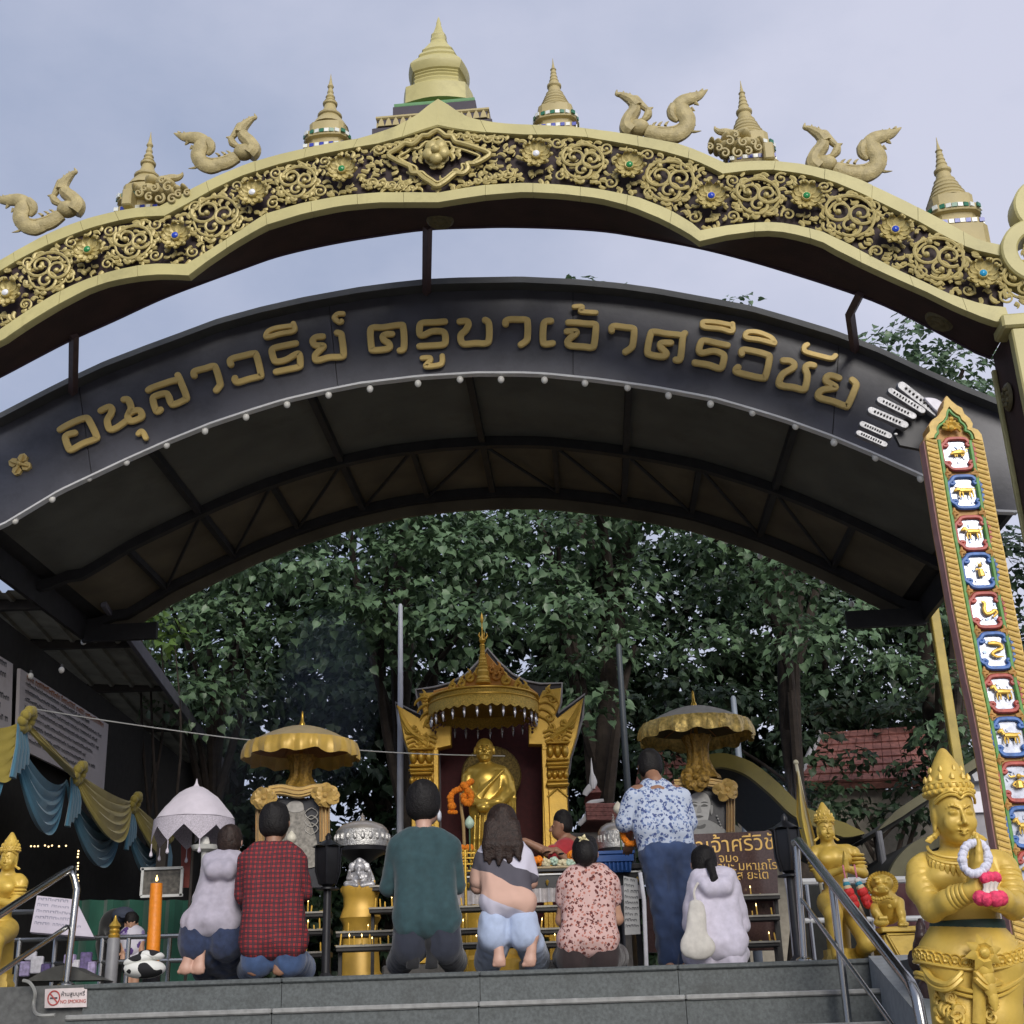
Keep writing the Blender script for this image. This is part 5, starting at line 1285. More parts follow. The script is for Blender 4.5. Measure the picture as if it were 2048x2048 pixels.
# round tiered crown: hangs in front of the gable
cc = S(932,830); cr_ = 443/4.293*mpp(SHY)*1.0; CYc = SHY - .10
zc0 = S(932,800).z
el = math.tan(rad(21.7) - math.atan((1200 + 790/4.293 - 1024)/FPX)); dz = cr_*el
zt,zm,zb = S(932,738,-cr_ - .1).z,S(932,800,-cr_ - .1).z,S(932,895,-cr_ - .1).z
C0 = Vector((cc.x,CYc,0))
m = MB(); m.lathe([(cr_*.985,zm),(cr_*1.0,zm + (zt - zm)*.15),(cr_*1.0,zt - .02),(cr_*1.03,zt - .012),(cr_*1.03,zt),(cr_*.9,zt + .01),(cr_*.15,zt + .02)],C0,48); obj('crown_tier',m,M_FIL,shrine)
m = MB(); P = []; F = []; ns = 144
for j in range(ns):
 a = 2*math.pi*j/ns; zz = .028*(1 - abs(((j/4.0) % 1) - .5)*2)
 for (r,z) in ((cr_*1.02,zm + .012),(cr_*1.035,zm - .004),(cr_*1.03,zb + .01 - zz),(cr_*1.015,zb + .01 - zz),(cr_*1.0,zm - .004)): P.append(C0 + Vector((math.cos(a)*r,math.sin(a)*r,z)))
for j in range(ns):
 for k in range(4): a = j*5 + k; b = ((j + 1) % ns)*5 + k; F.append((a,b,b + 1,a + 1))
m.add(P,F); obj('crown_skirt',m,M_FIL,shrine)
for zz,rr in ((zt - .006,1.035),(zm + .004,1.04)):
 m = MB(); m.tube([C0 + Vector((math.cos(a)*cr_*rr,math.sin(a)*cr_*rr,zz)) for a in np.linspace(0,2*math.pi,49)],.010,6); obj('crown_ring',m,M_SHG,shrine)
M_PEN = mat('silver_pendant',(.55,.54,.56),.25,.6,var=.1)
for k in range(26):
 a = 2*math.pi*k/26 + .03; q = C0 + Vector((math.cos(a)*cr_*.99,math.sin(a)*cr_*.99,zb - .012))
 m = MB(); m.tube([q + Vector((0,0,.03)),q],.003,4); m.lathe([(.004,-.002),(.018,-.012),(.010,-.03),(.017,-.05),(.010,-.085),(.002,-.115)],q,8); obj('pendant',m,M_PEN,shrine)
m = MB(); R = random.Random(4)
for k in range(110):
 a = R.choice((math.pi,0)) + R.uniform(-.75,.75); q = C0 + Vector((math.cos(a)*cr_*R.uniform(.9,1.0),math.sin(a)*cr_*R.uniform(.9,1.0) ,zb - R.uniform(0,.17)))
 m.ball(q,R.uniform(.008,.016),5,4)
o = obj('bead_fringe',m,mat('dark_beads',(.10,.045,.035),.35,.3,var=.5,scale=90),shrine); o['kind'] = 'stuff'
pr = [(64,718),(64,700),(58,690),(62,680),(52,660),(54,640),(56,622),(50,615),(44,600),(48,590),(44,575),(48,562),(36,552),(38,540),(34,528),(37,515),(32,500),(34,492),(24,486),(26,470),(22,462),(25,448),(20,442),(22,420),(20,400),(24,392),(22,382),(10,376),(20,368),(30,350),(27,330),(12,312),(8,296),(6,260),(9,250),(5,236),(5,200),(12,188),(14,160),(9,135),(4,118),(1,106)]
m = MB(); bz = S(928,900,-.06); m.lathe([(r/4.293*mpp(SHY),S(928,y,-.06).z) for r,y in pr],(S(928,600).x,SHY - .06,0),12,sq=.15); obj('spire',m,M_SHG,shrine,auto=25)
for k in range(4):
 m = MB(); a = k*math.pi/2 + .3; q = S(928,330,-.06); e = Vector((math.cos(a),math.sin(a),0)); m.tube([q + e*.03,q + e*.05 + Vector((0,0,.03)),q + e*.04 + Vector((0,0,.07))],[.012,.009,.002],6); obj('spire_leaf',m,M_SHG,shrine)
m = MB(); q = S(950,1900); m.box((q.x,SHY + .15,.14),(2.1,1.1,.28),0,.02); obj('plinth',m,mat('shrine_plinth',(.09,.085,.08),.6,var=.2),shrine)
# halo disc behind the figure
hc = S(998,1512,.34); m = MB(); m.lathe([(.30,0),(.325,.005),(.33,.02),(.315,.035),(.295,.03),(.28,.022),(.10,.03),(.001,.03)],(hc.x,hc.y,hc.z),40,Matrix.Rotation(rad(90),3,'X'))
obj('halo_disc',m,mat('halo_mosaic',(.24,.17,.05),.5,.4,var=.6,scale=55,bump=1.2,bscale=60),shrine)
# marigold garlands on a cane, lotus bud
M_MARI = mat('marigold_orange',(.80,.22,.008),.8,var=.25,scale=60,bump=1.0,bscale=90)
M_STEM = mat('bamboo_cane',(.38,.25,.10),.5,var=.15)
def beadrope(mb,pts,r,n=6):
 pc = crv(pts,n); L_ = 0; last = pc[0]; mb.ball(last,r,8,6)
 for p in pc:
  if (p - last).length > r*.8: mb.ball(p + Vector((random.uniform(-1,1),random.uniform(-1,1),random.uniform(-1,1)))*r*.12,r*random.uniform(.9,1.1),8,6); last = p
GY2 = -1.0
cane = [S(738,1640,-1.2),S(742,1800,-1.2),S(762,1990,-1.2),S(775,2160,-1.2)]; cane[-1].z = .6
m = MB(); m.tube(crv(cane,4),.016,8);
for k in (0.05,.12,.2): p = crv(cane,8)[int(k*24)]; m.ball(p,.021,8,5)
t = single('bamboo_cane',m,M_STEM,'pale cane standing in front of the shrine with marigold garlands on it','cane',loc=cane[-1])
m = MB(); beadrope(m,[S(825,1560,-1.2),S(770,1600,-1.22),(S(690,1640,-1.24)),S(650,1690,-1.25),S(648,1740,-1.25)],.034); beadrope(m,[S(660,1770,-1.25),S(668,1800,-1.25)],.044); beadrope(m,[S(640,1820,-1.25),S(695,1822,-1.25)],.022)
single('marigold_garland',m,M_MARI,'orange marigold garland hanging left of the cane with a tassel end','garland','marigold garlands',loc=S(700,1640,-1.2))
m = MB(); beadrope(m,[S(760,1590,-1.26),S(800,1640,-1.26),S(828,1690,-1.26),S(812,1745,-1.26),S(772,1735,-1.26),S(766,1690,-1.26)],.036); single('marigold_garland',m,M_MARI,'orange marigold garland looped right of the cane before the figure','garland','marigold garlands',loc=S(800,1690,-1.26))
m = MB(); beadrope(m,[at(912,1697,12.4),at(928,1695,12.4),at(946,1698,12.4)],.036); single('marigold_garland',m,M_MARI,'orange marigold row on top of the small gold candle stand','garland','marigold garlands',loc=at(928,1696,12.4))
def lotus(p,r,ma,label,lean=0.0,stemz=None):
 t = thing('lotus_bud',label,'flower',p,'lotus buds'); m = MB(); m.lathe([(r*.3,-r),(r*.85,-r*.5),(r,0),(r*.82,r*.6),(r*.35,r*1.2),(.001,r*1.5)],p,12); obj('bud',m,ma,t)
 m = MB(); q = Vector((p.x + lean,p.y,p.z - .75 if stemz is None else stemz)); m.tube([p - Vector((0,0,r*.9)),p.lerp(q,.5),q],.007,6); obj('stem',m,mat('stem_green',(.06,.12,.04),.6),t)
M_LOT = mat('lotus_pale_green',(.42,.55,.44),.5,var=.12,scale=20); M_LOTW = mat('lotus_cream',(.62,.58,.47),.5,var=.1,scale=20)
lotus(at(939,1647,11.9),.046,M_LOT,'pale green lotus bud in front of the golden figure')
lotus(at(583,1677,10.6),.042,M_LOTW,'white lotus bud beside the head of the man in plaid',.05)
lotus(at(1236,1618,11.7),.046,M_LOTW,'cream lotus bud above the right silver bowl',.02)
# ------------------------------------------------------------------ gold parasols over portraits
M_PGY = mat('parasol_yellow_satin',(.66,.43,.085),.4,.15,var=.14,scale=9,sheen=.3); M_PGT = mat('parasol_gold_brocade',(.56,.40,.12),.38,.4,var=.45,scale=30,bump=.5,bscale=60)
M_PUO = mat('parasol_lining_glow',(.36,.155,.045),.7,var=.1); M_PTOP = mat('parasol_top_cloth',(.47,.36,.18),.6,var=.1,scale=9); M_PTG = mat('parasol_grey_top',(.27,.25,.21),.6,var=.12,scale=9)  # lining orange holds the glow of light through the yellow cloth
def gold_parasol(px,pyr,hw,Y,pyfin,topm,linm,label,seed,col_to,skirt=.15):
 c = at(px,pyr,Y); r = hw*mpp(Y); t = thing('gold_parasol',label,'parasol',(c.x,c.y,0),'gold parasols'); R = random.Random(seed)
 el_ = (c.z - EYE.z)/Y; zr = c.z
 m = MB(); P = []; F = []; ns = 64; nr_ = 8; hD = .185*r/.5
 for i in range(nr_):
  q = i/(nr_ - 1)
  for j in range(ns):
   a = 2*math.pi*j/ns; seg = abs(math.sin(a*6))*.018*q; rr = r*q*(1 - seg)
   P.append((c.x + math.cos(a)*rr,c.y + math.sin(a)*rr,zr + hD*(1 - q ** 1.7)))
 for i in range(nr_ - 1):
  for j in range(ns): a = i*ns + j; b = i*ns + (j + 1) % ns; F.append((a,b,b + ns,a + ns))
 m.add(P,F); obj('top_cloth',m,topm,t)
 m = MB(); m.add([(x,y,z - .02) for x,y,z in P],[f[::-1] for f in F]); obj('lining',m,linm,t,fix=False)
 m = MB(); P2 = []; F2 = []; nv = 7; ns2 = 160
 for j in range(ns2):
  a = 2*math.pi*j/ns2
  for v in range(nv):
   q = v/(nv - 1); wv = math.sin(a*21 + .8*math.sin(a*5))*.012*(.4 + q) + math.sin(a*43 + seed)*.005
   sc_ = skirt*(1 + .10*math.sin(a*12) + .05*math.sin(a*7 + seed)); rr = r*(1.0 + .05*math.sin(q*2.2)) + wv
   P2.append((c.x + math.cos(a)*rr,c.y + math.sin(a)*rr,zr + .012 - sc_*q))
 for j in range(ns2):
  for v in range(nv - 1): a = j*nv + v; b = ((j + 1) % ns2)*nv + v; F2.append((a,b,b + 1,a + 1))
 m.add(P2,F2); obj('skirt',m,M_PGT if seed == 2 else M_PGY,t)
 m = MB(); m.lathe([(.028,hD - .01),(.03,hD + .02),(.016,hD + .05),(.013,hD + .1),(.011,at(px,pyfin,Y).z - zr - .02),(.002,at(px,pyfin,Y).z - zr)],(c.x,c.y,zr),10); obj('finial',m,M_GLD,t)
 m = MB(); m.lathe([(.02,-zr),(.02,0),(.015,hD)],(c.x,c.y,zr),10); obj('stick',m,M_GLD,t)
 for k in range(12):
  a = 2*math.pi*k/12; m = MB(); m.tube([(c.x,c.y,zr + hD - .09),(c.x + math.cos(a)*r*.97,c.y + math.sin(a)*r*.97,zr - .015)],.006,5); obj('rib',m,M_PUO,t)
 z1 = at(px,col_to,Y).z; zc_ = zr - .10
 m = MB(); P3 = []; F3 = []
 for i in range(14):
  q = i/13
  for j in range(40):
   a = 2*math.pi*j/40; rr = (.135 - .05*math.sin(q*math.pi) + .05*q*q)*(1 + .12*math.sin(a*9 + q*3) + .06*R.uniform(-1,1))
   P3.append((c.x + math.cos(a)*rr,c.y + math.sin(a)*rr,lerp(zc_,z1,q)))
 for i in range(13):
  for j in range(40): a = i*40 + j; b = i*40 + (j + 1) % 40; F3.append((a,b,b + 40,a + 40))
 m.add(P3,F3); obj('gathered_cloth',m,mat('dark_gold_cloth',(.34,.20,.035),.45,.3,var=.5,scale=40,bump=.8,bscale=50),t)
 return t
gold_parasol(603,1492,106,12.5,1422,M_PTOP,M_PUO,'gold parasol with yellow satin skirt over the left framed portrait',1,1585)
gold_parasol(1391,1452,105,12.5,1381,M_PTG,mat('parasol_olive_lining',(.10,.075,.03),.7),'gold parasol with brocade skirt over the right framed portrait',2,1560)
def bow(mb,c,s,R):
 for i in range(9):
  a = i*.7 + R.uniform(-.2,.2); e = Vector((math.cos(a)*s*R.uniform(.55,1),-.02,math.sin(a)*s*R.uniform(.45,.8))); n_ = e.cross(Vector((0,1,0))).normalized()*s*.28
  mb.tube(crv([c,c + e*.7 + n_ + Vector((0,-.03,0)),c + e*1.05,c + e*.7 - n_ + Vector((0,-.05,0)),c + Vector((0,-.03,0))],3),[.012] + [.028]*11 + [.012],6,.45,(0,1,0))
 mb.ball(c + Vector((0,-.05,0)),s*.24,8,6)
def drapecol(x0,x1,y0,y1,Y,n=7):
 m = MB(); P = []; F = []; nu,nv = 24,10
 for i in range(nu):
  u = i/(nu - 1)
  for j in range(nv):
   v = j/(nv - 1); p = at(lerp(x0,x1,u),lerp(y0,y1,v),Y + .025*math.sin(u*n*math.pi*2)); P.append(p)
 for i in range(nu - 1):
  for j in range(nv - 1): a = i*nv + j; F.append((a,a + 1,a + nv + 1,a + nv))
 return m.add(P,F)
M_SASH = mat('sash_gold_cloth',(.56,.36,.10),.45,.1,var=.2,scale=12,sheen=.3)
def sash(pts,r,Y):
 m = MB(); pc = [at(x,y,Y) for x,y in pts]
 for k in range(4): m.tube(crv([p + Vector((0,-.02*math.sin(k*2),.02*(k - 1.5))) for p in pc],6),r*.55,6,.7)
 return m
# left portrait
Yp = 12.2
def frame(x0,x1,y0,y1,label,seed):
 q = at((x0 + x1)/2,y1,Yp); t = thing('framed_portrait',label,'portrait',(q.x,Yp,0),'framed portraits')
 P = [at(x0,y0,Yp + .02),at(x1,y0,Yp + .02),at(x1,y1,Yp + .02),at(x0,y1,Yp + .02)]
 m = MB(); m.prism(P,(0,.05,0)); obj('picture_ground',m,mat('portrait_ground',(.022,.021,.026),.35,var=.3),t,smooth=False)
 return t,P
t,P = frame(518,652,1596,1775,'left framed portrait under the gold parasol with gold bows and drapes',1)
M_PG1 = mat('portrait_grey',(.26,.24,.21),.5,var=.5,scale=28); M_PG2 = mat('portrait_pale',(.40,.38,.35),.5,var=.2,scale=20)
def flat(pts,Y,ma,nm,t,th=.004,n=4):
 m = MB(); m.prism(crv([at(x,y,Y) for x,y in pts],n,True),(0,th,0)); return obj(nm,m,ma,t,smooth=False)
def C3(x,y): return (300 + x/4.293,1350 + y/4.293)
flat([C3(*q) for q in ((1160,1160),(1190,1100),(1250,1078),(1310,1100),(1330,1180),(1400,1320),(1440,1480),(1440,1640),(1100,1640),(1130,1400))],Yp,M_PG1,'painted_figure',t)
flat([C3(*q) for q in ((1170,1150),(1200,1098),(1250,1080),(1300,1098),(1318,1160),(1240,1180))],Yp - .006,M_PG2,'painted_head',t)
m = MB()
for k in range(3):
 c = at(*C3(1385,1190 + 65*k),Yp - .004); rr_ = 9*mpp(Yp); pc = [c + Vector((math.cos(a)*rr_*(1 + .4*math.cos(2*a)),0,math.sin(a)*rr_*1.2)) for a in np.linspace(0,2*math.pi,15)]; m.tube(pc,.005,5)
obj('painted_scroll',m,M_PG2,t)
obj('drape',drapecol(*(C3(905,0)[0],C3(985,0)[0]),C3(0,1150)[1],C3(0,1480)[1],Yp - .05,3),M_SASH,t); obj('drape',drapecol(C3(1455,0)[0],C3(1545,0)[0],C3(0,1090)[1],C3(0,1430)[1],Yp - .05,3),M_SASH,t)
R = random.Random(3)
for (x,y) in ((985,1060),(1510,1040)): m = MB(); bow(m,at(*C3(x,y),Yp - .08),.12,R); obj('bow',m,M_SASH,t)
obj('sash',sash([C3(1020,1000),C3(1130,985),C3(1280,1010),C3(1400,985),C3(1480,980)],.06,Yp - .06),M_SASH,t)
# right portrait: an elderly shaven-headed man, greys
t,P = frame(1352,1456,1573,1668,'right framed portrait of a shaven-headed elder under the brocade parasol',2)
def C7(x,y): return (1100 + x/3.864,1350 + y/3.864)
PG = [mat('portrait_tone_%s' % n,(v,v*.98,v*.93),.5,var=.08,scale=30) for n,v in (('light',.52),('mid',.34),('dark',.10),('deep',.03))]
flat([C7(*q) for q in ((1085,1060),(1068,990),(1090,930),(1150,905),(1210,920),(1240,980),(1232,1060),(1215,1130),(1170,1170),(1120,1150))],Yp,PG[0],'painted_face',t)
flat([C7(*q) for q in ((1020,1225),(1060,1160),(1120,1130),(1215,1120),(1300,1160),(1352,1225))],Yp - .004,PG[1],'painted_robe',t)
for sx in (-1,1):
 flat([C7(1153 + sx*96 + dx,1040 + dy) for dx,dy in ((-9,-30),(9,-30),(10,15),(0,40),(-9,20))],Yp - .003,PG[1],'painted_ear',t)
 flat([C7(1153 + sx*40 + dx,1007 + dy) for dx,dy in ((-28,6),(0,-10),(28,4),(0,9))],Yp - .006,PG[2],'painted_eye',t)
 flat([C7(1153 + sx*40 + dx,985 + dy) for dx,dy in ((-30,4),(0,-7),(30,3),(0,0))],Yp - .006,PG[3],'painted_brow',t)
flat([C7(*q) for q in ((1148,1010),(1158,1010),(1172,1055),(1152,1064),(1134,1055))],Yp - .006,PG[1],'painted_nose',t)
flat([C7(*q) for q in ((1120,1092),(1152,1084),(1186,1092),(1152,1104))],Yp - .006,PG[2],'painted_mouth',t)
flat([C7(*q) for q in ((1105,1140),(1150,1165),(1200,1150),(1195,1180),(1150,1190),(1110,1170))],Yp - .006,PG[2],'painted_neck_shade',t)
for k in range(5): m = MB(); m.ball(at(*C7(1290 + 9*k,1090 + 22*k),Yp - .004),.009,6,5); obj('painted_bead',m,PG[0],t)
obj('drape',drapecol(C7(1362,0)[0],C7(1430,0)[0],C7(0,930)[1],C7(0,1215)[1],Yp - .05,3),M_SASH,t)
m = MB(); bow(m,at(*C7(1365,895),Yp - .08),.11,R); obj('bow',m,M_SASH,t)
obj('sash',sash([C7(960,840),C7(1090,835),C7(1220,830),C7(1350,850)],.035,Yp - .06),M_SASH,t)
m = MB(); bow(m,at(*C7(1120,790),Yp - .10),.15,R); obj('bow',m,mat('dark_gold_cloth',(.34,.20,.035)),t)
# ------------------------------------------------------------------ silver lidded bowls
def silver_bowl(px,ytop,hw,Y,label,k=1.0):
 z = lambda y: at(px,y,Y).z; c = at(px,ytop,Y); w = hw*mpp(Y); t = thing('silver_bowl',label,'bowl',(c.x,Y,0),'silver lidded bowls'); zb = z(ytop + 74*k); H = c.z - zb
 o_ = (c.x,Y,zb)
 m = MB(); m.lathe([(w*1.0,H*.50),(w*.96,H*.56),(w*.80,H*.66),(w*.5,H*.74),(w*.22,H*.76),(w*.10,H*.79),(w*.12,H*.83),(w*.05,H*.87),(w*.10,H*.91),(w*.03,H*.95),(.002,H)],o_,28); obj('lid',m,mat('silver_lid',(.46,.42,.38),.35,.6,var=.15,scale=10,bump=.1),t)
 m = MB(); m.lathe([(w*.55,-.02),(w*.9,0),(w*1.04,H*.06),(w*1.06,H*.20),(w*1.02,H*.46),(w*1.03,H*.50),(w*.9,H*.52)],o_,28); obj('body',m,M_SIL,t)
 for k_ in range(22):
  a = 2*math.pi*k_/22; m = MB(); m.ball((c.x + math.cos(a)*w*1.03,Y + math.sin(a)*w*1.03,zb + H*.30),(w*.10,w*.10,H*.12),6,5); obj('boss',m,M_SIL,t)
 m = MB(); m.lathe([(w*.25,-.12),(w*.7,-.05),(w*1.10,-.02),(w*1.12,.012),(w*.9,.02)],o_,24); m.lathe([(.05,-zb),(.04,-.1)],o_,10); m.lathe([(.2,-zb),(.2,-zb + .03),(.05,-zb + .06)],o_,16); obj('stand',m,M_BLK,t)
 return t
silver_bowl(725,1626,48,11.4,'large silver lidded bowl on a black stand left of the man in green')
silver_bowl(1226,1628,30,12.2,'smaller silver bowl behind the standing man holding orange flowers',1.0)
# black lanterns on posts
def lantern(px,y0,y1,hw,Y,yb,label):
 z = lambda y: at(px,y,Y).z; c = at(px,y1,Y); w = hw*mpp(Y); H = z(y0) - z(y1); t = thing('black_lantern',label,'lantern',(c.x,Y,0),'black lanterns on posts'); o_ = (c.x,Y,c.z)
 R8 = Matrix.Rotation(0,3,'Z')
 m = MB(); m.lathe([(w*.55,0),(w*.60,H*.05),(w*.82,H*.25),(w*.86,H*.70),(w*.80,H*.72)],o_,6,R8); obj('body',m,M_BLK,t,auto=20)
 for k in range(6):
  a = 2*math.pi*(k + .5)/6; m = MB(); e = Vector((math.cos(a),math.sin(a),0)); m.tube([Vector(o_) + e*w*.60,Vector(o_) + e*w*.88 + Vector((0,0,H*.25)),Vector(o_) + e*w*.92 + Vector((0,0,H*.72))],.008,5); obj('corner_bar',m,M_BLK,t)
 m = MB(); P = []; F = []; ns = 48
 for j in range(ns):
  a = 2*math.pi*j/ns; fl = abs(math.cos(a*3)) ** 2
  for (r,z_) in ((w*(1.0 + .16*fl),H*(.715 + .02*fl)),(w*.8,H*.77),(w*.45,H*.83),(w*.2,H*.87),(w*.22,H*.93),(w*.06,H*1.0)): P.append((o_[0] + math.cos(a)*r,o_[1] + math.sin(a)*r,o_[2] + z_))
 for j in range(ns):
  for v in range(5): a = j*6 + v; b = ((j + 1) % ns)*6 + v; F.append((a,b,b + 1,a + 1))
 m.add(P,F); obj('cap',m,M_BLK,t)
 m = MB(); m.lathe([(w*.25,-H*.12),(w*.8,-H*.10),(w*.8,-H*.07),(w*.3,-H*.04),(w*.5,0)],o_,20); obj('tray',m,M_BLK,t)
 m = MB(); m.lathe([(w*.55,-c.z),(w*.55,-c.z + .03),(w*.3,-c.z + .06),(w*.27,-H*.12)],o_,12); obj('post',m,mat('lantern_post',(.030,.030,.034),.4,.3),t)
 return t
lantern(655,1666,1769,27,9.7,1942,'black lantern on a post between the plaid man and the silver bowl')
lantern(1579,1627,1742,28,9.3,1930,'black lantern behind the top of the right handrail')
# ------------------------------------------------------------------ Silver elephant-headed deity relief on a gold pedestal: built with the statues
# candle racks
M_RACK = mat('rack_black_steel',(.022,.020,.019),.55,var=.4,scale=14); M_EDGE = mat('rack_light_edge',(.30,.28,.24),.5,var=.2)
M_CAN = mat('candle_yellow',(.70,.42,.06),.5,var=.12,scale=30); M_WAX = mat('wax_drips',(.30,.22,.06),.6,var=.5,scale=30)
CANM = MB().lathe([(.006,0),(.006,.075),(.003,.085)],(0,0,0),7).mesh('candle'); fixnormals(CANM); CANM.materials.append(M_CAN)
M_FLM = emis('candle_flame',(1.0,.70,.28),3.0)
FLM = MB().lathe([(.001,.084),(.005,.092),(.003,.104),(.0005,.114)],(0,0,0),6).mesh('flame'); FLM.materials.append(M_FLM)
def rack(x0,x1,tiers,Y,label,seed,dens=.05,depth=.16,lit=.25):
 R = random.Random(seed); a = at(x0,tiers[-1],Y); b = at(x1,tiers[-1],Y); t = thing('candle_rack',label,'candle rack',((a.x + b.x)/2,Y,0),'candle racks before the shrine')
 for i,y in enumerate(tiers):
  yy = Y + .20*(len(tiers) - 1 - i); a = at(x0,y,yy); b = at(x1,y,yy); L_ = b.x - a.x; z = max(a.z,.05)
  m = MB(); m.box(((a.x + b.x)/2,yy + depth/2,z - .02),(L_,depth,.04),0,.004); obj('shelf',m,M_RACK,t,smooth=False)
  m = MB(); m.box(((a.x + b.x)/2,yy - .006,z - .004),(L_,.012,.014)); obj('shelf_edge',m,M_EDGE,t,smooth=False)
  for sx in (a.x + .02,b.x - .02):
   m = MB(); m.box((sx,yy + depth*.6,z/2 - .02),(.025,.025,z - .04)); obj('leg',m,M_RACK,t,smooth=False)
  for k in range(int(L_/dens)):
   if R.random() < .45: continue
   c = obj('candle',CANM,None,t); c.location = Vector((a.x + (k + .5)*dens + R.uniform(-.015,.015),yy + R.uniform(.02,depth - .02),z)) - ROOT[t.name]; c.scale = (1,1,R.uniform(.5,1.1)); c.rotation_euler = (R.uniform(-.12,.12),R.uniform(-.12,.12),0)
   if R.random() < lit: f = obj('flame',FLM,None,c)
  m = MB()
  for k in range(int(L_/.03)): m.ball((a.x + k*.03,yy + R.uniform(.0,depth),z + .002),(R.uniform(.008,.02),R.uniform(.008,.02),R.uniform(.004,.012)),6,4)
  o = obj('wax_drips',m,M_WAX,t); o['kind'] = 'stuff'
 return t
rack(672,800,(1864,1892),9.9,'black two-tier candle rack left of the man in green',1)
rack(738,792,(1772,1816),10.7,'small dark stepped stand in front of the gold pedestal',2)
rack(905,1050,(1813,1858,1887),10.2,'black candle rack between the man in green and the woman in pale trousers',3)
rack(1052,1125,(1813,1858,1885),10.3,'black candle rack between the pale-trousered woman and the floral blouse',4)
rack(590,660,(1825,1860,1905),10.6,'black candle rack behind the man in plaid',5)
rack(420,500,(1866,1912),10.9,'black candle rack behind the woman in grey',6)
rack(1484,1560,(1790,1832,1884),10.6,'candle rack in front of the brown plaque',7,.04)
# offering table with silver cloth and gold drops
t = thing('offering_table','long black offering table with silver pleated cloth and gold drops','table',(at(1010,1800,11.4).x,11.4,0))
a,b = at(880,1745,11.4),at(1285,1742,11.4); m = MB(); m.box(((a.x + b.x)/2,11.7,a.z),(b.x - a.x,.6,.05),0,.008); obj('top',m,M_BLK,t)
m = MB(); m.box(((a.x + b.x)/2,11.42,a.z - .10),(b.x - a.x - .04,.03,.12)); obj('apron',m,M_BLK,t)
m = MB(); m.box(((a.x + b.x)/2,11.395,a.z - .045),(b.x - a.x - .02,.012,.012)); obj('edge_strip',m,M_TRIM,t)
for k in range(18):
 x = lerp(a.x + .05,b.x - .05,k/17); m = MB(); m.lathe([(.003,0),(.016,-.015),(.009,-.035),(.002,-.05)],(x,11.38,a.z - .09),8); obj('gold_drop',m,M_GLD,t)
m = MB(); P = []; F = []; nu = 120
for i in range(nu):
 u = i/(nu - 1); x = lerp(a.x + .02,b.x - .02,u)
 for z in (a.z - .16,at(1000,1808,11.4).z): P.append((x,11.36 + .018*math.sin(u*150) + .01*math.sin(u*41),z))
for i in range(nu - 1): F.append((2*i,2*i + 1,2*i + 3,2*i + 2))
m.add(P,F); obj('pleated_cloth',m,mat('silver_satin',(.50,.47,.47),.3,.35,var=.15,scale=20),t)
for x in (a.x + .06,b.x - .06): m = MB(); m.box((x,11.7,a.z/2),(.05,.5,a.z - .03)); obj('leg',m,M_BLK,t)
# gold candelabra stand
t = thing('gold_candle_stand','small tiered gold candle stand left of the long-haired woman','stand',(at(930,1760,11.0).x,11.0,0))
for y in (1706,1716,1728,1742):
 p0,p1 = at(917,y,11.0),at(951,y,11.0); m = MB(); m.tube([p0,p1],.008,6); obj('bar',m,M_GLD,t)
 for k in range(5): q = p0.lerp(p1,k/4); m = MB(); m.lathe([(.007,-.002),(.012,.016),(.008,.022),(.008,.03)],q,7); obj('cup',m,M_GLD,t)
p0 = at(930,1700,11.0); m = MB(); m.lathe([(.07,-p0.z),(.07,-p0.z + .02),(.014,-p0.z + .05),(.012,0)],p0,10); obj('stem',m,M_GLD,t)
# blue basket, flowers and tray
t = thing('blue_basket','bright blue plastic basket on the offering table','basket',at(1228,1746,11.3)); M_BLUE = mat('blue_plastic',(.012,.075,.28),.35,var=.1)
q = at(1228,1744,11.3); w,h_ = 38*mpp(11.3),38*mpp(11.3)
m = MB(); P = []; F = []
for (k,z) in ((.84,0),(.90,h_*.45),(1.0,h_*.5),(1.0,h_*.8),(1.06,h_*.86),(1.06,h_),(1.0,h_)):
 for sx,sy in ((-1,-1),(1,-1),(1,1),(-1,1)): P.append((q.x + sx*w*k,q.y + .2 + sy*.22*k,q.z + z))
for i in range(6):
 for j in range(4): a_ = i*4 + j; b_ = i*4 + (j + 1) % 4; F.append((a_,b_,b_ + 4,a_ + 4))
F.append((3,2,1,0)); m.add(P,F); obj('tub',m,M_BLUE,t,smooth=False)
for k in range(9): m = MB(); x = q.x + (k - 4)*w*.2; m.box((x,q.y - .02,q.z + h_*.25),(.012,.012,h_*.4)); obj('rib',m,M_BLUE,t,smooth=False)
M_CRM = mat('cream_petals',(.62,.55,.36),.7,var=.15,scale=40)
OF = [(1075,1722,.05,M_MARI,'orange marigold head'),(1145,1712,.05,M_MARI,'orange marigold head'),(1165,1722,.045,mat('pale_pink_petals',(.55,.30,.24),.7,var=.2,scale=40),'pale pink blossom'),(1092,1726,.045,M_CRM,'cream blossom'),(1125,1730,.05,M_CRM,'cream blossom'),(1108,1722,.04,M_LOT,'pale green lotus'),(1140,1728,.05,M_LOT,'pale green lotus'),(1178,1732,.04,M_MARI,'orange marigold head')]
R = random.Random(11)
pl = ['at the left end','beside the vendor','by the blue basket','before the vendor','near the middle','left of the vendor','under the vendor\'s arm','next to the blue basket']
for i,(x,y,r,ma,lab) in enumerate(OF):
 q = at(x,y,11.45); q.z = max(q.z,at(1000,1745,11.4).z + .03 + r*.5); m = MB()
 for k in range(26):
  d = Vector((R.gauss(0,1),R.gauss(0,1),R.gauss(0,1))).normalized(); m.ball(q + d*r*.62,r*.42,6,5)
 single('offering_flower',m,ma,lab + ' on the offering table ' + pl[i],'flower','flowers on the offering table',loc=q)
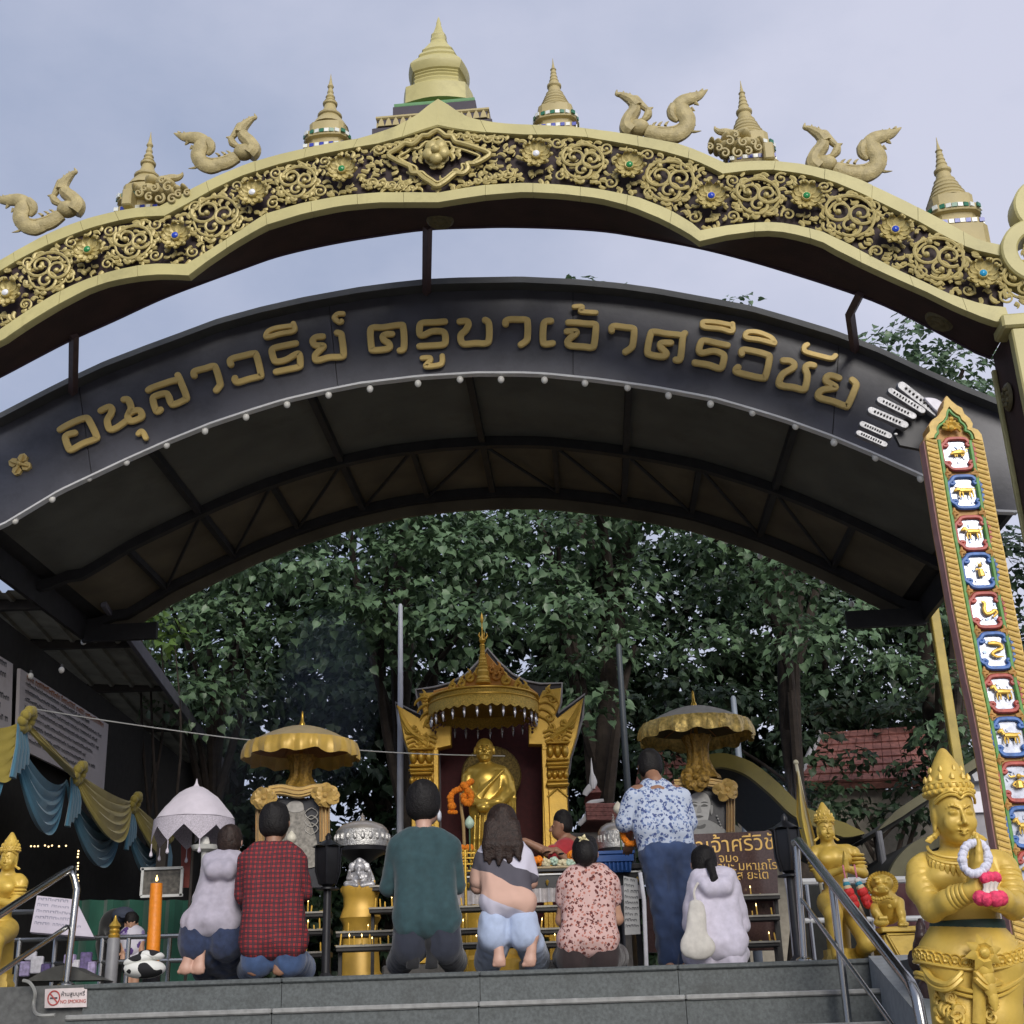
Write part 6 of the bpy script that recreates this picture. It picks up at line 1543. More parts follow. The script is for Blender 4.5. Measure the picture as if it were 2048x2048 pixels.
m = MB(); q = at(1110,1736,11.45); m.box((q.x,q.y + .1,q.z),(.62,.32,.02),0,.008); single('wooden_tray',m,mat('tray_pale',(.46,.36,.22),.6),'pale tray of flower offerings on the black table','tray',loc=q)
# brown plaque with gold lettering
Yq = 11.2; t = thing('brown_plaque','brown polished plaque with gold Thai lettering behind the seated girl','plaque',(at(1470,1880,Yq).x,Yq,0))
m = MB(); m.prism([at(1300,1672,Yq),at(1530,1662,Yq),at(1543,1656,Yq),at(1552,1664,Yq),at(1560,1900,Yq),at(1290,1905,Yq)],(0,.06,0)); obj('slab',m,mat('brown_granite',(.085,.050,.046),.12,var=.25,scale=60),t,smooth=False)
GT = mat('gilt_letters',(.62,.38,.10),.4,.3)
text('ครูบาเจ้าศรีวิชัย',at(1448,1691,Yq - .006),.175,GT,'heading_line',t,rz=.0,R=Matrix.Rotation(rad(-1.5),3,'Y') @ Matrix.Rotation(rad(90),3,'X'))
text('ว จม๑',at(1448,1717,Yq - .006),.10,GT,'text_line',t); text('ะ พานะ มหาเถโร',at(1480,1733,Yq - .006),.10,GT,'text_line',t); text('วิโส ยะโต',at(1496,1751,Yq - .006),.10,GT,'text_line',t)
# standing banner and white poles by the standing man
text_panel('standing_banner',[at(1247,1752,10.4),at(1275,1757,10.4),at(1281,1868,10.4),at(1250,1870,10.4)],'narrow grey printed banner standing left of the man in blue floral shirt','banner',9,None,nrm=Vector((0,-1,0)),base=mat('banner_grey',(.33,.33,.33),.5),seed=3)
def wpole(pts,Y,label):
 P = [at(x,y,Y) for x,y in pts]; P[-1].z = max(.0,0); m = MB(); m.tube(P,.016,8); single('white_pole',m,mat('white_pole_paint',(.52,.52,.56),.4),label,'pole','short white poles',loc=P[-1]);
 return P[0]
q = wpole([(1280,1745),(1288,1800),(1293,1940)],10.0,'short white pole left of the standing man\'s jeans');
q = wpole([(1567,1730),(1578,1790),(1592,1940)],9.9,'short white pole right of the brown plaque')
# spirit house with white bargeboards
def spirit_house():
 Y = 16.0; q = at(1178,1640,Y); t = thing('spirit_house','small spirit house with white curved bargeboards and red tiles right of the shrine','spirit house',(q.x,Y,0))
 WB = mat('bargeboard_white',(.60,.58,.57),.5,var=.1); RT = mat('red_roof_tile',(.26,.10,.085),.7,var=.4,scale=25)
 def C(x,y,d=0): return at(1100 + x/3.864,1350 + y/3.864,Y + d)
 for pts in (((325,760),(345,830),(310,870),(280,905),(268,930)),((415,968),(330,985),(300,1010),(295,1060),(270,1110),(222,1155))):
  m = MB(); m.tube(crv([C(*p) for p in pts],5),[np.interp(i/20,(0,.5,1),(.018,.045,.03)) for i in range(5*(len(pts) - 1) + 1)],8,.5,(0,1,0)); obj('bargeboard',m,WB,t)
 m = MB(); m.lathe([(.03,-.08),(.045,0),(.02,.12),(.002,.30)],C(328,830),8); obj('finial',m,WB,t)
 m = MB(); m.prism([C(345,830),C(400,905),C(280,910)],(0,.8,0)); obj('upper_roof',m,RT,t,smooth=False)
 m = MB(); m.prism([C(330,1000),C(470,1000),C(520,1120),C(250,1130)],(0,1.2,0)); obj('lower_roof',m,RT,t,smooth=False)
 for r in range(4):
  for c in range(7):
   m = MB(); p = C(lerp(300,290 - 10*r,.5) + c*34 + 8*r,1010 + r*32,-.03); m.box(p,(.075,.03,.06),0,.01); obj('roof_tile',m,RT,t)
 m = MB(); p = C(380,1200); m.box((p.x,Y + .5,p.z/2),(.7,.7,p.z),0,.02); obj('body',m,mat('spirit_wall',(.20,.18,.16),.7,var=.2),t)
spirit_house()
# ================================================================== right side: zodiac board, fan, rails, flag, shelters
ZY = 6.6
def Z6(x,y,d=0.0): return at(x,y,ZY + d)
M_ZB = mat('board_orange_plaster',(.50,.27,.075),.55,var=.2,scale=12,bump=.25,dirt=.3,dirtcol=(.3,.12,.04)); M_ZBO = mat('board_yellow_border',(.62,.42,.11),.5,var=.15,scale=25,bump=.3)
M_ZP = mat('board_pink_side',(.42,.22,.20),.6,var=.15); M_ZG = mat('green_moulding',(.09,.26,.05),.5,var=.25,scale=30)
M_ZR = mat('frame_red',(.42,.075,.055),.45,var=.3,scale=40); M_ZBL = mat('frame_blue',(.055,.15,.42),.45,var=.3,scale=40)
M_MIR = mat('mirror_mosaic',(.52,.55,.64),.22,.25,var=.22,scale=45); M_ANI = mat('animal_gold',(.66,.42,.075),.35,.35,var=.15,scale=40)
le = [(1848,882),(1860,957),(1877,1062),(1888,1120),(1903,1207),(1918,1282),(1933,1362),(1945,1415),(1965,1523),(1987,1662),(2012,1800),(2050,2010)]
re2 = [(1965,885),(1979,957),(1998,1062),(2010,1120),(2026,1207),(2041,1282),(2056,1362),(2068,1415),(2091,1523),(2118,1662),(2146,1800),(2190,2010)]
topo = [(1848,882),(1850,874),(1857,865),(1855,853),(1862,842),(1874,834),(1884,818),(1886,803),(1891,793),(1900,803),(1912,813),(1922,818),(1927,830),(1938,839),(1944,850),(1943,858),(1954,862),(1962,872),(1965,885)]
zb = thing('zodiac_board','tall plaster board with red and blue animal medallions at the right','signboard',(at(2000,1500,ZY).x,ZY,-1.9))
botL,botR = Z6(2050,2010),Z6(2190,2010)
ex0 = [Vector((botL.x,ZY,-1.75)),Vector((botR.x,ZY,-1.75))]
outl = [Z6(*q) for q in topo] + [Z6(*q) for q in re2[1:]] + [ex0[1],ex0[0]] + [Z6(*q) for q in le[:0:-1]]
m = MB(); m.prism(outl,(0,.10,0)); obj('board',m,[M_ZB],zb,smooth=False)
def inset(L_,R_,t): return [a.lerp(b,t) for a,b in zip(L_,R_)]
LE = [Z6(*q,-.004) for q in le]; RE_ = [Z6(*q,-.004) for q in re2]
lc = lambda t: crv(inset(LE,RE_,t),6)
for t0,t1 in ((.012,.20),(.80,.988)):
 m = MB(); m.strip(resample(lc(t0),60),resample(lc(t1),60),(0,-.022,0)); obj('border',m,M_ZBO,zb,smooth=False)
 A,B = resample(lc(t0 + .01),96),resample(lc(t1 - .01),96)
 for i in range(95):
  m = MB(); m.tube([A[i] + Vector((0,-.024,0)),B[i].lerp(B[i + 1],.6) + Vector((0,-.024,0))],.0085,5); obj('rope_ridge',m,M_ZBO,zb)
for t in (.235,.765):
 m = MB(); m.tube([p + Vector((0,-.016,0)) for p in lc(t)],.013,6); obj('green_moulding',m,M_ZG,zb)
m = MB(); m.strip(resample(lc(-.012),40),resample(lc(.012),40),(0,.08,0)); obj('pink_edge',m,M_ZP,zb,smooth=False)
# cresting at the top: lobed border, green line and a curled leaf
for i in range(len(topo) - 1):
 a,b = topo[i],topo[i + 1]; m = MB(); c0 = (1908,868); f = lambda q,k: Z6(lerp(q[0],c0[0],k),lerp(q[1],c0[1],k),-.006)
 m.prism([f(a,.02),f(b,.02),f(b,.30),f(a,.30)],(0,-.02,0)); obj('crest_lobe',m,M_ZBO,zb,smooth=False)
m = MB(); m.tube(crv([Z6(lerp(x,1908,.36),lerp(y,868,.36),-.02) for x,y in topo],3),.009,6); obj('green_moulding',m,M_ZG,zb)
m = MB()
for k in range(8):
 a = -math.pi/2 + (k - 3.5)*.5; c = Z6(1902,858,-.02); s_ = mpp(ZY); m.tube([c,c + Vector((math.cos(a)*12*s_,-.02,-math.sin(a)*12*s_)),c + Vector((math.cos(a + .3)*19*s_,-.01,-math.sin(a + .3)*19*s_))],[.010,.013,.007],6)
m.ball(Z6(1902,856,-.04),.02,8,6); m.ball(Z6(1902,838,-.03),.014,8,6); obj('crest_leaf',m,M_ANI,zb)
MEDS = [(1915,910),(1929,986),(1944,1068),(1958,1143),(1972,1222),(1989,1303),(2004,1388),(2019,1475),(2035,1565),(2050,1655),(2068,1745),(2084,1835)]
def A_(mb,pts,r,c,s,n=4,seg=7,taper=None):
 pc = crv([c + Vector((x*s,-.022,y*s)) for x,y in pts],n); k = len(pc); mb.tube(pc,[np.interp(i/(k - 1),np.linspace(0,1,len(r)),r)*s for i in range(k)],seg,.8,(0,1,0))
def quad(mb,c,s,headup=.2,tail='s',horn=False,neck=.14,ear=.1):
 A_(mb,[(-.42,.10),(-.1,.10),(.25,.08),(.45,.10)],[.16,.19,.17,.15],c,s)
 for x,dx in ((-.40,-.06),(-.27,.05),(.30,-.05),(.44,.06)): A_(mb,[(x,0),(x + dx,-.22),(x + dx*.6,-.46)],[.09,.065,.05],c,s)
 A_(mb,[(-.44,.16),(-.58,.16 + headup),(-.72,.10 + headup),(-.84,.04 + headup)],[neck,neck*.95,.12,.06],c,s)
 for e in (-.02,.08): A_(mb,[(-.60 + e,.20 + headup),(-.56 + e*1.6,.34 + headup)],[.05,.015],c,s,2,5)
 if horn:
  for e in (-.1,.1): A_(mb,[(-.64,.22 + headup),(-.60 + e*2,.36 + headup),(-.66 + e*3,.48 + headup)],[.05,.04,.012],c,s,3,5)
 A_(mb,[(.48,.18),(.62,.22),(.70,.05 if tail == 's' else .38)],[.05,.045,.02],c,s,3,5)
def animal(i,mb,c,s):
 if i == 0: A_(mb,[(-.62,-.05),(-.35,.05),(.1,.10),(.42,.04)],[.06,.16,.22,.14],c,s); A_(mb,[(.42,.05),(.62,.14),(.55,.34),(.78,.36)],[.05,.04,.03,.015],c,s,4,5); [A_(mb,[(x,-.05),(x + .02,-.26)],[.07,.04],c,s,2,5) for x in (-.3,-.16,.2,.34)]; A_(mb,[(-.42,.12),(-.40,.24)],[.08,.03],c,s,2,5)
 elif i == 1: quad(mb,c,s,.02,horn=False,neck=.17)
 elif i == 2: quad(mb,c,s,.14,tail='u',neck=.16)
 elif i == 3: A_(mb,[(.05,-.45),(.02,-.15),(.0,.10)],[.24,.22,.15],c,s); mb.ball(c + Vector((-.02*s,-.03,.30*s)),.16*s,8,6); [A_(mb,[(e,.40),(e*1.8,.62)],[.06,.03],c,s,2,5) for e in (-.06,.06)]; A_(mb,[(-.05,.02),(-.25,.10),(-.32,.0)],[.07,.05,.04],c,s,3,5)
 elif i == 4: A_(mb,[(-.25,.60),(-.12,.40),(-.22,.05),(-.10,-.28),(.25,-.22),(.50,-.05),(.62,-.25),(.30,-.55)],[.13,.13,.14,.14,.14,.12,.10,.05],c,s,5); A_(mb,[(-.25,.58),(-.36,.72)],[.08,.02],c,s,2,5)
 elif i == 5: A_(mb,[(-.45,.50),(-.1,.52),(.35,.40),(.42,.12),(.0,-.02),(-.28,-.22),(.0,-.45),(.5,-.42)],[.09,.17,.14,.13,.12,.12,.10,.03],c,s,5)
 elif i == 6: quad(mb,c,s,.30,neck=.13)
 elif i == 7: quad(mb,c,s,.26,horn=False,neck=.14)
 elif i == 8: A_(mb,[(0,-.40),(0,-.05),(0,.10)],[.30,.24,.16],c,s); mb.ball(c + Vector((0,-.03,.34*s)),.18*s,8,6); [A_(mb,[(e*.2,.38),(e*.5,.34),(e*.62,.5)],[.08,.07,.02],c,s,3,5) for e in (-1,1)]; [A_(mb,[(e*.22,.02),(e*.42,-.2),(e*.2,-.3)],[.08,.07,.06],c,s,3,5) for e in (-1,1)]
 elif i == 9: quad(mb,c,s,.30,tail='u',neck=.13)
 else: quad(mb,c,s,.12,neck=.15)
for i,(x,y) in enumerate(MEDS):
 s_ = mpp(ZY); c = Z6(x,y,-.004); hw_,hh_ = 36*s_,36*s_; ma = M_ZR if i % 2 == 0 else M_ZBL
 prof = []
 for k in range(48):
  a = 2*math.pi*k/48; ca,sa = math.cos(a),math.sin(a); q = (abs(ca) ** 3.2 + abs(sa) ** 3.2) ** (-1/3.2); q *= 1 - .10*max(0,math.cos(4*a + math.pi)) ** 4
  prof.append((ca*q*hw_*.96,sa*q*hh_*.98))
 t_ = obj('medallion',MB().prism([c + Vector((u*.95,-.003,v*.95)) for u,v in prof],(0,.004,0)),M_MIR,zb,smooth=False)
 m = MB(); m.tube([c + Vector((u,-.014,v)) for u,v in prof + prof[:1]],.0125,6); obj('frame',m,ma,t_)
 for sx in (-1,1):
  for sz in (-1,1):
   m = MB(); m.tube(crv([c + Vector((sx*hw_*u,-.016,sz*hh_*v)) for u,v in ((.80,.52),(.62,.50),(.55,.62),(.66,.70),(.58,.80))],3),[.010]*6 + [.008]*6 + [.010],6); obj('corner_scroll',m,ma,t_)
 R = random.Random(i)
 m = MB(); animal(i,m,c + Vector((0,0,-.0)),hw_*.80); obj('animal',m,M_ANI,t_)
 for k in range(7):     # loose shards of mirror
  m = MB(); q = c + Vector((R.uniform(-.6,.6)*hw_,-.008,R.uniform(-.6,.6)*hh_)); a = R.uniform(0,3); w,h = R.uniform(.1,.22)*hw_,R.uniform(.06,.14)*hw_
  m.box(q,(w,.004,h),0,0,Matrix.Rotation(a,3,'Y')); obj('mirror_shard',m,mat('mirror_dark',(.10,.13,.20),.1,.6) if R.random() < (.15 + .06*i) else M_MIR,t_,smooth=False)
 if i < len(MEDS) - 1:
  for sx in (-1,1):
   m = MB(); q = Z6((x + MEDS[i + 1][0])/2 + sx*22,(y + MEDS[i + 1][1])/2,-.02); m.tube([q,q + Vector((sx*.02,-.01,.01)),q + Vector((sx*.015,-.01,.03))],[.012,.012,.004],6); m.tube([q,q + Vector((sx*.025,-.01,-.008)),q + Vector((sx*.02,-.01,-.028))],[.012,.012,.004],6); obj('leaf_filler',m,M_ZB,zb)
for z in (-1.82,): m = MB(); m.box((at(2060,1500,ZY).x + .1,ZY + .05,z),(.6,.4,.16),0,.02); obj('foot',m,M_ZB,zb)
# silver fan beside the board top
FY = 6.78
def R1(x,y,d=0): return at(1700 + x/6.0,740 + y/6.0,FY + d)
fan = thing('silver_fan','dark silver fan of ribbed blades beside the top of the zodiac board','fan',R1(1060,600))
M_SF = mat('fan_silver',(.20,.20,.21),.4,.6,var=.25,scale=30,bump=.3); M_SFD = mat('fan_dark_back',(.035,.035,.038),.5,.3)
m = MB(); m.prism([R1(*q,.04) for q in ((600,900),(520,740),(620,620),(700,540),(800,480),(1040,540),(1090,640),(930,700),(900,960))],(0,.03,0)); obj('back_plate',m,M_SFD,fan,smooth=False)
for (a,b,w) in (((95,780),(400,915),42),((140,675),(450,810),48),((245,510),(640,680),56),((350,385),(740,575),52),((480,275),(850,510),48),((610,215),(1080,580),66)):
 m = MB(); pa,pb = R1(*a),R1(*b); s_ = mpp(FY)/6
 ribbon(m,resample([pa,pb],8),w*2*s_*1.05,(0,-1,0),.03,6); obj('blade',m,M_SF,fan)
 m = MB(); d = (pb - pa); nb = 9
 for k in range(nb): m.ball(pa + d*(.10 + .84*k/nb) + Vector((0,-.034,0)),(w*.26*s_,.012,w*.24*s_),6,5)
 obj('bead_row',m,mat('fan_bead',(.085,.08,.075),.45,.5,var=.3,scale=60),fan)
m = MB(); m.prism(crv([R1(*q,-.05) for q in ((890,335),(960,325),(1050,345),(1140,410),(1200,520),(1140,575),(1040,500),(960,420))],3,True),(0,.05,0),.006); obj('cuff_disc',m,mat('fan_pale',(.46,.45,.50),.45,.2),fan)
for q in ((550,770),(625,640)): m = MB(); m.ball(R1(*q,-.02),(.011,.008,.007),8,6); obj('rivet',m,M_TRIM,fan)
p = R1(1010,640,.06); m = MB(); m.tube([p,p + Vector((.06,0,-.25)),Vector((p.x + .25,FY + .03,-1.9))],.025,8); obj('pole',m,M_SFD,fan)
# right handrail
Pt = at(1594,1678,8.9); Pm = at(1822,1968,7.0); Pe = at(1834,1996,6.93); Pb = at(1846,2060,6.92); Pb2 = Vector((Pb.x + .0,Pb.y,-1.85))
q1t = at(1594,1705,8.9); q1b = Vector((q1t.x - .03,8.9,0)); q2t = Pt.lerp(Pm,.37); q2b = Vector((q2t.x,q2t.y,-.95))
l0 = at(1602,1797,8.9); l1 = at(1790,2056,7.1)
rail([([Pt + Vector((-.02,0,-.03)),Pt.lerp(Pm,.02),Pm.lerp(Pt,.05),Pm,Pe,Pb,Pb2],.030),([q1t + Vector((0,0,.05)),q1b],.024),([q2t,q2b],.024),([l0,l1],.014)],'dark shiny stainless handrail running down the right side of the steps')
# cheek wall of the steps
M_CHK = mat('cheek_wall_grey',(.27,.29,.30),.7,var=.12,scale=20,dirt=.35,dirtcol=(.12,.13,.13),dscale=8)
ck = thing('cheek_wall','sloping pale grey side wall beside the right end of the steps','wall',(2.5,8.7,-1.9))
A0,A1 = atz(1738,1926,.005) if False else at(1738,1924,8.68),at(1826,1924,8.68)
for q in (A0,A1): q.z = .012
B0,B1 = at(1858,2052,6.9),at(1928,2052,6.9)
zB = (B0.z + B1.z)/2
m = MB(); ptop = [A0,A1,Vector((B1.x,6.6,zB - .12)),Vector((B0.x,6.6,zB - .12))]
m.add(ptop + [Vector((q.x,q.y,-1.9)) for q in ptop],[(0,1,2,3),(4,7,6,5),(0,4,5,1),(1,5,6,2),(2,6,7,3),(3,7,4,0)]); obj('body',m,M_CHK,ck,smooth=False)
m = MB(); m.box(((2.3 + A0.x)/2 + .02,8.0,-.99),(max(.05,A0.x - 2.3),1.40,1.9)); obj('side_block',m,mat('side_block_dark',(.05,.058,.062),.6,var=.25,scale=40,dirt=.5),ck,smooth=False)
# yellow furled flag
FYY = 10.0
def C8(x,y,Y): return at(1548 + x/3.526,1500 + y/3.526,Y)
t = thing('yellow_flag','furled yellow flag on a pole behind the right handrail','flag',(C8(330,1500,FYY).x,FYY,0))
a,b = C8(154,88,FYY),C8(330,960,FYY); b2 = a + (b - a)*(a.z/(a.z - b.z)); m = MB(); m.tube([a,b2],.014,8); m.ball(a,.022,8,6); obj('pole',m,mat('flag_pole',(.45,.42,.30),.4),t)
m = MB(); P = []; F = []; L1 = [(158,150),(160,300),(158,470),(195,620),(240,780),(300,930)]; L2 = [(172,150),(205,300),(250,470),(290,610),(312,780),(332,930)]
for i in range(25):
 v = i/24*5; k = min(int(v),4); f = v - k; l_ = (lerp(L1[k][0],L1[k+1][0],f),lerp(L1[k][1],L1[k+1][1],f)); r_ = (lerp(L2[k][0],L2[k+1][0],f),lerp(L2[k][1],L2[k+1][1],f))
 for j in range(13): u = j/12; P.append(C8(lerp(l_[0],r_[0],u),lerp(l_[1],r_[1],u),FYY - .03 + .05*math.sin(u*9 + v*.5)))
for i in range(24):
 for j in range(12): q = i*13 + j; F.append((q,q + 1,q + 14,q + 13))
m.add(P,F); obj('cloth',m,mat('flag_yellow',(.58,.42,.06),.7,var=.15,scale=6,sheen=.2),t)
# orange candle behind the right handrail
a,b = at(1655,1780,9.6),at(1666,1880,9.6); t = thing('giant_candle','giant orange candle behind the right handrail','candle',(b.x,9.6,0)); m = MB(); m.tube([Vector((b.x + .01,9.6,.05)),b,a.lerp(b,.5),a],[.042,.042,.043,.041],10); obj('body',m,MATS['orange_wax'],t); m = MB(); m.lathe([(.06,0),(.05,.06)],(b.x + .01,9.6,0),12); obj('holder',m,M_STEEL,t)
# rear railing on the right with a maroon board behind
yb = 10.9; t = thing('rear_railing','white-topped rear railing behind the praying statue at the right','railing',(at(1700,1850,yb).x,yb,0))
for y,r,ma in ((1764,.028,M_TRIM),(1842,.022,M_TRIM)): m = MB(); m.tube([at(1604,y,yb),at(1960,y - 8,yb)],r,8); obj('rail_tube',m,ma,t)
for x in (1612,1735,1856): p = at(x,1766,yb); m = MB(); m.tube([p,Vector((p.x,yb,0))],.02,8); obj('upright',m,M_SS,t)
card('maroon_board',[(1745,1768),(1965,1760),(1975,1900),(1745,1900)],11.2,mat('maroon_paint',(.085,.016,.022),.5,var=.2),'maroon board behind the lion statue','board')
card('dark_screen',[(1606,1768),(1742,1768),(1742,1925),(1606,1925)],11.3,mat('dark_screen_cloth',(.020,.021,.018),.7,var=.3),'dark screen behind the praying statue','screen')
# shelters with curved olive bargeboards, further back on the right
def arc_board(name,pts,w,Y,dep,label,col,th=.10):
 P = crv([at(x,y,Y) for x,y in pts],6); q = P[len(P) // 2]; t = thing(name,label,'shelter',(q.x,Y,0),'curved-roof shelters on the right')
 hw = w*mpp(Y)/2; U,Lw = [],[]
 for i,p in enumerate(P):
  tv = (P[min(i + 1,len(P) - 1)] - P[max(i - 1,0)]).normalized(); nv = Vector((-tv.z,0,tv.x)); k = min(1,(len(P) - 1 - i)/6 + .02); U.append(p + nv*hw*k); Lw.append(p - nv*hw*k)
 m = MB(); m.strip(U,Lw,(0,th,0)); obj('bargeboard',m,col,t)
 m = MB(); m.strip([p + Vector((0,th,0)) for p in U],[p + Vector((0,dep,0)) for p in U],(0,0,-.04)); obj('roof_sheet',m,mat('shelter_dark_roof',(.03,.03,.025),.7,var=.3),t)
 return t,U
M_OLV = mat('olive_yellow_paint',(.27,.215,.035),.55,var=.2,scale=5,dirt=.3,dirtcol=(.08,.07,.02)); M_OLD = mat('olive_grey_board',(.12,.11,.055),.6,var=.25,scale=5)
t,U = arc_board('curved_shelter',[(1400,1530),(1428,1521),(1457,1522),(1500,1538),(1550,1578),(1592,1618),(1640,1642),(1690,1660),(1730,1666)],27,13.2,2.6,'shelter with a curved olive-yellow bargeboard behind the right golden parasol',M_OLV)
q = at(1752,1668,13.0); m = MB(); m.tube([q,Vector((q.x + .03,13.0,0))],.035,8); obj('post',m,M_STEEL,t); q = at(1420,1530,13.3); m = MB(); m.tube([q,Vector((q.x,13.3,0))],.035,8); obj('post',m,M_STEEL,t)
t,U = arc_board('curved_shelter',[(1990,1500),(1930,1540),(1860,1586),(1800,1626),(1757,1660)],15,12.6,3.0,'shelter with a straight dark olive eave behind the large statue head',M_OLD)
q = at(1757,1662,12.6); m = MB(); m.tube([q,Vector((q.x + .05,12.6,0))],.03,8); obj('post',m,mat('grey_post',(.20,.20,.21)),t)
t,U = arc_board('curved_shelter',[(1785,1770),(1800,1735),(1822,1708),(1848,1690),(1890,1676),(1950,1672)],26,12.0,1.6,'low arched grey-olive shelter between the lion statue and the large statue',M_OLD)
q = at(1880,1690,12.1); m = MB(); m.tube([q,Vector((q.x,12.1,0))],.03,8); obj('post',m,M_STEEL,t)
# temple hall with pink tiles glimpsed through the leaves
th = thing('temple_hall','temple hall with pink tiled roof glimpsed through the trees at the right','temple',(at(1740,1650,21.4).x,21.4,0)); M_PT = mat('pink_roof_tile',(.36,.15,.12),.7,var=.3,scale=12)
HY = 21.2
def roofquad(TL,TR,BR,BL,rows,cols):
 P = [at(*TL,HY + 1.2),at(*TR,HY + 1.2),at(*BR,HY),at(*BL,HY)]; m = MB(); m.prism(P,(0,.1,-.08)); obj('roof_deck',m,M_PT,th,smooth=False)
 for r in range(rows):
  for c in range(cols):
   u0,u1,v0,v1 = (c + .03)/cols,(c + .97)/cols,r/rows,(r + .92)/rows; g = lambda u,v: P[0].lerp(P[1],u).lerp(P[3].lerp(P[2],u),v)
   m = MB(); m.prism([g(u0,v0),g(u1,v0),g(u1,v1) + Vector((0,-.03,.01)),g(u0,v1) + Vector((0,-.03,.01))],(0,-.03,.03)); obj('roof_tile',m,M_PT,th,smooth=False)
roofquad((1640,1470),(1850,1455),(1900,1560),(1590,1570),7,14); roofquad((1285,1490),(1400,1485),(1440,1570),(1270,1575),5,8)
m = MB(); q = at(1740,1580,HY + .4); m.box((q.x,HY + 1.2,q.z/2),(5.0,1.6,q.z),0); obj('wall',m,mat('temple_wall_cream',(.30,.27,.22),.8,var=.15),th,smooth=False)
for (x0,y0,x1,y1) in ((1640,1470,1590,1572),(1850,1455,1902,1562)): m = MB(); m.tube([at(x0,y0 - 4,HY + 1.1),at(x1,y1,HY - .05)],.06,7); obj('bargeboard',m,mat('bargeboard_white',(.60,.58,.57)),th)
# white house and blank white sign at the far right
q = at(1950,1600,15.5); t = thing('white_sign','blank white sign panel between the large statue and the zodiac board','sign',(q.x,15.5,0)); m = MB(); m.prism([at(1938,1583,15.5),at(1978,1583,15.5),at(1984,1624,15.5),at(1944,1625,15.5)],(0,.05,0)); obj('panel',m,mat('sign_pure_white',(.72,.70,.76),.5,var=.03),t,smooth=False)
m = MB(); p = at(1962,1625,15.6); m.box((p.x,15.6,p.z/2),(.9,.1,p.z)); obj('grey_backing',m,mat('sign_grey',(.28,.27,.29),.6,var=.1),t,smooth=False)
t = thing('white_house','small white gabled house roof far right behind the zodiac board','house',(at(1965,1560,19).x,19,0)); m = MB(); m.prism([at(1942,1546,19),at(1968,1535,19),at(2010,1530,19),at(2010,1556,19),at(1950,1562,19)],(0,.6,0)); obj('roof',m,mat('house_white',(.60,.60,.62),.6),t,smooth=False)
m = MB(); p = at(1980,1560,19.3); m.box((p.x,19.4,p.z/2),(1.0,.5,p.z)); obj('wall',m,mat('house_grey',(.33,.33,.35),.7),t,smooth=False)
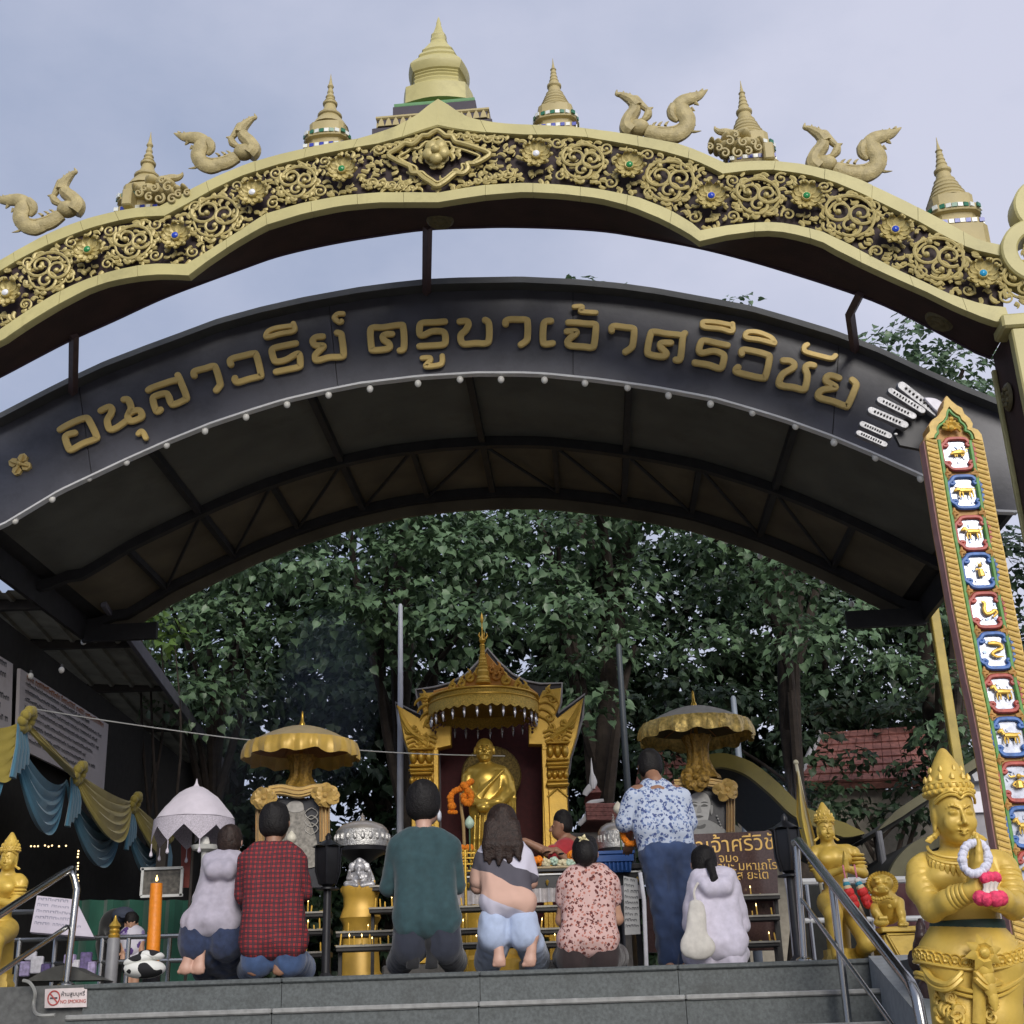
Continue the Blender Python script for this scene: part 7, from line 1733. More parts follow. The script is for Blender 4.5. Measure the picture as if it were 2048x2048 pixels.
# ================================================================== smooth bodies: distance fields turned into one continuous surface
class Body:
 def __init__(s): s.ops = []
 def cap(s,a,b,ra,rb=None,k=.03,sq=None,sub=False):
  """tapered capsule; sq = (direction, factor) squashes the section along a direction"""
  s.ops.append(('c',np.array(a,float),np.array(b,float),ra,ra if rb is None else rb,k,sq,sub)); return s
 def ell(s,c,r,k=.03,M=None,sub=False):
  s.ops.append(('e',np.array(c,float),np.array(r if hasattr(r,'__len__') else (r,r,r),float),k,None if M is None else np.array(M),sub)); return s
 def chain(s,pts,rs,k=.02,sq=None):
  for i in range(len(pts) - 1): s.cap(pts[i],pts[i + 1],rs[i],rs[i + 1],k,sq)
  return s
 def bounds(s):
  lo = np.full(3,1e9); hi = np.full(3,-1e9)
  for o in s.ops:
   if o[-1]: continue
   if o[0] == 'c': r = max(o[3],o[4]) + .02; lo = np.minimum(lo,np.minimum(o[1],o[2]) - r); hi = np.maximum(hi,np.maximum(o[1],o[2]) + r)
   else: r = o[2].max() + .02 if o[4] is not None else o[2] + .02; lo = np.minimum(lo,o[1] - r); hi = np.maximum(hi,o[1] + r)
  return lo,hi
 def field(s,vox):
  lo,hi = s.bounds(); lo -= 2*vox; n = np.ceil((hi - lo)/vox).astype(int) + 3
  G = np.full(n,1.0,np.float32); ax = [lo[i] + vox*np.arange(n[i]) for i in range(3)]
  for o in s.ops:
   k = o[5] if o[0] == 'c' else o[3]; pad = k + 2.5*vox
   if o[0] == 'c': r = max(o[3],o[4]); a0 = np.minimum(o[1],o[2]) - r - pad; a1 = np.maximum(o[1],o[2]) + r + pad
   else: r = o[2].max() if o[4] is not None else o[2]; a0 = o[1] - r - pad; a1 = o[1] + r + pad
   i0 = np.clip(np.floor((a0 - lo)/vox).astype(int),0,n - 1); i1 = np.clip(np.ceil((a1 - lo)/vox).astype(int) + 1,1,n)
   if (i1 <= i0).any(): continue
   X,Y,Z = np.meshgrid(ax[0][i0[0]:i1[0]],ax[1][i0[1]:i1[1]],ax[2][i0[2]:i1[2]],indexing='ij')
   P = np.stack([X,Y,Z],-1)
   if o[0] == 'c':
    a,b = o[1],o[2]; ba = b - a; L2 = max(ba @ ba,1e-12); h = np.clip(((P - a) @ ba)/L2,0,1); q = P - a - h[...,None]*ba
    if o[6] is not None:
     d = np.array(o[6][0],float); d /= np.linalg.norm(d); c_ = q @ d; q = q + (c_*(1/o[6][1] - 1))[...,None]*d
    D = np.linalg.norm(q,axis=-1) - (o[3] + (o[4] - o[3])*h)
    if o[6] is not None: D = D*max(.6,o[6][1])
   else:
    q = P - o[1]
    if o[4] is not None: q = q @ o[4]
    m_ = o[2]; k0 = np.linalg.norm(q/m_,axis=-1); k1 = np.linalg.norm(q/(m_*m_),axis=-1); D = k0*(k0 - 1)/np.maximum(k1,1e-9)
   S_ = G[i0[0]:i1[0],i0[1]:i1[1],i0[2]:i1[2]]
   if o[-1]:
    D = -D; h = np.maximum(k - np.abs(S_ - D),0)/max(k,1e-6); G[i0[0]:i1[0],i0[1]:i1[1],i0[2]:i1[2]] = np.maximum(S_,D) + h*h*k*.25
   else:
    h = np.maximum(k - np.abs(S_ - D),0)/max(k,1e-6); G[i0[0]:i1[0],i0[1]:i1[1],i0[2]:i1[2]] = np.minimum(S_,D) - h*h*k*.25
  return G,lo
 def mesh(s,name,vox,loc=(0,0,0),wrinkle=None,smooth=1):
  G,lo = s.field(vox); ins = G < 0
  nx,ny,nz = G.shape; c8 = [(i,j,k) for i in (0,1) for j in (0,1) for k in (0,1)]
  sl = lambda A,c: A[c[0]:nx - 1 + c[0],c[1]:ny - 1 + c[1],c[2]:nz - 1 + c[2]]
  anyi = np.zeros((nx - 1,ny - 1,nz - 1),bool); alli = np.ones_like(anyi)
  for c in c8: q = sl(ins,c); anyi |= q; alli &= q
  act = np.argwhere(anyi & ~alli); idx = np.full(anyi.shape,-1,np.int64); idx[tuple(act.T)] = np.arange(len(act))
  vals = np.stack([G[act[:,0] + c[0],act[:,1] + c[1],act[:,2] + c[2]] for c in c8],1)
  acc = np.zeros((len(act),3)); cnt = np.zeros(len(act))
  for i in range(8):
   for j in range(i + 1,8):
    if sum(abs(c8[i][q] - c8[j][q]) for q in range(3)) != 1: continue
    a,b = vals[:,i],vals[:,j]; m_ = (a < 0) != (b < 0); t = np.where(m_,a/np.where(m_,a - b,1),0)
    ci,cj = np.array(c8[i],float),np.array(c8[j],float); acc += np.where(m_[:,None],ci + t[:,None]*(cj - ci),0); cnt += m_
  V = lo + vox*(act + acc/cnt[:,None]); F = []
  for axis in range(3):
   e = [0,0,0]; e[axis] = 1; A = ins[:nx - e[0],:ny - e[1],:nz - e[2]]; B = ins[e[0]:,e[1]:,e[2]:]
   E = np.argwhere(A != B); u,w = [(1,2),(2,0),(0,1)][axis]
   E = E[(E[:,u] > 0) & (E[:,w] > 0)]; du = np.zeros(3,int); du[u] = 1; dw = np.zeros(3,int); dw[w] = 1
   q = [idx[tuple((E - a).T)] for a in (0*du,du,du + dw,dw)]; Q = np.stack(q,1); fl = ins[tuple(E.T)]
   Q = np.where(fl[:,None],Q,Q[:,::-1]); F.append(Q[(Q >= 0).all(1)])
  F = np.concatenate(F)
  for _ in range(smooth):
   S_ = np.zeros_like(V); c = np.zeros(len(V))
   for i in range(4):
    a,b = F[:,i],F[:,(i + 1) % 4]; np.add.at(S_,a,V[b]); np.add.at(S_,b,V[a]); np.add.at(c,a,1); np.add.at(c,b,1)
   V = V*.5 + .5*S_/np.maximum(c,1)[:,None]
  if wrinkle:
   n_ = np.zeros_like(V); fn = np.cross(V[F[:,2]] - V[F[:,0]],V[F[:,3]] - V[F[:,1]])
   for i in range(4): np.add.at(n_,F[:,i],fn)
   n_ /= np.maximum(np.linalg.norm(n_,axis=1,keepdims=True),1e-9); amp,fx,fz,seed = wrinkle
   for i in range(len(V)):
    p = V[i]; w_ = noise.noise(Vector((p[0]*fx + seed,p[1]*fx,p[2]*fz))); w_ = (1 - 2*abs(w_))*.6 + .5*noise.noise(Vector((p[0]*fx*2.3,p[1]*fx*2.3 + seed,p[2]*fz*2.0)))
    V[i] = p + n_[i]*amp*w_
  V = V - np.array(loc); me = bpy.data.meshes.new(name); me.vertices.add(len(V)); me.vertices.foreach_set('co',V.reshape(-1).astype(np.float32))
  me.loops.add(len(F)*4); me.loops.foreach_set('vertex_index',F.reshape(-1).astype(np.int32)); me.polygons.add(len(F)); me.polygons.foreach_set('loop_start',np.arange(0,len(F)*4,4,dtype=np.int32)); me.update(calc_edges=True); me.shade_smooth()
  return me
def bobj(name,body,vox,ma,parent,wrinkle=None,smooth=1):
 me = body.mesh(name,vox,ROOT[parent.name],wrinkle,smooth); me.materials.append(ma); o = bpy.data.objects.new(name,me); COL.objects.link(o); o.parent = parent; ROOT[o.name] = ROOT[parent.name]; return o
V3 = lambda*a: np.array(a,float)
def hand(b,w,d,palm,L_=.17,curl=.6,thumb=1,spread=.5):
 """wrist w, finger direction d, palm normal palm: palm, four bent fingers of unequal length and a thumb off the palm's side"""
 d = V3(*d)/np.linalg.norm(d); n = V3(*palm); n = n - d*(n @ d); n /= np.linalg.norm(n); s_ = np.cross(d,n); k = L_/.18
 b.cap(w,w + d*.08*k,.030*k,.036*k,.012,(n,.5))
 for i,(o,l_) in enumerate(((-.030,.070),(-.010,.082),(.011,.077),(.030,.060))):
  p0 = w + d*.085*k + s_*o*k; e1 = (d + n*curl*.4 + s_*o*spread*4); e1 /= np.linalg.norm(e1); e2 = (d + n*curl*1.2 + s_*o*spread*3); e2 /= np.linalg.norm(e2)
  p1 = p0 + e1*l_*.5*k; b.chain([p0,p1,p1 + e2*l_*.5*k],[.0095*k,.0088*k,.0072*k],.006)
 p0 = w + d*.03*k - s_*.03*k*thumb; e = d*.6 - s_*.75*thumb + n*.3; e /= np.linalg.norm(e); p1 = p0 + e*.035*k; b.chain([p0,p1,p1 + (e*.5 + d*.8)/1.3*.035*k],[.014*k,.0105*k,.0085*k],.010)
# ================================================================== golden statues
M_DEV = mat('statue_gold_paint',(0.60,0.41,0.075),.42,.12,var=.14,scale=9,bump=.12,bscale=45,dirt=.45,dirtcol=(.24,.13,.02),dscale=6)
def deva_head(b,c,s,fwd,crown=True,k=.012):
 """a crowned oval face looking along fwd; s = face height"""
 f = V3(*fwd); f /= np.linalg.norm(f); u = V3(0,0,1); r = np.cross(f,u); r /= np.linalg.norm(r); u = np.cross(r,f)
 M = np.stack([r,f,u],1); P = lambda x,y,z: c + r*x*s + f*y*s + u*z*s; e = lambda x,y,z,rx,ry,rz,kk=k,sub=False: b.ell(P(x,y,z),V3(rx,ry,rz)*s,kk*s,M,sub)
 e(0,-.05,.16,.40,.46,.52,.10); e(0,.05,-.16,.345,.36,.40,.12); e(0,.22,-.43,.15,.14,.11,.10)
 for x in (-1,1):
  e(x*.19,.315,-.17,.13,.09,.15,.10); e(x*.155,.45,.045,.125,.085,.075,.05,True); e(x*.155,.375,.025,.095,.060,.052,.02)
  b.chain([P(x*.05,.440,.105),P(x*.15,.425,.155),P(x*.28,.32,.125)],[.018*s,.022*s,.010*s],.02*s)
  b.chain([P(x*.07,.415,.035),P(x*.16,.428,.052),P(x*.245,.375,.03)],[.008*s,.012*s,.006*s],.008*s)
  e(x*.055,.435,-.185,.048,.05,.038,.02); e(x*.045,.49,-.215,.018,.02,.014,.01,True)
  e(x*.39,-.02,-.02,.045,.11,.20,.03); e(x*.395,0,-.27,.035,.06,.12,.03)
 b.chain([P(0,.40,.11),P(0,.455,-.02),P(0,.515,-.155)],[.026*s,.034*s,.050*s],.025*s)
 b.chain([P(-.135,.375,-.305),P(-.05,.435,-.292),P(0,.430,-.304),P(.05,.435,-.292),P(.135,.375,-.305)],[.010*s,.027*s,.022*s,.027*s,.010*s],.010*s)
 b.chain([P(-.10,.385,-.352),P(0,.428,-.368),P(.10,.385,-.352)],[.010*s,.032*s,.010*s],.010*s)
 b.cap(P(-.11,.45,-.330),P(.11,.45,-.330),.008*s,.008*s,.004*s,None,True)
 return P
def crown_parts(P,s,t,f,ma,z0=.34):
 f = V3(*f); ang = math.atan2(f[1],f[0]) - math.pi/2; RM = Matrix.Rotation(ang,3,'Z')
 c = Vector(P(0,-.04,0))
 m = MB(); pr = [(.435,.33),(.465,.36),(.47,.42),(.45,.455),(.455,.48),(.445,.53),(.46,.545),(.46,.57),(.43,.60),(.40,.63),(.375,.66),(.34,.76),(.32,.80),(.25,.95),(.235,.98),(.16,1.12),(.145,1.14),(.085,1.24),(.04,1.28),(.001,1.29)]
 m.lathe([(.1*s,.3*s)] + [(r*s,h*s) for r,h in pr],c,32,RM); obj('crown',m,ma,t,auto=40)
 m = MB()
 for k in range(22):
  a = 2*math.pi*k/22; rr = .462*s; q = c + RM @ Vector((math.cos(a)*rr,math.sin(a)*rr,.40*s)); m.ball(q,.046*s,7,5)
  q = c + RM @ Vector((math.cos(a + .14)*.452*s,math.sin(a + .14)*.452*s,.505*s)); m.ball(q,(.04*s,.04*s,.055*s),7,5)
  if k % 2: q = c + RM @ Vector((math.cos(a)*.40*s,math.sin(a)*.40*s,.62*s)); m.tube([q,q + Vector((0,0,.06*s)),q + Vector((0,0,.13*s))],[.05*s,.05*s,.01*s],6)
  if k % 3 == 0: q = c + RM @ Vector((math.cos(a)*.30*s,math.sin(a)*.30*s,.80*s)); m.tube([q,q + Vector((0,0,.05*s)),q + Vector((0,0,.11*s))],[.04*s,.042*s,.01*s],6)
 obj('crown_beads',m,ma,t)
 m = MB(); pts = [P(x,y,z) for x,y,z in ((-.40,.14,.20),(-.33,.28,.30),(-.20,.38,.365),(-.08,.425,.345),(0,.435,.29),(.08,.425,.345),(.20,.38,.365),(.33,.28,.30),(.40,.14,.20))]
 m.tube(crv(pts,4),.028*s,7); m.tube([Vector(p) + Vector((0,0,.055*s)) for p in crv(pts,4)],.02*s,6); m.ball(P(0,.44,.38),.05*s,8,6); obj('diadem',m,ma,t)
 for x in (-1,1):
  m = MB(); q = Vector(P(x*.42,.02,-.40)); m.ball(q,.06*s,8,6);
  d = Vector(P(x,0,0)) - Vector(P(0,0,0)); d.normalize(); fv = Vector(f)
  for (a0,l_) in ((.2,.22),(.9,.27),(1.6,.25),(2.3,.2)):
   e = (d*math.cos(a0)*.9 + Vector((0,0,1))*math.sin(a0)*-.2 + Vector((0,0,1))*(a0 - 1.2)*.6); m.tube([q,q + e*l_*.6*s,q + e*l_*s + Vector((0,0,.06*s))],[.05*s,.062*s,.012*s],7,.5,fv)
  obj('ear_ornament',m,ma,t)
def garland_ring(name,pts,r,ma,label,group,cat='garland'):
 m = MB(); beadrope(m,pts,r); return single(name,m,ma,label,cat,group,loc=pts[0])
# ---- the large statue, near right
DY = 5.6
D = lambda x,y,d=0.0: np.array(at(1548 + x/3.526,1500 + y/3.526,DY + d))
fwd = V3(.10,-1,-.12)
hc = D(1262,455,.0); hs = np.linalg.norm(D(1262,650) - D(1262,250))*.92
t = thing('deva_statue','large golden crowned guardian statue with joined hands, nearest at the right','statue',(float(D(1400,1300)[0]),DY + .1,-1.9))
b = Body(); mp5 = mpp(DY)/3.526; hs = 345*mp5; P_ = deva_head(b,hc,hs,fwd); u5 = mp5
b.cap(D(1265,600,.05),D(1290,720,.07),92*u5,108*u5,.02)
shL,shR = D(1030,850,.05),D(1625,832,.05)
b.cap(D(1080,815,.06),D(1570,800,.06),92*u5,92*u5,.03,(V3(0,1,0),.85)); b.ell(D(1320,920,.04),(235*u5,150*u5,180*u5),.03)
for xx in (1205,1440): b.ell(D(xx,900,-.022),(120*u5,62*u5,80*u5),.04)
b.cap(D(1330,980,.05),D(1362,1250,.06),222*u5,218*u5,.03,(V3(0,1,0),.66)); b.ell(D(1365,1330,.06),(245*u5,175*u5,150*u5),.03)
elL,elR = D(1115,1125,-.05),D(1688,1110,-.05); haL,haR = D(1375,1000,-.20),D(1500,1010,-.20)
b.chain([shL,D(1030,980,.015),elL],[90*u5,84*u5,76*u5],.02); b.chain([elL,D(1230,1068,-.13),haL],[76*u5,72*u5,50*u5],.02)
b.chain([shR,D(1668,970,.015),elR],[90*u5,84*u5,76*u5],.02); b.chain([elR,D(1610,1062,-.13),haR],[76*u5,72*u5,50*u5],.02)
hw1,hw2 = D(1405,985,-.21),D(1445,985,-.21); hand(b,hw1,D(1420,650,-.22) - hw1,V3(1,0,0),.225,-.02,-1,.05); hand(b,hw2,D(1425,650,-.22) - hw2,V3(-1,0,0),.225,-.02,1,.05)
b.cap(haL,hw1,.034,.030,.015); b.cap(haR,hw2,.034,.030,.015)
# skirt and legs down to the pedestal
hip = D(1370,1400,.08)
b.ell(D(1375,1440,.07),(330*u5,240*u5,210*u5),.03); b.cap(D(1290,1540,.05),D(1330,1900,.05),205*u5,175*u5,.04); b.cap(D(1530,1540,.05),D(1540,1900,.05),205*u5,175*u5,.04)
kl,kr = D(1330,1900,.05),D(1540,1900,.05)
for q in (kl,kr): b.cap(q,V3(q[0],q[1] + .02,-1.15),.11,.07,.04); b.ell(V3(q[0],q[1] - .07,-1.19),(.07,.15,.05),.04)
bobj('figure',b,.0058,M_DEV,t,None,1)
crown_parts(P_,hs,t,fwd,M_DEV)
m = MB()
for i in range(17):     # toothed collar
 a = math.pi*(i/16) ; x = math.cos(a); q = Vector(D(1300 - 205*x,742 + 88*math.sin(a),.02 - .085*math.sin(a))); m.ball(q,.013,6,5); d = Vector((-x*.3,-.02,-1)); m.tube([q,q + d*.014,q + d*.034],[.013,.012,.003],5)
pc = [Vector(D(1300 - 210*math.cos(a),722 + 82*math.sin(a),.02 - .085*math.sin(a))) for a in np.linspace(0,math.pi,20)]; m.tube(pc,.009,6); m.tube([p + Vector((0,.004,.024)) for p in pc],.007,6); obj('collar',m,M_DEV,t)
def cuff(p0,p1,r0,r1,n,nm):
 m = MB(); p0,p1 = Vector(p0),Vector(p1); ax_ = (p1 - p0).normalized(); Q = ax_.to_track_quat('Z','Y').to_matrix()
 L_ = (p1 - p0).length; pr = []
 for i in range(n):
  z0 = L_*i/n; r = lerp(r0,r1,i/n); pr += [(r*.98,z0),(r*1.06,z0 + L_/n*.2),(r*1.05,z0 + L_/n*.8),(r*.96,z0 + L_/n*.98)]
 m.lathe(pr,p0,20,Q); obj(nm,m,M_DEV,t,auto=60)
cuff(D(1026,880,.045),D(1080,1060,-.015),.0575,.0535,4,'arm_band'); cuff(D(1636,860,.045),D(1680,1050,-.015),.0575,.0535,5,'arm_band')
cuff(D(1265,1045,-.145),D(1372,1002,-.20),.0475,.038,4,'bracelet'); cuff(D(1585,1055,-.14),D(1510,1018,-.19),.0475,.038,3,'bracelet')
m = MB()
for i in range(40):
 a = 2*math.pi*i/40; m.add([],[])
m.lathe([(.150,-.026),(.154,-.018),(.154,.018),(.150,.026)],Vector(D(1366,1252,.06)),32,None,0,(1.0,.72)); obj('green_sash',m,mat('sash_dark_green',(.018,.05,.035),.6,var=.25),t)
# belt of rosettes, bow-shaped hip cloths, front ornament
def hipring(nm,yc,rx,ry,r,dip,n=40,ma=M_DEV):
 m = MB(); c = Vector(D(1375,yc,.07)); pts = []
 for i in range(n + 1): a = 2*math.pi*i/n; fr = max(0,-math.sin(a)); pts.append(c + Vector((math.cos(a)*rx,math.sin(a)*ry,-dip*fr ** 2)))
 m.tube(pts,r,7); return obj(nm,m,ma,t)
for k,(yc,rx,ry,r,dip) in enumerate(((1305,.160,.115,.009,.01),(1330,.175,.128,.010,.02),(1356,.190,.14,.008,.03),(1388,.207,.150,.010,.038),(1478,.222,.165,.008,.045),(1560,.216,.163,.010,.085),(1590,.214,.162,.007,.09))): hipring('belt_cord',yc,rx,ry,r,dip)
for i in range(19):
 a = math.pi + math.pi*(i + .5)/19; fr = -math.sin(a); c = Vector(D(1375,1436,.07)) + Vector((math.cos(a)*.217,math.sin(a)*.159,-.042*fr ** 2)); n_ = Vector((math.cos(a)/.217,math.sin(a)/.159,0)).normalized(); Q = n_.to_track_quat('Z','Y').to_matrix()
 m = MB(); m.lathe([(.001,.010),(.009,.016),(.014,.006),(.019,.005),(.024,.013),(.028,.006),(.028,-.008)],c,14,Q); obj('belt_rosette',m,M_DEV,t)
m = MB(); c = Vector(D(1470,1430,-.125));
for k in range(8):
 a = 2*math.pi*k/8 + .2; e = Vector((math.cos(a),-.1,math.sin(a))); m.tube([c,c + e*.036 + Vector((0,-.015,0)),c + e*.074],[.014,.024,.003],7,.5,(0,1,0))
m.ball(c + Vector((0,-.02,0)),.024,8,6)
for k in range(4): q = c + Vector((.005*k,0,-.07 - .038*k)); m.tube([q + Vector((0,0,.03)),q,q + Vector((0,0,-.036))],[.031 - .004*k,.035 - .005*k,.004],8,.5,(0,1,0))
obj('belt_flower',m,M_DEV,t)
R = random.Random(2)
for sx in (-1,1):
 for k in range(2):
  m = MB(); pts = [Vector(D(1370 + sx*40,1560 + 45*k,-.125)),Vector(D(1370 + sx*140,1650 + 36*k,-.12)),Vector(D(1370 + sx*250,1620 + 40*k,-.045)),Vector(D(1370 + sx*325,1510 + 40*k,.06))]; m.tube(crv(pts,6),[.007] + [.015]*17 + [.009],7,.8); obj('hip_cloth_fold',m,M_DEV,t)
 for k in range(26):
  x,y = 1390 + sx*R.uniform(40,235),R.uniform(1640,1910); m = MB(); c = Vector(D(x,y,-.072 + .0006*abs(x - 1400 - sx*115))); r = R.uniform(.018,.030); h = R.choice((-1,1)); pts = []
  for i in range(14): q = i/13; rr = r*(1 - .75*q); an = R.random()*.1 + h*7*q + k; pts.append(c + Vector((math.cos(an)*rr,-.012,math.sin(an)*rr)))
  m.tube(pts,[.009]*8 + [.006]*6,6); obj('skirt_curl',m,M_DEV,t)
m = MB(); m.tube(crv([Vector(D(1465,1560,-.125)),Vector(D(1452,1700,-.10)),Vector(D(1446,1930,-.085))],6),[.032]*6 + [.026]*7,8,.4,(0,1,0)); obj('front_panel',m,M_DEV,t)
m = MB(); q = D(1410,1900,.05); m.lathe([(.42,-1.9),(.42,-1.8),(.36,-1.76),(.36,-1.4),(.42,-1.35),(.42,-1.24),(.38,-1.21)],(q[0],q[1],0),8,Matrix.Rotation(.39,3,'Z')); obj('pedestal',m,M_DEV,t,auto=20)
# garland of white and pink on its hands
pts = [Vector(D(1418 + 92*math.cos(a),765 + 110*math.sin(a),-.255 - .01*math.sin(a))) for a in np.linspace(-1.9,4.2,26)]
m = MB(); beadrope(m,pts,.019); single('jasmine_garland',m,mat('jasmine_white',(.62,.62,.72),.7,var=.12,scale=90),'white jasmine garland ring hung over the hands of the large statue','garland','garlands on statues',loc=pts[0])
t2 = thing('pink_tassel','bright pink and white tassel hanging from the jasmine garland','tassel',Vector(D(1530,970,-.28))); M_PK = mat('pink_fringe',(.75,.05,.13),.7,var=.25,scale=70,bump=.8)
m = MB(); beadrope(m,[Vector(D(1490,905,-.27)),Vector(D(1560,900,-.27))],.024); obj('upper_fringe',m,M_PK,t2)
m = MB(); beadrope(m,[Vector(D(1455,1045,-.27)),Vector(D(1530,1052,-.29)),Vector(D(1605,1045,-.27))],.031); obj('lower_fringe',m,M_PK,t2)
m = MB()
for x in (1500,1530,1560): m.tube([Vector(D(x,930,-.27)),Vector(D(x - 6,975,-.27)),Vector(D(x + (x - 1530)*.3,1020,-.27))],[.016,.010,.018],7)
obj('white_petals',m,mat('petal_white',(.62,.58,.52),.6),t2)
# ---- the smaller kneeling statue (right), and its twin at the left edge
def small_deva(O,s_,mirror,label,hands_py):
 """O: world point at the floor under the figure; design units are pixels of the 6x crop, 1 px = s_ metres"""
 t = thing('kneeling_statue',label,'statue',Vector(O),'kneeling golden statues'); sx = -1 if mirror else 1
 def Q(x,y,d=0.0): return V3(O[0] + sx*(x - 870)*s_,O[1] + d,O[2] + (2130 - y)*s_)
 f = V3(.05*sx,-1,-.06); b = Body(); hc = Q(845,585,.0); hs = 260*s_
 P_ = deva_head(b,hc,hs,f); k = s_
 b.cap(Q(855,700,.02),Q(870,800,.03),80*k,88*k,.012); b.cap(Q(720,850,.03),Q(1090,850,.03),95*k,95*k,.02,(V3(0,1,0),.78)); b.ell(Q(900,940,.0),(225*k,130*k,150*k),.02)
 for x in (800,1010): b.ell(Q(x,940,-.05),(95*k,60*k,70*k),.02)
 b.cap(Q(900,980,.03),Q(910,1290,.03),165*k,140*k,.02,(V3(0,1,0),.72)); b.ell(Q(900,1400,.04),(215*k,160*k,120*k),.025)
 for (sh,el_,ha) in (((665,880),(700,1150),(935,1090)),((1165,870),(1215,1120),(985,1085))):
  b.chain([Q(*sh,.02),Q(lerp(sh[0],el_[0],.5) + (8 if sh[0] > 900 else -8),1000,.01),Q(*el_,-.05)],[78*k,70*k,60*k],.014); b.chain([Q(*el_,-.05),Q(*ha,-.17)],[58*k,40*k],.014)
 h1,h2 = Q(945,1090,-.18),Q(985,1090,-.18); hand(b,h1,Q(962,850,-.19) - h1,V3(sx,0,0),225*k,0,-1*sx,.05); hand(b,h2,Q(962,850,-.19) - h2,V3(-sx,0,0),225*k,0,1*sx,.05)
 for x,kx in ((790,720),(1010,1080)):
  b.cap(Q(x,1450,.02),Q(kx,1600 if x < 900 else 1930,-.26),140*k,105*k,.03); b.cap(Q(kx,1600 if x < 900 else 1930,-.26),Q(kx + 10,2080,-.22 if x < 900 else .15),100*k,68*k,.025)
 b.cap(Q(900,1450,.10),Q(900,1980,.14),150*k,140*k,.03); b.ell(Q(740,2090,-.30),(62*k,110*k,45*k),.03)
 bobj('figure',b,.0062,M_DEV,t); crown_parts(P_,hs,t,f,M_DEV)
 m = MB()
 for (a_,c_,r0,r1) in (((672,930),(690,1060),92,80),((1185,900),(1205,1040),92,80)):
  for i in range(4): q = Vector(Q(lerp(a_[0],c_[0],i/3),lerp(a_[1],c_[1],i/3),.0)); m.lathe([(r0*k*.95,-.008),(r0*k*1.04,0),(r0*k*.95,.008)],q,18)
 obj('arm_band',m,M_DEV,t)
 m = MB(); m.lathe([(250*k,0),(250*k,.03),(225*k,.05),(225*k,.09),(10*k,.092)],(O[0],O[1],O[2]),6); obj('base',m,M_DEV,t)
 m = MB(); c = Q(900,1330,.03)
 for i,(r,h) in enumerate(((170,0),(185,-35),(205,-75))): m.tube([Vector(c) + Vector((math.cos(a)*r*k,math.sin(a)*r*k*.8,h*k)) for a in np.linspace(0,2*math.pi,33)],16*k,6)
 obj('belt',m,M_DEV,t)
 return t,Q
O2 = at(1540 + 870/6,1915,9.4); O2.z = 0.0; s2 = (at(1685,1598,9.4).z - O2.z)/(2130 - 222)
t,Q2 = small_deva(O2,s2,False,'kneeling golden guardian statue holding red garlands, beside the lion',None)
def tassel_string(Q,xs,y0,lab):
 for i,(x0,x1) in enumerate(xs):
  q = [Vector(Q(x0,y0,-.22)),Vector(Q(x0 + 5,y0 + 190,-.24)),Vector(Q(x1,y0 + 300,-.25)),Vector(Q(x1 + 60,y0 + 470,-.25))]
  t_ = thing('red_garland',lab[i],'garland',q[0],'garlands on statues'); m = MB(); m.tube([q[0],q[1]],.006,5); obj('cord',m,mat('pink_cord',(.55,.16,.22),.6),t_)
  m = MB(); beadrope(m,[q[1],q[1].lerp(q[2],.2)],.022); obj('white_band',m,mat('petal_white',(.62,.58,.52)),t_)
  m = MB(); beadrope(m,[q[1].lerp(q[2],.35),q[1].lerp(q[2],.55)],.026); obj('blue_band',m,mat('band_teal',(.03,.22,.30),.6),t_)
  m = MB(); beadrope(m,[q[1].lerp(q[2],.75),q[2]],.03); obj('pale_band',m,mat('band_cream',(.55,.42,.25),.6),t_)
  m = MB(); beadrope(m,[q[2].lerp(q[3],.1),q[3]],.038); obj('red_flowers',m,mat('petal_red',(.55,.025,.025),.65,var=.3,scale=60),t_)
tassel_string(Q2,((915,930),(1050,1090)),1050,['left one of the two red garlands hanging from the kneeling statue\'s hands','right one of the two red garlands hanging from the kneeling statue\'s hands'])
O3 = at(-12,1958,9.0); O3.z = 0.0; s3 = (at(14,1660,9.0).z - O3.z)/(2130 - 222)
small_deva(O3,s3,True,'kneeling golden guardian statue cut off by the left edge of the view',None)
# ---- gold lion on a pedestal
LY = 9.2
Lq = lambda x,y,d=0.0: np.array(at(1540 + x/6.0,1560 + y/6.0,LY + d))
q = at(1540 + 1450/6,1920,LY); t = thing('lion_statue','small golden guardian lion with a paw on a cub, on a square pedestal','statue',(q.x,LY,0)); k = mpp(LY)/6
b = Body(); b.ell(Lq(1345,1240,0),(125*k,110*k,95*k),.02); b.ell(Lq(1330,1325,-.07),(95*k,70*k,45*k),.02); b.ell(Lq(1335,1290,-.10),(45*k,40*k,30*k),.012)
for x in (1285,1385): b.ell(Lq(x,1225,-.065),(26*k,26*k,20*k),.008); b.ell(Lq(x + (18 if x > 1330 else -18),1178,-.05),(42*k,36*k,20*k),.012)
b.cap(Lq(1255,1318,-.10),Lq(1420,1318,-.10),10*k,10*k,.006,sub=True); b.ell(Lq(1370,1450,.02),(165*k,130*k,110*k),.04); b.ell(Lq(1400,1580,.10),(170*k,170*k,140*k),.05)
b.chain([Lq(1230,1450,-.02),Lq(1265,1580,-.10),Lq(1330,1660,-.12)],[55*k,44*k,40*k],.02); b.chain([Lq(1550,1470,-.02),Lq(1570,1600,-.06),Lq(1590,1710,-.07)],[58*k,46*k,42*k],.02); b.ell(Lq(1335,1710,-.12),(85*k,70*k,48*k),.02); b.ell(Lq(1600,1730,-.10),(62*k,75*k,30*k),.02)
for i in range(4): b.ell(Lq(1315 + 28*i,1655,-.16),(14*k,22*k,26*k),.006); b.ell(Lq(1560 + 28*i,1738,-.17),(14*k,22*k,20*k),.006)
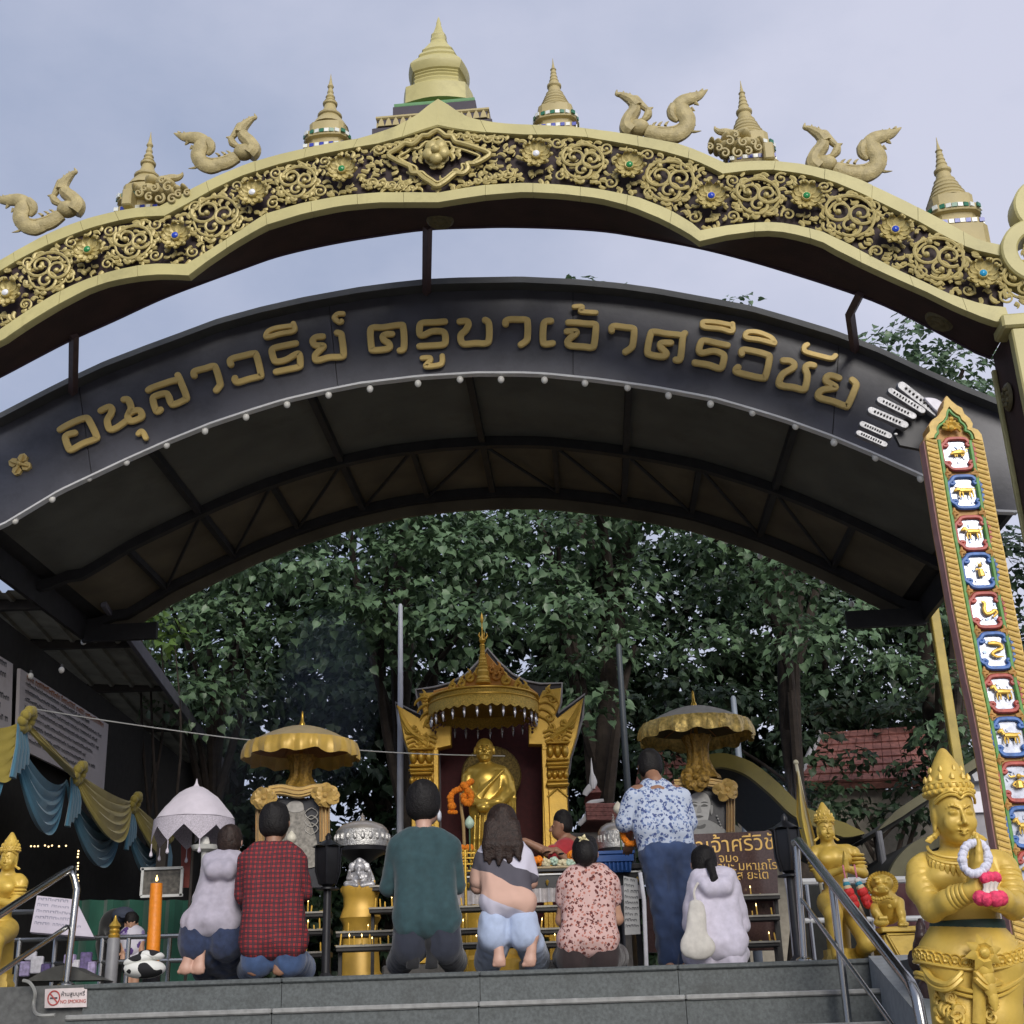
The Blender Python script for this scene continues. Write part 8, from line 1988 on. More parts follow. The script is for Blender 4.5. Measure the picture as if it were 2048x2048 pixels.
bobj('lion',b,.006,M_DEV,t)
m = MB(); R = random.Random(7)
for i in range(30):
 a = 2*math.pi*i/30; e = V3(math.cos(a),0,math.sin(a)); c = Lq(1342,1255,.03) + e*V3(135*k,0,105*k) ; m.tube([Vector(c),Vector(c + e*26*k + V3(0,-.02,0)),Vector(c + e*44*k + V3(0,.02,-10*k))],[24*k,20*k,5*k],6)
for i in range(8): m.ball(Lq(1240 + 32*i,1420 + 14*math.sin(i*.45*math.pi/1.6),-.11),20*k,7,5)
m.ball(Lq(1435,1518,-.11),26*k,8,6); obj('mane_and_collar',m,M_DEV,t)
tp = Lq(1500,1775,0); hwp = 215*k
m = MB(); cx = float(tp[0]); m.box((cx,LY + .02,tp[2] - .018),(hwp*2,.36,.035),0,.006); m.box((cx,LY + .02,(tp[2] - .05)/2),(hwp*1.8,.32,tp[2] - .05),0,.006); obj('pedestal',m,M_DEV,t)
m = MB(); y_ = LY - .155; z_ = tp[2] - .055; m.prism([(cx - hwp*.72,y_,z_),(cx + hwp*.72,y_,z_),(cx,y_,z_ - .20)],(0,.02,0),.008); obj('triangle_panel',m,M_DEV,t)
m = MB(); m.tube([Vector((cx - hwp*.78,y_,z_ + .005)),Vector((cx + hwp*.78,y_,z_ + .005)),Vector((cx,y_,z_ - .225)),Vector((cx - hwp*.78,y_,z_ + .005))],.009,6); obj('triangle_edge',m,M_DEV,t)
# ---- dark carved elephant behind the large statue
EY = 7.6; E = lambda x,y,d=0.0: np.array(at(1726 + x/6.0,1726 + y/6.0,EY + d)); k = mpp(EY)/6
t = thing('elephant_statue','dark brown carved elephant with raised trunk behind the large statue','statue',(float(E(740,1300)[0]),EY + .2,-1.9)); M_ELE = mat('dark_rosewood',(.040,.017,.013),.35,var=.3,scale=14,bump=.3)
b = Body(); b.chain([E(690,690,-.16),E(690,760,-.18),E(700,880,-.19),E(700,1000,-.16),E(720,1100,-.06)],[34*k,44*k,62*k,82*k,105*k],.02); b.ell(E(760,1130,.02),(135*k,150*k,150*k),.04); b.ell(E(860,1420,.35),(230*k,420*k,260*k),.06)
for dx,dd in ((-60,.05),(110,.0),(-40,.6),(150,.6)): q = E(820 + dx,1500,dd); b.cap(q,V3(q[0],q[1],-1.85),90*k,80*k,.04)
b.ell(E(610,1170,.06),(70*k,40*k,120*k),.02); b.ell(E(900,1130,.10),(80*k,40*k,120*k),.02)
bobj('body',b,.011,M_ELE,t); m = MB()
for i in range(9): m.tube([Vector(E(695 + 2*i,770 + 28*i,-.18)) + Vector((math.cos(a)*(46 + 3.2*i)*k,math.sin(a)*(46 + 3.2*i)*k,0)) for a in np.linspace(0,2*math.pi,17)],6*k,5)
obj('trunk_rings',m,M_ELE,t); m = MB(); m.tube(crv([Vector(E(655,1050,-.12)),Vector(E(650,1120,-.17)),Vector(E(672,1225,-.20))],5),[15*k] + [22*k]*8 + [24*k,10*k],8); obj('tusk',m,mat('tusk_ivory',(.52,.48,.46),.3),t)
# ---- silver elephant-headed deity on a gold pedestal
GYY = 11.0
def GQ(x,y,d=0.0): return np.array(at(700 + x/3.864,1550 + y/3.864,GYY + d))
q = at(722,1930,GYY); t = thing('deity_figure','small silver elephant-headed deity on a gold pedestal','statue',(q.x,GYY,0)); k = mpp(GYY)/3.864; M_DSI = mat('deity_silver',(.46,.45,.46),.4,.5,var=.3,scale=40,bump=.4)
m = MB(); m.prism(crv([Vector(GQ(*p,.05)) for p in ((-5,850),(-8,720),(25,670),(75,640),(125,670),(155,720),(185,850))],4,True),(0,.06,0),.008); obj('back_arch',m,M_DSI,t)
b = Body(); b.ell(GQ(75,800,.0),(62*k,45*k,52*k),.02); b.ell(GQ(72,715,-.01),(40*k,36*k,40*k),.015); b.chain([GQ(72,720,-.10),GQ(66,760,-.12),GQ(80,800,-.11),GQ(98,800,-.12)],[15*k,13*k,10*k,7*k],.01)
for sx in (-1,1): b.ell(GQ(72 + sx*52,710,.02),(30*k,10*k,34*k),.01); b.chain([GQ(72 + sx*45,770,0),GQ(72 + sx*85,800,-.03),GQ(72 + sx*75,740,-.06)],[17*k,14*k,12*k],.012); b.chain([GQ(72 + sx*30,840,-.02),GQ(72 + sx*95,845,-.08),GQ(72 + sx*20,855,-.12)],[26*k,22*k,16*k],.015)
b.ell(GQ(72,665,0),(26*k,24*k,24*k),.012); bobj('figure',b,.006,M_DSI,t)
m = MB(); zt_ = float(GQ(80,862)[2]); cx = float(GQ(80,862)[0]); w = 120*k
m.lathe([(w*1.55,0),(w*1.5,.05),(w*1.18,.12),(w*1.06,zt_*.45),(w*1.02,zt_*.62),(w*1.22,zt_*.68),(w*1.12,zt_*.74),(w*1.0,zt_*.80),(w*1.04,zt_*.90),(w*1.16,zt_*.95),(w*1.16,zt_)],(cx,GYY + .03,0),32,None,.25); obj('pedestal',m,mat('pedestal_gold',(.55,.33,.05),.42,.2,var=.2,scale=6),t)
m = MB()
for i in range(26): a = 2*math.pi*i/26; m.tube([(cx + math.cos(a)*w*1.13,GYY + .03 + math.sin(a)*w*1.13,zt_*.985),(cx + math.cos(a)*w*1.17,GYY + .03 + math.sin(a)*w*1.17,zt_*.95)],[10*k,3*k],5)
obj('petal_rim',m,MATS['pedestal_gold'],t)
# ---- the golden monk figure in the shrine
MY = 13.75; Mq = lambda x,y,d=0.0: np.array(at(750 + x/4.293,1200 + y/4.293,MY + d)); k = mpp(MY)/4.293
t = thing('monk_figure','golden standing monk figure in a draped robe inside the shrine','statue',(float(Mq(940,1600)[0]),MY,.28)); M_MNK = mat('monk_gold',(.66,.44,.08),.30,.55,var=.15,scale=10)
b = Body(); c = Mq(940,1285,0); s_ = 170*k
b.ell(c + V3(0,.02,10*k),(76*k,88*k,88*k),.03); b.ell(c + V3(0,-.03,-40*k),(66*k,66*k,72*k),.03)
for sx in (-1,1):
 b.ell(c + V3(sx*34*k,-80*k,8*k),(26*k,14*k,15*k),.008,sub=True); b.ell(c + V3(sx*34*k,-70*k,6*k),(17*k,14*k,10*k),.006); b.chain([c + V3(sx*12*k,-88*k,24*k),c + V3(sx*55*k,-70*k,24*k)],[8*k,6*k],.012)
 b.ell(c + V3(sx*40*k,-72*k,-28*k),(20*k,16*k,18*k),.015); b.ell(c + V3(sx*80*k,0,-10*k),(10*k,22*k,36*k),.012); b.chain([c + V3(sx*18*k,-92*k,-40*k),c + V3(sx*40*k,-78*k,-62*k)],[6*k,5*k],.01)
b.chain([c + V3(0,-86*k,20*k),c + V3(0,-106*k,-20*k)],[10*k,17*k],.012); b.chain([c + V3(-30*k,-82*k,-55*k),c + V3(0,-92*k,-52*k),c + V3(30*k,-82*k,-55*k)],[7*k,10*k,7*k],.008); b.ell(c + V3(0,-70*k,-88*k),(28*k,22*k,18*k),.02)
b.cap(Mq(942,1345,.03),Mq(945,1450,.04),46*k,54*k,.02); b.cap(Mq(845,1515,.04),Mq(1080,1520,.04),78*k,80*k,.03,(V3(0,1,0),.8)); b.chain([Mq(945,1440,.04),Mq(850,1490,.04)],[50*k,62*k],.03); b.chain([Mq(945,1440,.04),Mq(1080,1490,.04)],[50*k,66*k],.03); b.cap(Mq(958,1560,.03),Mq(965,1790,.03),158*k,140*k,.03,(V3(0,1,0),.68)); b.cap(Mq(970,1790,.03),Mq(985,2350,.03),145*k,150*k,.04,(V3(0,1,0),.65))
b.chain([Mq(800,1530,.02),Mq(782,1640,-.02),Mq(850,1728,-.12),Mq(925,1748,-.17)],[58*k,46*k,38*k,28*k],.02); b.chain([Mq(1115,1535,.02),Mq(1140,1650,-.01),Mq(1060,1735,-.10),Mq(960,1748,-.17)],[64*k,64*k,46*k,28*k],.025); b.cap(Mq(1150,1570,.03),Mq(1172,1860,.04),46*k,34*k,.03,(V3(0,1,0),.6))
for x,h in ((905,-1),(975,1)): q = Mq(x,1745,-.17); hand(b,q,V3(-h*.9,-.15,-.15),V3(0,1,.2),.15,.5,h,.4)
b.ell(Mq(930,1785,-.16),(55*k,52*k,40*k),.012)
for i in range(11):     # robe folds running from the left shoulder
 x0,y0 = 1110 - 18*i,1455 + 4*i; b.chain([Mq(x0,y0,-.07),Mq(x0 - 110 + 6*i,y0 + 110 + 8*i,-.108),Mq(x0 - 205 + 16*i,y0 + 205 + 16*i,-.10)],[9*k,12*k,8*k],.008)
for i in range(7): x0 = 860 + 42*i; b.chain([Mq(x0,1850,-.125 + .002*abs(i - 3)),Mq(x0 - 6,2050,-.13 + .004*abs(i - 3)),Mq(x0 - 14,2330,-.11)],[8*k,11*k,10*k],.02)
for i in range(5): b.chain([Mq(1100 + 22*i,1560,-.03),Mq(1105 + 24*i,1700,-.045),Mq(1110 + 24*i,1860,-.02)],[7*k,10*k,7*k],.014)
for x in (900,1050): b.cap(Mq(x,2350,.0),Mq(x,2600,.0),60*k,50*k,.05);
bobj('figure',b,.0065,M_MNK,t)
m = MB(); q = Mq(965,2580,0); m.lathe([(.34,.28 - .28),(.34,.3),(.30,.34),(.30,max(.36,q[2])),(.05,max(.37,q[2] + .01))],(q[0],MY,0.0),24); obj('lotus_base',m,M_SHG,t)
# ================================================================== people
M_SKIN = mat('skin_tan',(.42,.235,.155),.5,var=.06,scale=20); M_SKIN2 = mat('skin_brown',(.30,.155,.095),.5,var=.06,scale=20); M_SKINP = mat('skin_light',(.52,.31,.235),.5,var=.06,scale=20)
M_HAIR = mat('hair_black',(.009,.0075,.0075),.6,spec=.3,var=.4,scale=60,bump=.6,bscale=110); M_HAIRB = mat('hair_dark_brown',(.026,.014,.010),.55,spec=.35,var=.5,scale=50,bump=.7,bscale=90)
def fab(n,c,**k): return mat(n,c,.85,var=k.pop('var',.10),scale=k.pop('scale',25),sheen=.25,bump=.15,bscale=220,**k)
def nodemat(name,build,rough=.85):
 m = bpy.data.materials.new(name); m.use_nodes = True; n = m.node_tree.nodes; l = m.node_tree.links; b = n['Principled BSDF']; b.inputs['Roughness'].default_value = rough; tc_ = n.new('ShaderNodeTexCoord'); l.new(build(n,l,tc_.outputs['Object']),b.inputs['Base Color']); return m
def ramp(n,l,src,stops,const=True):
 r = n.new('ShaderNodeValToRGB'); r.color_ramp.interpolation = 'CONSTANT' if const else 'LINEAR'
 while len(r.color_ramp.elements) < len(stops): r.color_ramp.elements.new(.5)
 for e,(p,c) in zip(r.color_ramp.elements,stops): e.position = p; e.color = c + (1,)
 l.new(src,r.inputs[0]); return r.outputs[0]
def mixc(n,l,f,a,b):
 x = n.new('ShaderNodeMixRGB'); l.new(f,x.inputs[0]); l.new(a,x.inputs[1]) if hasattr(a,'node') else setattr(x.inputs[1],'default_value',a + (1,)); l.new(b,x.inputs[2]) if hasattr(b,'node') else setattr(x.inputs[2],'default_value',b + (1,)); return x.outputs[0]
def warp(n,l,v,sc,amt):
 z = n.new('ShaderNodeTexNoise'); z.inputs['Scale'].default_value = sc; l.new(v,z.inputs[0]); a = n.new('ShaderNodeVectorMath'); a.operation = 'MULTIPLY_ADD'; a.inputs[1].default_value = (amt,)*3; l.new(z.outputs['Color'],a.inputs[0]); l.new(v,a.inputs[2]); return a.outputs[0]
def plaid(n,l,v):
 v = warp(n,l,v,5,.03); s = n.new('ShaderNodeSeparateXYZ'); l.new(v,s.inputs[0]); o = []
 for ax_ in ('X','Z'):
  m_ = n.new('ShaderNodeMath'); m_.operation = 'MULTIPLY'; m_.inputs[1].default_value = 31; l.new(s.outputs[ax_],m_.inputs[0]); f = n.new('ShaderNodeMath'); f.operation = 'FRACT'; l.new(m_.outputs[0],f.inputs[0]); o.append(ramp(n,l,f.outputs[0],((0,(0,0,0)),(.50,(1,1,1)),(.70,(.2,.2,.2)),(.80,(1,1,1)))))
 c = mixc(n,l,o[0],(.30,.022,.026),(.045,.025,.032)); return mixc(n,l,o[1],c,(.050,.016,.022))
M_PLAID = nodemat('plaid_red_black',plaid)
def floral(base,c1,c2,sc,thr):
 def f(n,l,v):
  w = warp(n,l,v,30,.02); q = n.new('ShaderNodeTexVoronoi'); q.inputs['Scale'].default_value = sc; l.new(w,q.inputs['Vector']); q2 = n.new('ShaderNodeTexVoronoi'); q2.inputs['Scale'].default_value = sc*1.35; l.new(w,q2.inputs['Vector'])
  z = n.new('ShaderNodeTexNoise'); z.inputs['Scale'].default_value = sc*2.2; l.new(v,z.inputs[0])
  a = mixc(n,l,ramp(n,l,q2.outputs['Distance'],((0,(1,1,1)),(thr,(0,0,0)))),base,c2); k = n.new('ShaderNodeMath'); k.operation = 'MULTIPLY'; l.new(ramp(n,l,q.outputs['Distance'],((0,(1,1,1)),(thr*1.15,(0,0,0)))),k.inputs[0]); l.new(ramp(n,l,z.outputs['Fac'],((0,(0,0,0)),(.46,(1,1,1)))),k.inputs[1]); return mixc(n,l,k.outputs[0],a,c1)
 return f
M_FLW = nodemat('floral_pink_brown',floral((.56,.37,.34),(.11,.025,.022),(.42,.16,.12),30,.33)); M_FLB = nodemat('floral_white_blue',floral((.50,.56,.68),(.06,.09,.24),(.20,.27,.46),26,.36))
def block(n,l,v):
 s = n.new('ShaderNodeSeparateXYZ'); l.new(warp(n,l,v,4,.10),s.inputs[0]); k = n.new('ShaderNodeMath'); k.operation = 'MULTIPLY_ADD'; k.inputs[1].default_value = .42; l.new(s.outputs['X'],k.inputs[0]); l.new(s.outputs['Z'],k.inputs[2]); return ramp(n,l,k.outputs[0],((0,(.56,.53,.62)),(.50,(.60,.38,.30)),(.655,(.085,.08,.10)),(.79,(.58,.56,.66))))
M_BLOCK = nodemat('sweatshirt_white_grey_peach',block)
M_DEN = fab('denim_dark',(.022,.035,.085),var=.3); M_DENM = fab('denim_mid',(.045,.085,.19),var=.35,scale=9); M_PALE = fab('denim_pale',(.42,.50,.68),var=.08); M_NAVY = fab('shorts_navy',(.020,.024,.040)); M_TEAL = fab('shirt_dark_teal',(.022,.058,.066),var=.15); M_GREY = fab('hoodie_lilac_grey',(.40,.37,.44)); M_WHT = fab('hoodie_white',(.62,.58,.68)); M_RED = fab('polo_red',(.38,.022,.030)); M_BRN = fab('skirt_dark_brown',(.022,.012,.012)); M_SOCK = fab('sock_black',(.010,.010,.012))
KPX = 0
def person(label,x,yfloor,Y,group=None):
 """root at the floor; P(px, py, depth) gives points from pixels at this distance"""
 o = at(x,yfloor,Y); t = thing('person',label,'person',(o.x,Y,0),group); k = mpp(Y)
 return t,(lambda px,py,d=0.0: np.array(at(px,py,Y + d))),k
def hair(t,c,k,r,ma,back=.0,low=.55,extra=None,seed=0):
 b = Body(); b.ell(c + V3(0,-.006,.02),(r[0]*k*1.04,r[0]*k*1.10,r[1]*k),.02)
 b.ell(c + V3(0,-.03,-r[1]*k*.30),(r[0]*k*.94,r[0]*k*.72,r[1]*k*low),.03)
 R = random.Random(seed)
 for i in range(16): a = R.uniform(0,6.3); q = c + V3(math.cos(a)*r[0]*k*.62,-abs(math.sin(a))*r[0]*k*.85,R.uniform(-.2,.9)*r[1]*k*.9); b.ell(q,(.022,.022,.028),.02)
 if extra: extra(b)
 return bobj('hair',b,.0085,ma,t,(.0035,90,28,seed))
def headskin(b,c,k,r,face=V3(0,1,0),nose=True):
 f = face/np.linalg.norm(face); s_ = np.cross(f,V3(0,0,1)); s_ /= np.linalg.norm(s_)
 b.ell(c,(r[0]*k*.93,r[0]*k*1.05,r[1]*k*.92),.02); b.ell(c + f*.03 + V3(0,0,-r[1]*k*.55),(r[0]*k*.70,r[0]*k*.75,r[1]*k*.52),.03)
 if nose:
  b.chain([c + f*r[0]*k*1.02,c + f*(r[0]*k*1.05 + .018) + V3(0,0,-.035)],[.009,.014],.012); b.chain([c + f*r[0]*k*.98 + s_*q + V3(0,0,-.068) for q in (-.02,0,.02)],[.006,.009,.006],.006)
  for e in (-1,1): b.ell(c + f*r[0]*k*1.05 + s_*.03*e + V3(0,0,.005),(.016,.012,.010),.008,None,True); b.ell(c + f*r[0]*k*.97 + s_*.03*e + V3(0,0,.003),.011,.004)
 for e in (-1,1): b.ell(c + s_*r[0]*k*.96*e + V3(0,0,-.012),(.014,.020,.032),.01)
def foot(b,heel,toe,w=.043,k=.012):
 """upright sole of a kneeling person: heel above, toes on the floor"""
 heel,toe = np.array(heel) + V3(0,0,.028),np.array(toe); d = toe - heel; n = np.linalg.norm(d); m_ = heel + d*.5
 b.ell(heel,(w*.86,.034,w*.95),k); b.cap(heel,heel + d*.45,w*.80,w*.72,k,(V3(0,1,0),.75)); b.cap(heel + d*.45,heel + d*.80,w*.74,w*1.06,k,(V3(0,1,0),.6))
 for i,(o,r_) in enumerate(((-.030,.0145),(-.012,.0115),(.003,.011),(.016,.0105),(.028,.010))): b.ell(toe + V3(o*w/.036,.008,.006 if i else .008),(r_,.022,r_*1.2),.006)
def kneel(lab,Y,x,yf,hd,hr,hairm,skin,sh,hemx,hemy,topm,botm,feet,el,hand_,hoody=False,short=False,seed=0,lean=.0,sleeve=1.0,hipw=None,hiptop=None,socks=None,extra_hair=None,wr=.010,shr=27,vox=.0115,face=V3(.1,1,-.1),low=.6):
 t,P,k = person(lab,x,yf,Y,'people kneeling at the top of the steps'); fl = .015
 c = P(hd[0],hd[1],.10 + lean); (sLx,sLy),(sRx,sRy) = sh; sL,sR = P(sLx,sLy,.06 + lean),P(sRx,sRy,.06 + lean); hL,hR = P(hemx[0],hemy,.0),P(hemx[1],hemy,.0); hm = (hL + hR)/2; hw = (hemx[1] - hemx[0])/2*k
 b = Body(); headskin(b,c,k,hr,face); b.cap(c + V3(0,-.01,-hr[1]*k*.5),(sL + sR)/2 + V3(0,0,.02),.052,.058,.02)
 b.cap(sL*.7 + sR*.3 + V3(0,.02,-.03),sL*.3 + sR*.7 + V3(0,.02,-.03),.05,.05,.03); b.cap((sL + sR)/2 + V3(0,.04,-.04),hm + V3(0,.06,.02),.07,.075,.04,(V3(0,1,0),.7))
 eL,eR = P(*el[0],.10 + lean),P(*el[1],.10 + lean); wL,wR = P(*hand_[0],.34 + lean),P(*hand_[1],.34 + lean)
 for s_,e_,w_,sg in ((sL,eL,wL,-1),(sR,eR,wR,1)): b.chain([s_,e_,w_],[.05,.043,.031],.02); hand(b,w_,V3(-sg*.25,.35,.9),V3(-sg,0,0),.17,.1,sg,.1)
 for (fx,fh,ft),(kx,ky),sg in zip(feet[0],feet[1],(-1,1)):
  heel,toe = P(fx[0],fh,.0),P(fx[1],ft,-.015); toe[2] = max(toe[2],fl); kn = V3(P(kx,1900,.46)[0],Y + .46,.075); ank = heel + V3(0,.05,.01)
  b.chain([ank,V3(*(ank*.45 + kn*.55)) + V3(0,0,.01),kn],[.040,.058,.062],.02); hp = hm + V3(sg*hw*.40,.10,-.02); b.chain([kn,hp],[.062,.06],.03)
  if not socks: foot(b,heel,toe)
 bobj('body',b,.0088,skin,t)
 if socks:
  for (fx,fh,ft),sg in zip(feet[0],(-1,1)): b2 = Body(); heel,toe = P(fx[0],fh,-.01),P(fx[1],ft,-.02); toe[2] = max(toe[2],fl); foot(b2,heel,toe,.042); b2.cap(heel,heel + V3(0,.16,.0),.045,.046,.02); bobj('sock',b2,.009,socks,t)
 q = Body(); sm = (sL + sR)/2; sr = shr*k*.74; nb = sm + V3(0,.015,shr*k*.62)
 for s_ in (sL,sR): q.chain([nb,nb*.45 + s_*.55 + V3(0,0,.018),s_ + V3(0,0,-.012)],[.072,.078,sr],.04)
 n_ = 6; w_s = abs(sRx - sLx)/2*k
 for i in range(n_):
  u0,u1 = i/n_,(i + 1)/n_; prof = lambda u: lerp(w_s + .035,hw,u)*(1 - .10*math.sin(math.pi*min(1,u*1.15))) ; bl = lambda u: sm*(1 - u) + hm*u + V3(0,.012*math.sin(u*3) - .02*math.sin(math.pi*u),-.01)
  for o in (-.56,0,.56): r0,r1 = prof(u0)*.46,prof(u1)*.46; q.cap(bl(u0) + V3(o*prof(u0),0,0),bl(u1) + V3(o*prof(u1),0,0),min(r0,.125),min(r1,.125),.035)
 q.cap(hm + V3(-hw*.72,.01,.025),hm + V3(hw*.72,.01,.025),.075,.075,.03); q.ell(hm + V3(0,.03,.02),(hw*.9,.13,.07),.03)
 for s_,e_,w_ in ((sL,eL,wL),(sR,eR,wR)):
  if sleeve >= 1: q.chain([s_,s_*.4 + e_*.6,e_,e_*.35 + w_*.65],[sr,.066,.060,.046],.014)
  else: q.cap(s_,s_*(1 - sleeve) + e_*sleeve,sr,.066,.014)
 q.ell(nb + V3(0,.0,.022),(.072,.066,.026),.02)
 if hoody: z = (sL + sR)/2 + V3(0,-.09,.02); q.chain([z + V3(-.12,.07,.05),z + V3(-.05,-.02,-.04),z + V3(.05,-.02,-.04),z + V3(.12,.07,.05)],[.035,.05,.05,.035],.03); q.ell(z + V3(0,0,-.03),(.10,.05,.06),.04)
 bobj('top',q,vox,topm,t,(wr,9,5,seed + 3),1)
 z = Body(); hz = hiptop if hiptop else hemy; hp = P((hemx[0] + hemx[1])/2,hz,.03); hw2 = (hipw if hipw else (hemx[1] - hemx[0]))/2*k
 for sg,(kx,ky) in zip((-1,1),feet[1]):
  kn = V3(P(kx,1900,.46)[0],Y + .46,.085); z.cap(hp + V3(sg*hw2*.5,0,.03),hp + V3(sg*hw2*.52,.01,-.07),hw2*.50,hw2*.50,.05); z.chain([hp + V3(sg*hw2*.5,.02,-.05),kn + V3(0,-.02,.02)],[hw2*.47,.092],.05)
  fx,fh,ft = feet[0][0 if sg < 0 else 1]
  if not short: ank = P(fx[0],fh,.0) + V3(0,.12,-.01); ank[2] = max(ank[2],.09); z.chain([kn,ank],[.085,.076],.03)
 bobj('trousers',z,vox,botm,t,(wr*.8,12,7,seed + 9),1)
 hair(t,c,k,hr,hairm,seed=seed,extra=extra_hair,low=low)
 return t,P,k
C4 = lambda x,y: (300 + x/4.293,1600 + y/4.293)
C6 = lambda x,y: (700 + x/3.864,1550 + y/3.848)
def ctr(a): return a
# woman in the grey hoodie
t,P,k = kneel('leftmost kneeling person, in a pale grey hoodie and dark jeans',9.35,420,1950,(460,1683),(22,27),M_HAIRB,M_SKINP,((424,1740),(475,1738)),(372,470),1848,M_GREY,M_DEN,(((((381,368),1906,1946)),(((402,396),1904,1946))),((420,1900),(470,1900))),((404,1800),(488,1800)),((440,1770),(470,1768)),hoody=True,seed=1,shr=27,wr=.012,hipw=112,hiptop=1868)
# man in the plaid shirt
t,P,k = kneel('person kneeling in a red and black plaid shirt beside the one in the grey hoodie',9.15,545,1948,(549,1645),(28,34),M_HAIR,M_SKIN2,((498,1722),(594,1722)),(488,606),1888,M_PLAID,M_DENM,(((((512,508),1918,1946)),(((556,560),1914,1946))),((505,1900),(605,1900))),((487,1790),(606,1785)),((535,1760),(570,1762)),seed=2,shr=27,hipw=112,hiptop=1900,wr=.009)
m = MB();
# man in the green shirt
t,P,k = kneel('person kneeling in a loose dark green long-sleeved shirt and navy shorts',9.1,850,1936,(846,1606),(32,40),M_HAIR,M_SKINP,((798,1695),(898,1695)),(796,912),1848,M_TEAL,M_NAVY,(((((828,826),1888,1936)),(((862,864),1886,1936))),((800,1890),(908,1890))),((778,1775),(912,1772)),((830,1720),(862,1720)),seed=3,short=True,socks=M_SOCK,shr=30,wr=.009,hipw=122,hiptop=1872,face=V3(.75,.7,0))
b = Body(); c = P(878,1632,.12); b.ell(c,(.018,.05,.042),.01); bobj('face_mask',b,.007,mat('mask_white',(.62,.64,.70),.7),t)
# woman in the colour-block sweatshirt, long brown hair
def longhair(P,k):
 def f(b):
  top = P(1005,1650,.10)
  for i in range(13):
   u = i/12; x0 = lerp(978,1030,u); x1 = lerp(970,1042,u); b.chain([P(x0,1648,.02),P(lerp(x0,x1,.6),1690,-.03),P(x1 + 3*math.sin(i*2),1722 + 8*math.sin(i*1.7) - (u - .3) ** 2*20,-.045 + .01*math.sin(i))],[.032,.030,.010],.022)
 return f
o_ = at(1020,1934,9.2); Pw = lambda px,py,d=0.0: np.array(at(px,py,9.2 + d))
t,P,k = kneel('person with long brown hair kneeling in a white, grey and peach sweatshirt and pale trousers',9.2,1020,1934,(1004,1648),(28,33),M_HAIRB,M_SKINP,((968,1720),(1046,1712)),(972,1062),1812,M_BLOCK,M_PALE,(((((997,999),1886,1932)),(((1067,1058),1882,1932))),((975,1890),(1072,1890))),((955,1775),(1062,1765)),((990,1740),(1040,1735)),seed=4,shr=24,hipw=108,hiptop=1850,sleeve=.75,wr=.010,extra_hair=longhair(Pw,1))
o_h = t.children[-1]
# woman in the floral blouse, sitting on her heels
def flower_hair(b): pass
t,P,k = kneel('person kneeling low in a pink and brown floral blouse, pale flower in the hair',9.2,1178,1928,(1170,1706),(23,29),M_HAIR,M_SKIN,((1136,1768),(1216,1766)),(1126,1228),1886,M_FLW,M_BRN,(((((1150,1148),1908,1926)),(((1206,1208),1908,1926))),((1130,1900),(1230,1900))),((1124,1840),(1234,1838)),((1160,1800),(1196,1798)),seed=5,shr=27,sleeve=.45,short=True,hipw=112,hiptop=1900,extra_hair=lambda b: b.ell(np.array(at(1170,1706,9.2)),(.07,.075,.09),.02))
m = MB(); q = Vector(P(1166,1683,.0))
for i in range(5): a = i*1.25; m.tube([q,q + Vector((math.cos(a)*.022,-.015,math.sin(a)*.022 + .01)),q + Vector((math.cos(a)*.042,-.01,math.sin(a)*.05))],[.006,.013,.003],6)
obj('hair_flower',m,mat('frangipani',(.66,.58,.34),.6),t)
# girl in the white hoodie with a tote bag
t,P,k = kneel('person seated low at the right in a white hoodie with a cream tote bag',9.25,1430,1922,(1408,1726),(23,28),M_HAIR,M_SKINP,((1394,1772),(1462,1772)),(1378,1486),1890,M_WHT,M_WHT,(((((1400,1398),1906,1920)),(((1455,1458),1906,1920))),((1390,1900),(1470,1900))),((1382,1850),(1482,1850)),((1415,1800),(1445,1800)),hoody=True,seed=6,shr=24,hipw=104,hiptop=1894,extra_hair=lambda b: b.chain([np.array(at(1420,1728,9.24)),np.array(at(1428,1755,9.17)),np.array(at(1421,1772,9.16))],[.032,.024,.008],.015))
b = Body(); b.cap(np.array(at(1394,1815,9.12)),np.array(at(1392,1890,9.10)),.055,.085,.03,(V3(0,1,0),.5)); b.cap(np.array(at(1380,1895,9.10)),np.array(at(1412,1895,9.10)),.06,.06,.03,(V3(0,1,0),.55))
bobj_root = thing('tote_bag','cream cloth tote bag hanging at the left of the seated girl in white','bag',at(1394,1900,9.1)); bobj('bag',b,.01,fab('tote_cream',(.56,.53,.48)),bobj_root,(.008,10,6,3)); m = MB(); m.tube(crv([at(1394,1820,9.10),at(1388,1785,9.16),at(1396,1766,9.2)],5),.009,6); obj('strap',m,MATS['tote_cream'],bobj_root)
# standing man in the blue floral shirt
t,P,k = person('person standing in a white and blue floral shirt and dark jeans, head bowed',1310,1925,10.2,None)
b = Body(); c = P(1300,1532,.16); headskin(b,c,k,(23,29),V3(-.25,.85,-.5)); b.cap(c + V3(0,-.04,-.06),P(1310,1562,.06),.055,.062,.02); b.cap(P(1275,1590,.04),P(1350,1590,.04),.08,.08,.04); b.cap(P(1312,1600,.04),P(1325,1720,.02),.14,.13,.04,(V3(0,1,0),.7))
for s_,e_,w_,sg in ((P(1268,1592,.03),P(1256,1650,.06),P(1258,1678,.24),-1),(P(1362,1592,.03),P(1372,1655,.10),P(1345,1690,.32),1)): b.chain([s_,e_,w_],[.055,.045,.033],.02); hand(b,w_,V3(.1*sg,.5,-.8),V3(0,.5,.5),.18,.7,sg,.2)
fl = [V3(P(1338,1920,.0)[0],10.2,.03),V3(P(1372,1920,.0)[0],10.25,.03)]
for q in fl: b.cap(q + V3(0,-.02,.02),q + V3(0,.17,.0),.04,.035,.03)
bobj('body',b,.009,M_SKIN2,t)
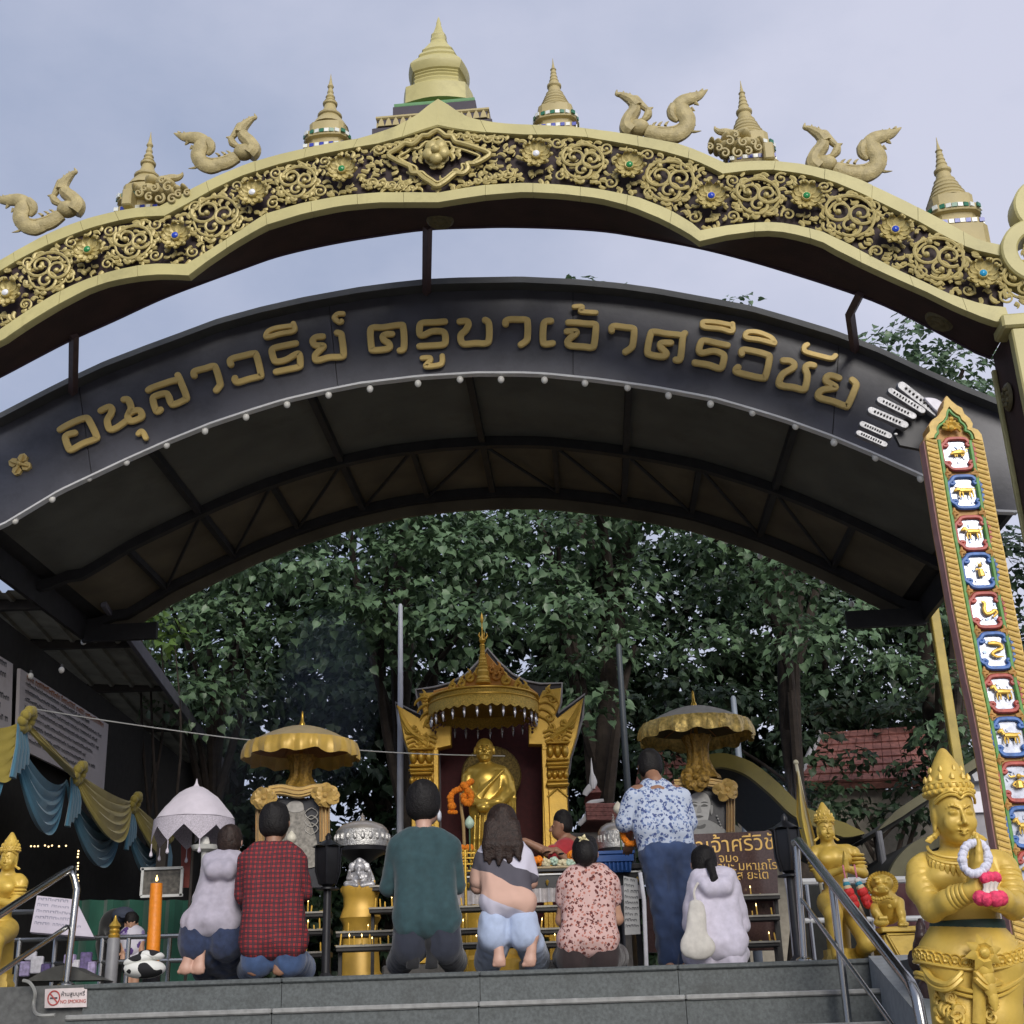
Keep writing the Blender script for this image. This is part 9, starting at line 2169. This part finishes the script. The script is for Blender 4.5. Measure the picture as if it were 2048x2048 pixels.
q = Body(); q.cap(P(1272,1597,.03),P(1360,1597,.03),.085,.085,.04,(V3(0,1,0),.9)); q.cap(P(1300,1580,.06),P(1322,1580,.06),.09,.09,.04)
for xa,xb in ((1288,1300),(1316,1334),(1344,1368)): q.chain([P(xa,1602,.03),P((xa + xb)/2,1655,.0),P(xb,1700,.01)],[.105,.105,.085],.03)
q.cap(P(1290,1702,.02),P(1374,1699,.02),.045,.045,.03); q.cap(P(1268,1598,.03),P(1252,1645,.05),.084,.078,.014); q.cap(P(1360,1598,.03),P(1374,1645,.07),.084,.078,.014); bobj('shirt',q,.0115,M_FLB,t,(.009,9,5,31))
z = Body(); z.cap(P(1310,1705,.02),P(1362,1705,.02),.12,.12,.04)
for f_,xt in zip(fl,(1312,1360)): z.chain([P(xt,1715,.02),P(lerp(xt,1338 if xt < 1340 else 1370,.6),1815,.0),f_ + V3(0,.02,.07)],[.118,.092,.078],.03)
bobj('jeans',z,.0115,M_DENM if False else fab('denim_navy',(.022,.042,.105),var=.45,scale=6),t,(.013,11,8,17)); hair(t,c,k,(23,29),M_HAIR,seed=7)
for q in fl: m = MB(); m.ball((q[0],q[1] + .06,.035),(.05,.13,.04),12,8); obj('shoe',m,M_SOCK,t)
m = MB(); pr = [Vector(P(1262 + 16*math.cos(a),1668 + 20*math.sin(a),.10)) for a in np.linspace(0,6.28,15)]; beadrope(m,pr,.026); single('marigold_garland',m,M_MARI,'orange marigold garland held by the standing man','garland','marigold garlands',loc=pr[0])
# vendor in red, facing left, arm stretched out
t,P,k = person('person in a red polo shirt behind the offering table, facing left, arm outstretched',1130,1720,12.2,None); f = V3(-1,-.15,-.05)
b = Body(); c = P(1122,1652,0); headskin(b,c,k,(17,23),f); b.cap(c + V3(.02,.01,-.06),P(1133,1690,.02),.052,.062,.02); b.cap(P(1140,1700,.02),P(1140,1800,.05),.13,.14,.04)
sA,eA,wA = P(1128,1708,-.10),P(1096,1705,-.16),P(1050,1682,-.20); b.chain([sA,eA,wA],[.05,.044,.030],.02); hand(b,wA,V3(-.9,-.1,.35),V3(0,.2,-1),.18,.4,-1,.5)
s2_,e2_,w2_ = P(1150,1712,-.06),P(1158,1742,-.14),P(1112,1700,-.20); b.chain([s2_,e2_,w2_],[.05,.043,.03],.02); hand(b,w2_,V3(-.9,-.2,.1),V3(0,.5,-.8),.17,.9,-1,.2)
for x in (1136,1152): q = P(x,1800,.05); b.cap(q,V3(q[0],q[1],.04),.10,.06,.04)
bobj('body',b,.009,M_SKIN2,t)
q = Body(); q.cap(P(1128,1700,-.06),P(1156,1698,.06),.10,.10,.04); q.cap(P(1142,1720,.0),P(1142,1805,.05),.155,.16,.05,(V3(0,1,0),.8)); q.cap(sA,P(1106,1706,-.14),.078,.072,.03); q.cap(s2_,P(1156,1730,-.12),.08,.074,.03); q.ell(P(1136,1682,.02),(.08,.075,.035),.03); bobj('polo_shirt',q,.011,M_RED,t,(.009,9,6,41)); hair(t,c + V3(.02,.01,.015),k,(17.5,24),M_HAIR,seed=8,low=.4)
m = MB(); q = Vector(w2_*.8 + e2_*.2); m.ball(q,(.04,.04,.018),10,6); obj('watch',m,M_BLK,t)
# child and a crouching adult far left
t,P,k = person('child in a white shirt with purple print standing far back at the left',268,1935,12.0,None)
b = Body(); c = P(263,1846,0); headskin(b,c,k,(10,12.5),V3(.2,-1,0)); b.cap(c,P(263,1862,0),.035,.04,.015); b.cap(P(256,1865,0),P(272,1865,0),.05,.05,.02)
for x,e in ((252,-1),(278,1)): b.chain([P(x,1866,0),P(x + 4*e,1885,-.02),P(x + 5*e,1902,-.06)],[.035,.03,.022],.015); hand(b,P(x + 5*e,1902,-.06),V3(0,-.2,-1),V3(0,-1,0),.10,.3,e,.2)
for x in (260,274): q = P(x,1900,0); b.chain([q,V3(q[0],q[1],.05)],[.05,.032],.02); b.cap(V3(q[0],q[1],.04),V3(q[0],q[1] - .1,.03),.03,.025,.02)
bobj('body',b,.008,M_SKIN,t)
M_TEE = nodemat('tee_purple_print',lambda n,l,v: floral((.60,.58,.66),(.10,.05,.22),(.30,.24,.46),9,.28)(n,l,v)); q = Body(); q.cap(P(258,1868,0),P(272,1868,0),.065,.065,.03); q.cap(P(265,1872,0),P(266,1893,0),.095,.10,.03); q.cap(P(252,1868,0),P(249,1880,-.01),.05,.045,.02); q.cap(P(278,1868,0),P(281,1880,-.01),.05,.045,.02); bobj('tee_shirt',q,.01,M_TEE,t)
q = Body();
for x in (260,274): a_ = P(x,1896,0); q.cap(a_,V3(a_[0],a_[1],.35),.068,.06,.03)
bobj('shorts',q,.01,M_TEE,t); hair(t,c + V3(0,.015,.02),k,(10.5,12),M_HAIR,seed=9,low=.3)
t,P,k = person('person in dark clothes and a cap bending over, far back at the left',238,1935,12.4,None)
b = Body(); c = P(246,1838,-.05); headskin(b,c,k,(11,13),V3(.6,-.7,-.4)); b.cap(c,P(236,1852,.1),.05,.06,.02); b.cap(P(232,1850,.15),P(226,1892,.25),.15,.15,.05)
for x in (220,236): q = P(x,1890,.25); b.chain([q,V3(q[0],q[1] - .1,.5),V3(q[0],q[1],.05)],[.10,.085,.06],.04)
for x,e in ((222,-1),(250,1)): b.chain([P(x,1852,.08),P(x,1876,-.05),P(x + 6,1894,-.12)],[.06,.05,.04],.03); hand(b,P(x + 6,1894,-.12),V3(.1,-.3,-1),V3(0,-1,0),.16,.5,e,.2)
bobj('body',b,.011,M_SOCK,t); q = Body(); q.ell(c + V3(0,.01,.03),(.105,.11,.08),.02); q.cap(c + V3(.03,-.09,.02),c + V3(.06,-.15,.0),.045,.04,.02,(V3(0,0,1),.35)); bobj('cap',q,.009,mat('cap_slate',(.045,.055,.085),.8),t)
# ================================================================== incense smoke drifting by the left parasol
ms_ = bpy.data.materials.new('incense_smoke'); ms_.use_nodes = True; n = ms_.node_tree.nodes; n.remove(n['Principled BSDF']); pv = n.new('ShaderNodeVolumePrincipled'); pv.inputs['Color'].default_value = (.62,.74,.88,1); pv.inputs['Density'].default_value = .07; pv.inputs['Anisotropy'].default_value = .3
ms_.node_tree.links.new(pv.outputs[0],n['Material Output'].inputs['Volume'])
for (x,y,Y,r) in ((655,1400,13.3,(.55,.7,1.0)),(500,1530,12.0,(.35,.4,.75)),(1545,1620,11.8,(.45,.4,.4))):
 m = MB(); p = at(x,y,Y); m.ball(p,r,20,14); o = single('incense_smoke',m,ms_,None,None,loc=p); o['kind'] = 'stuff'
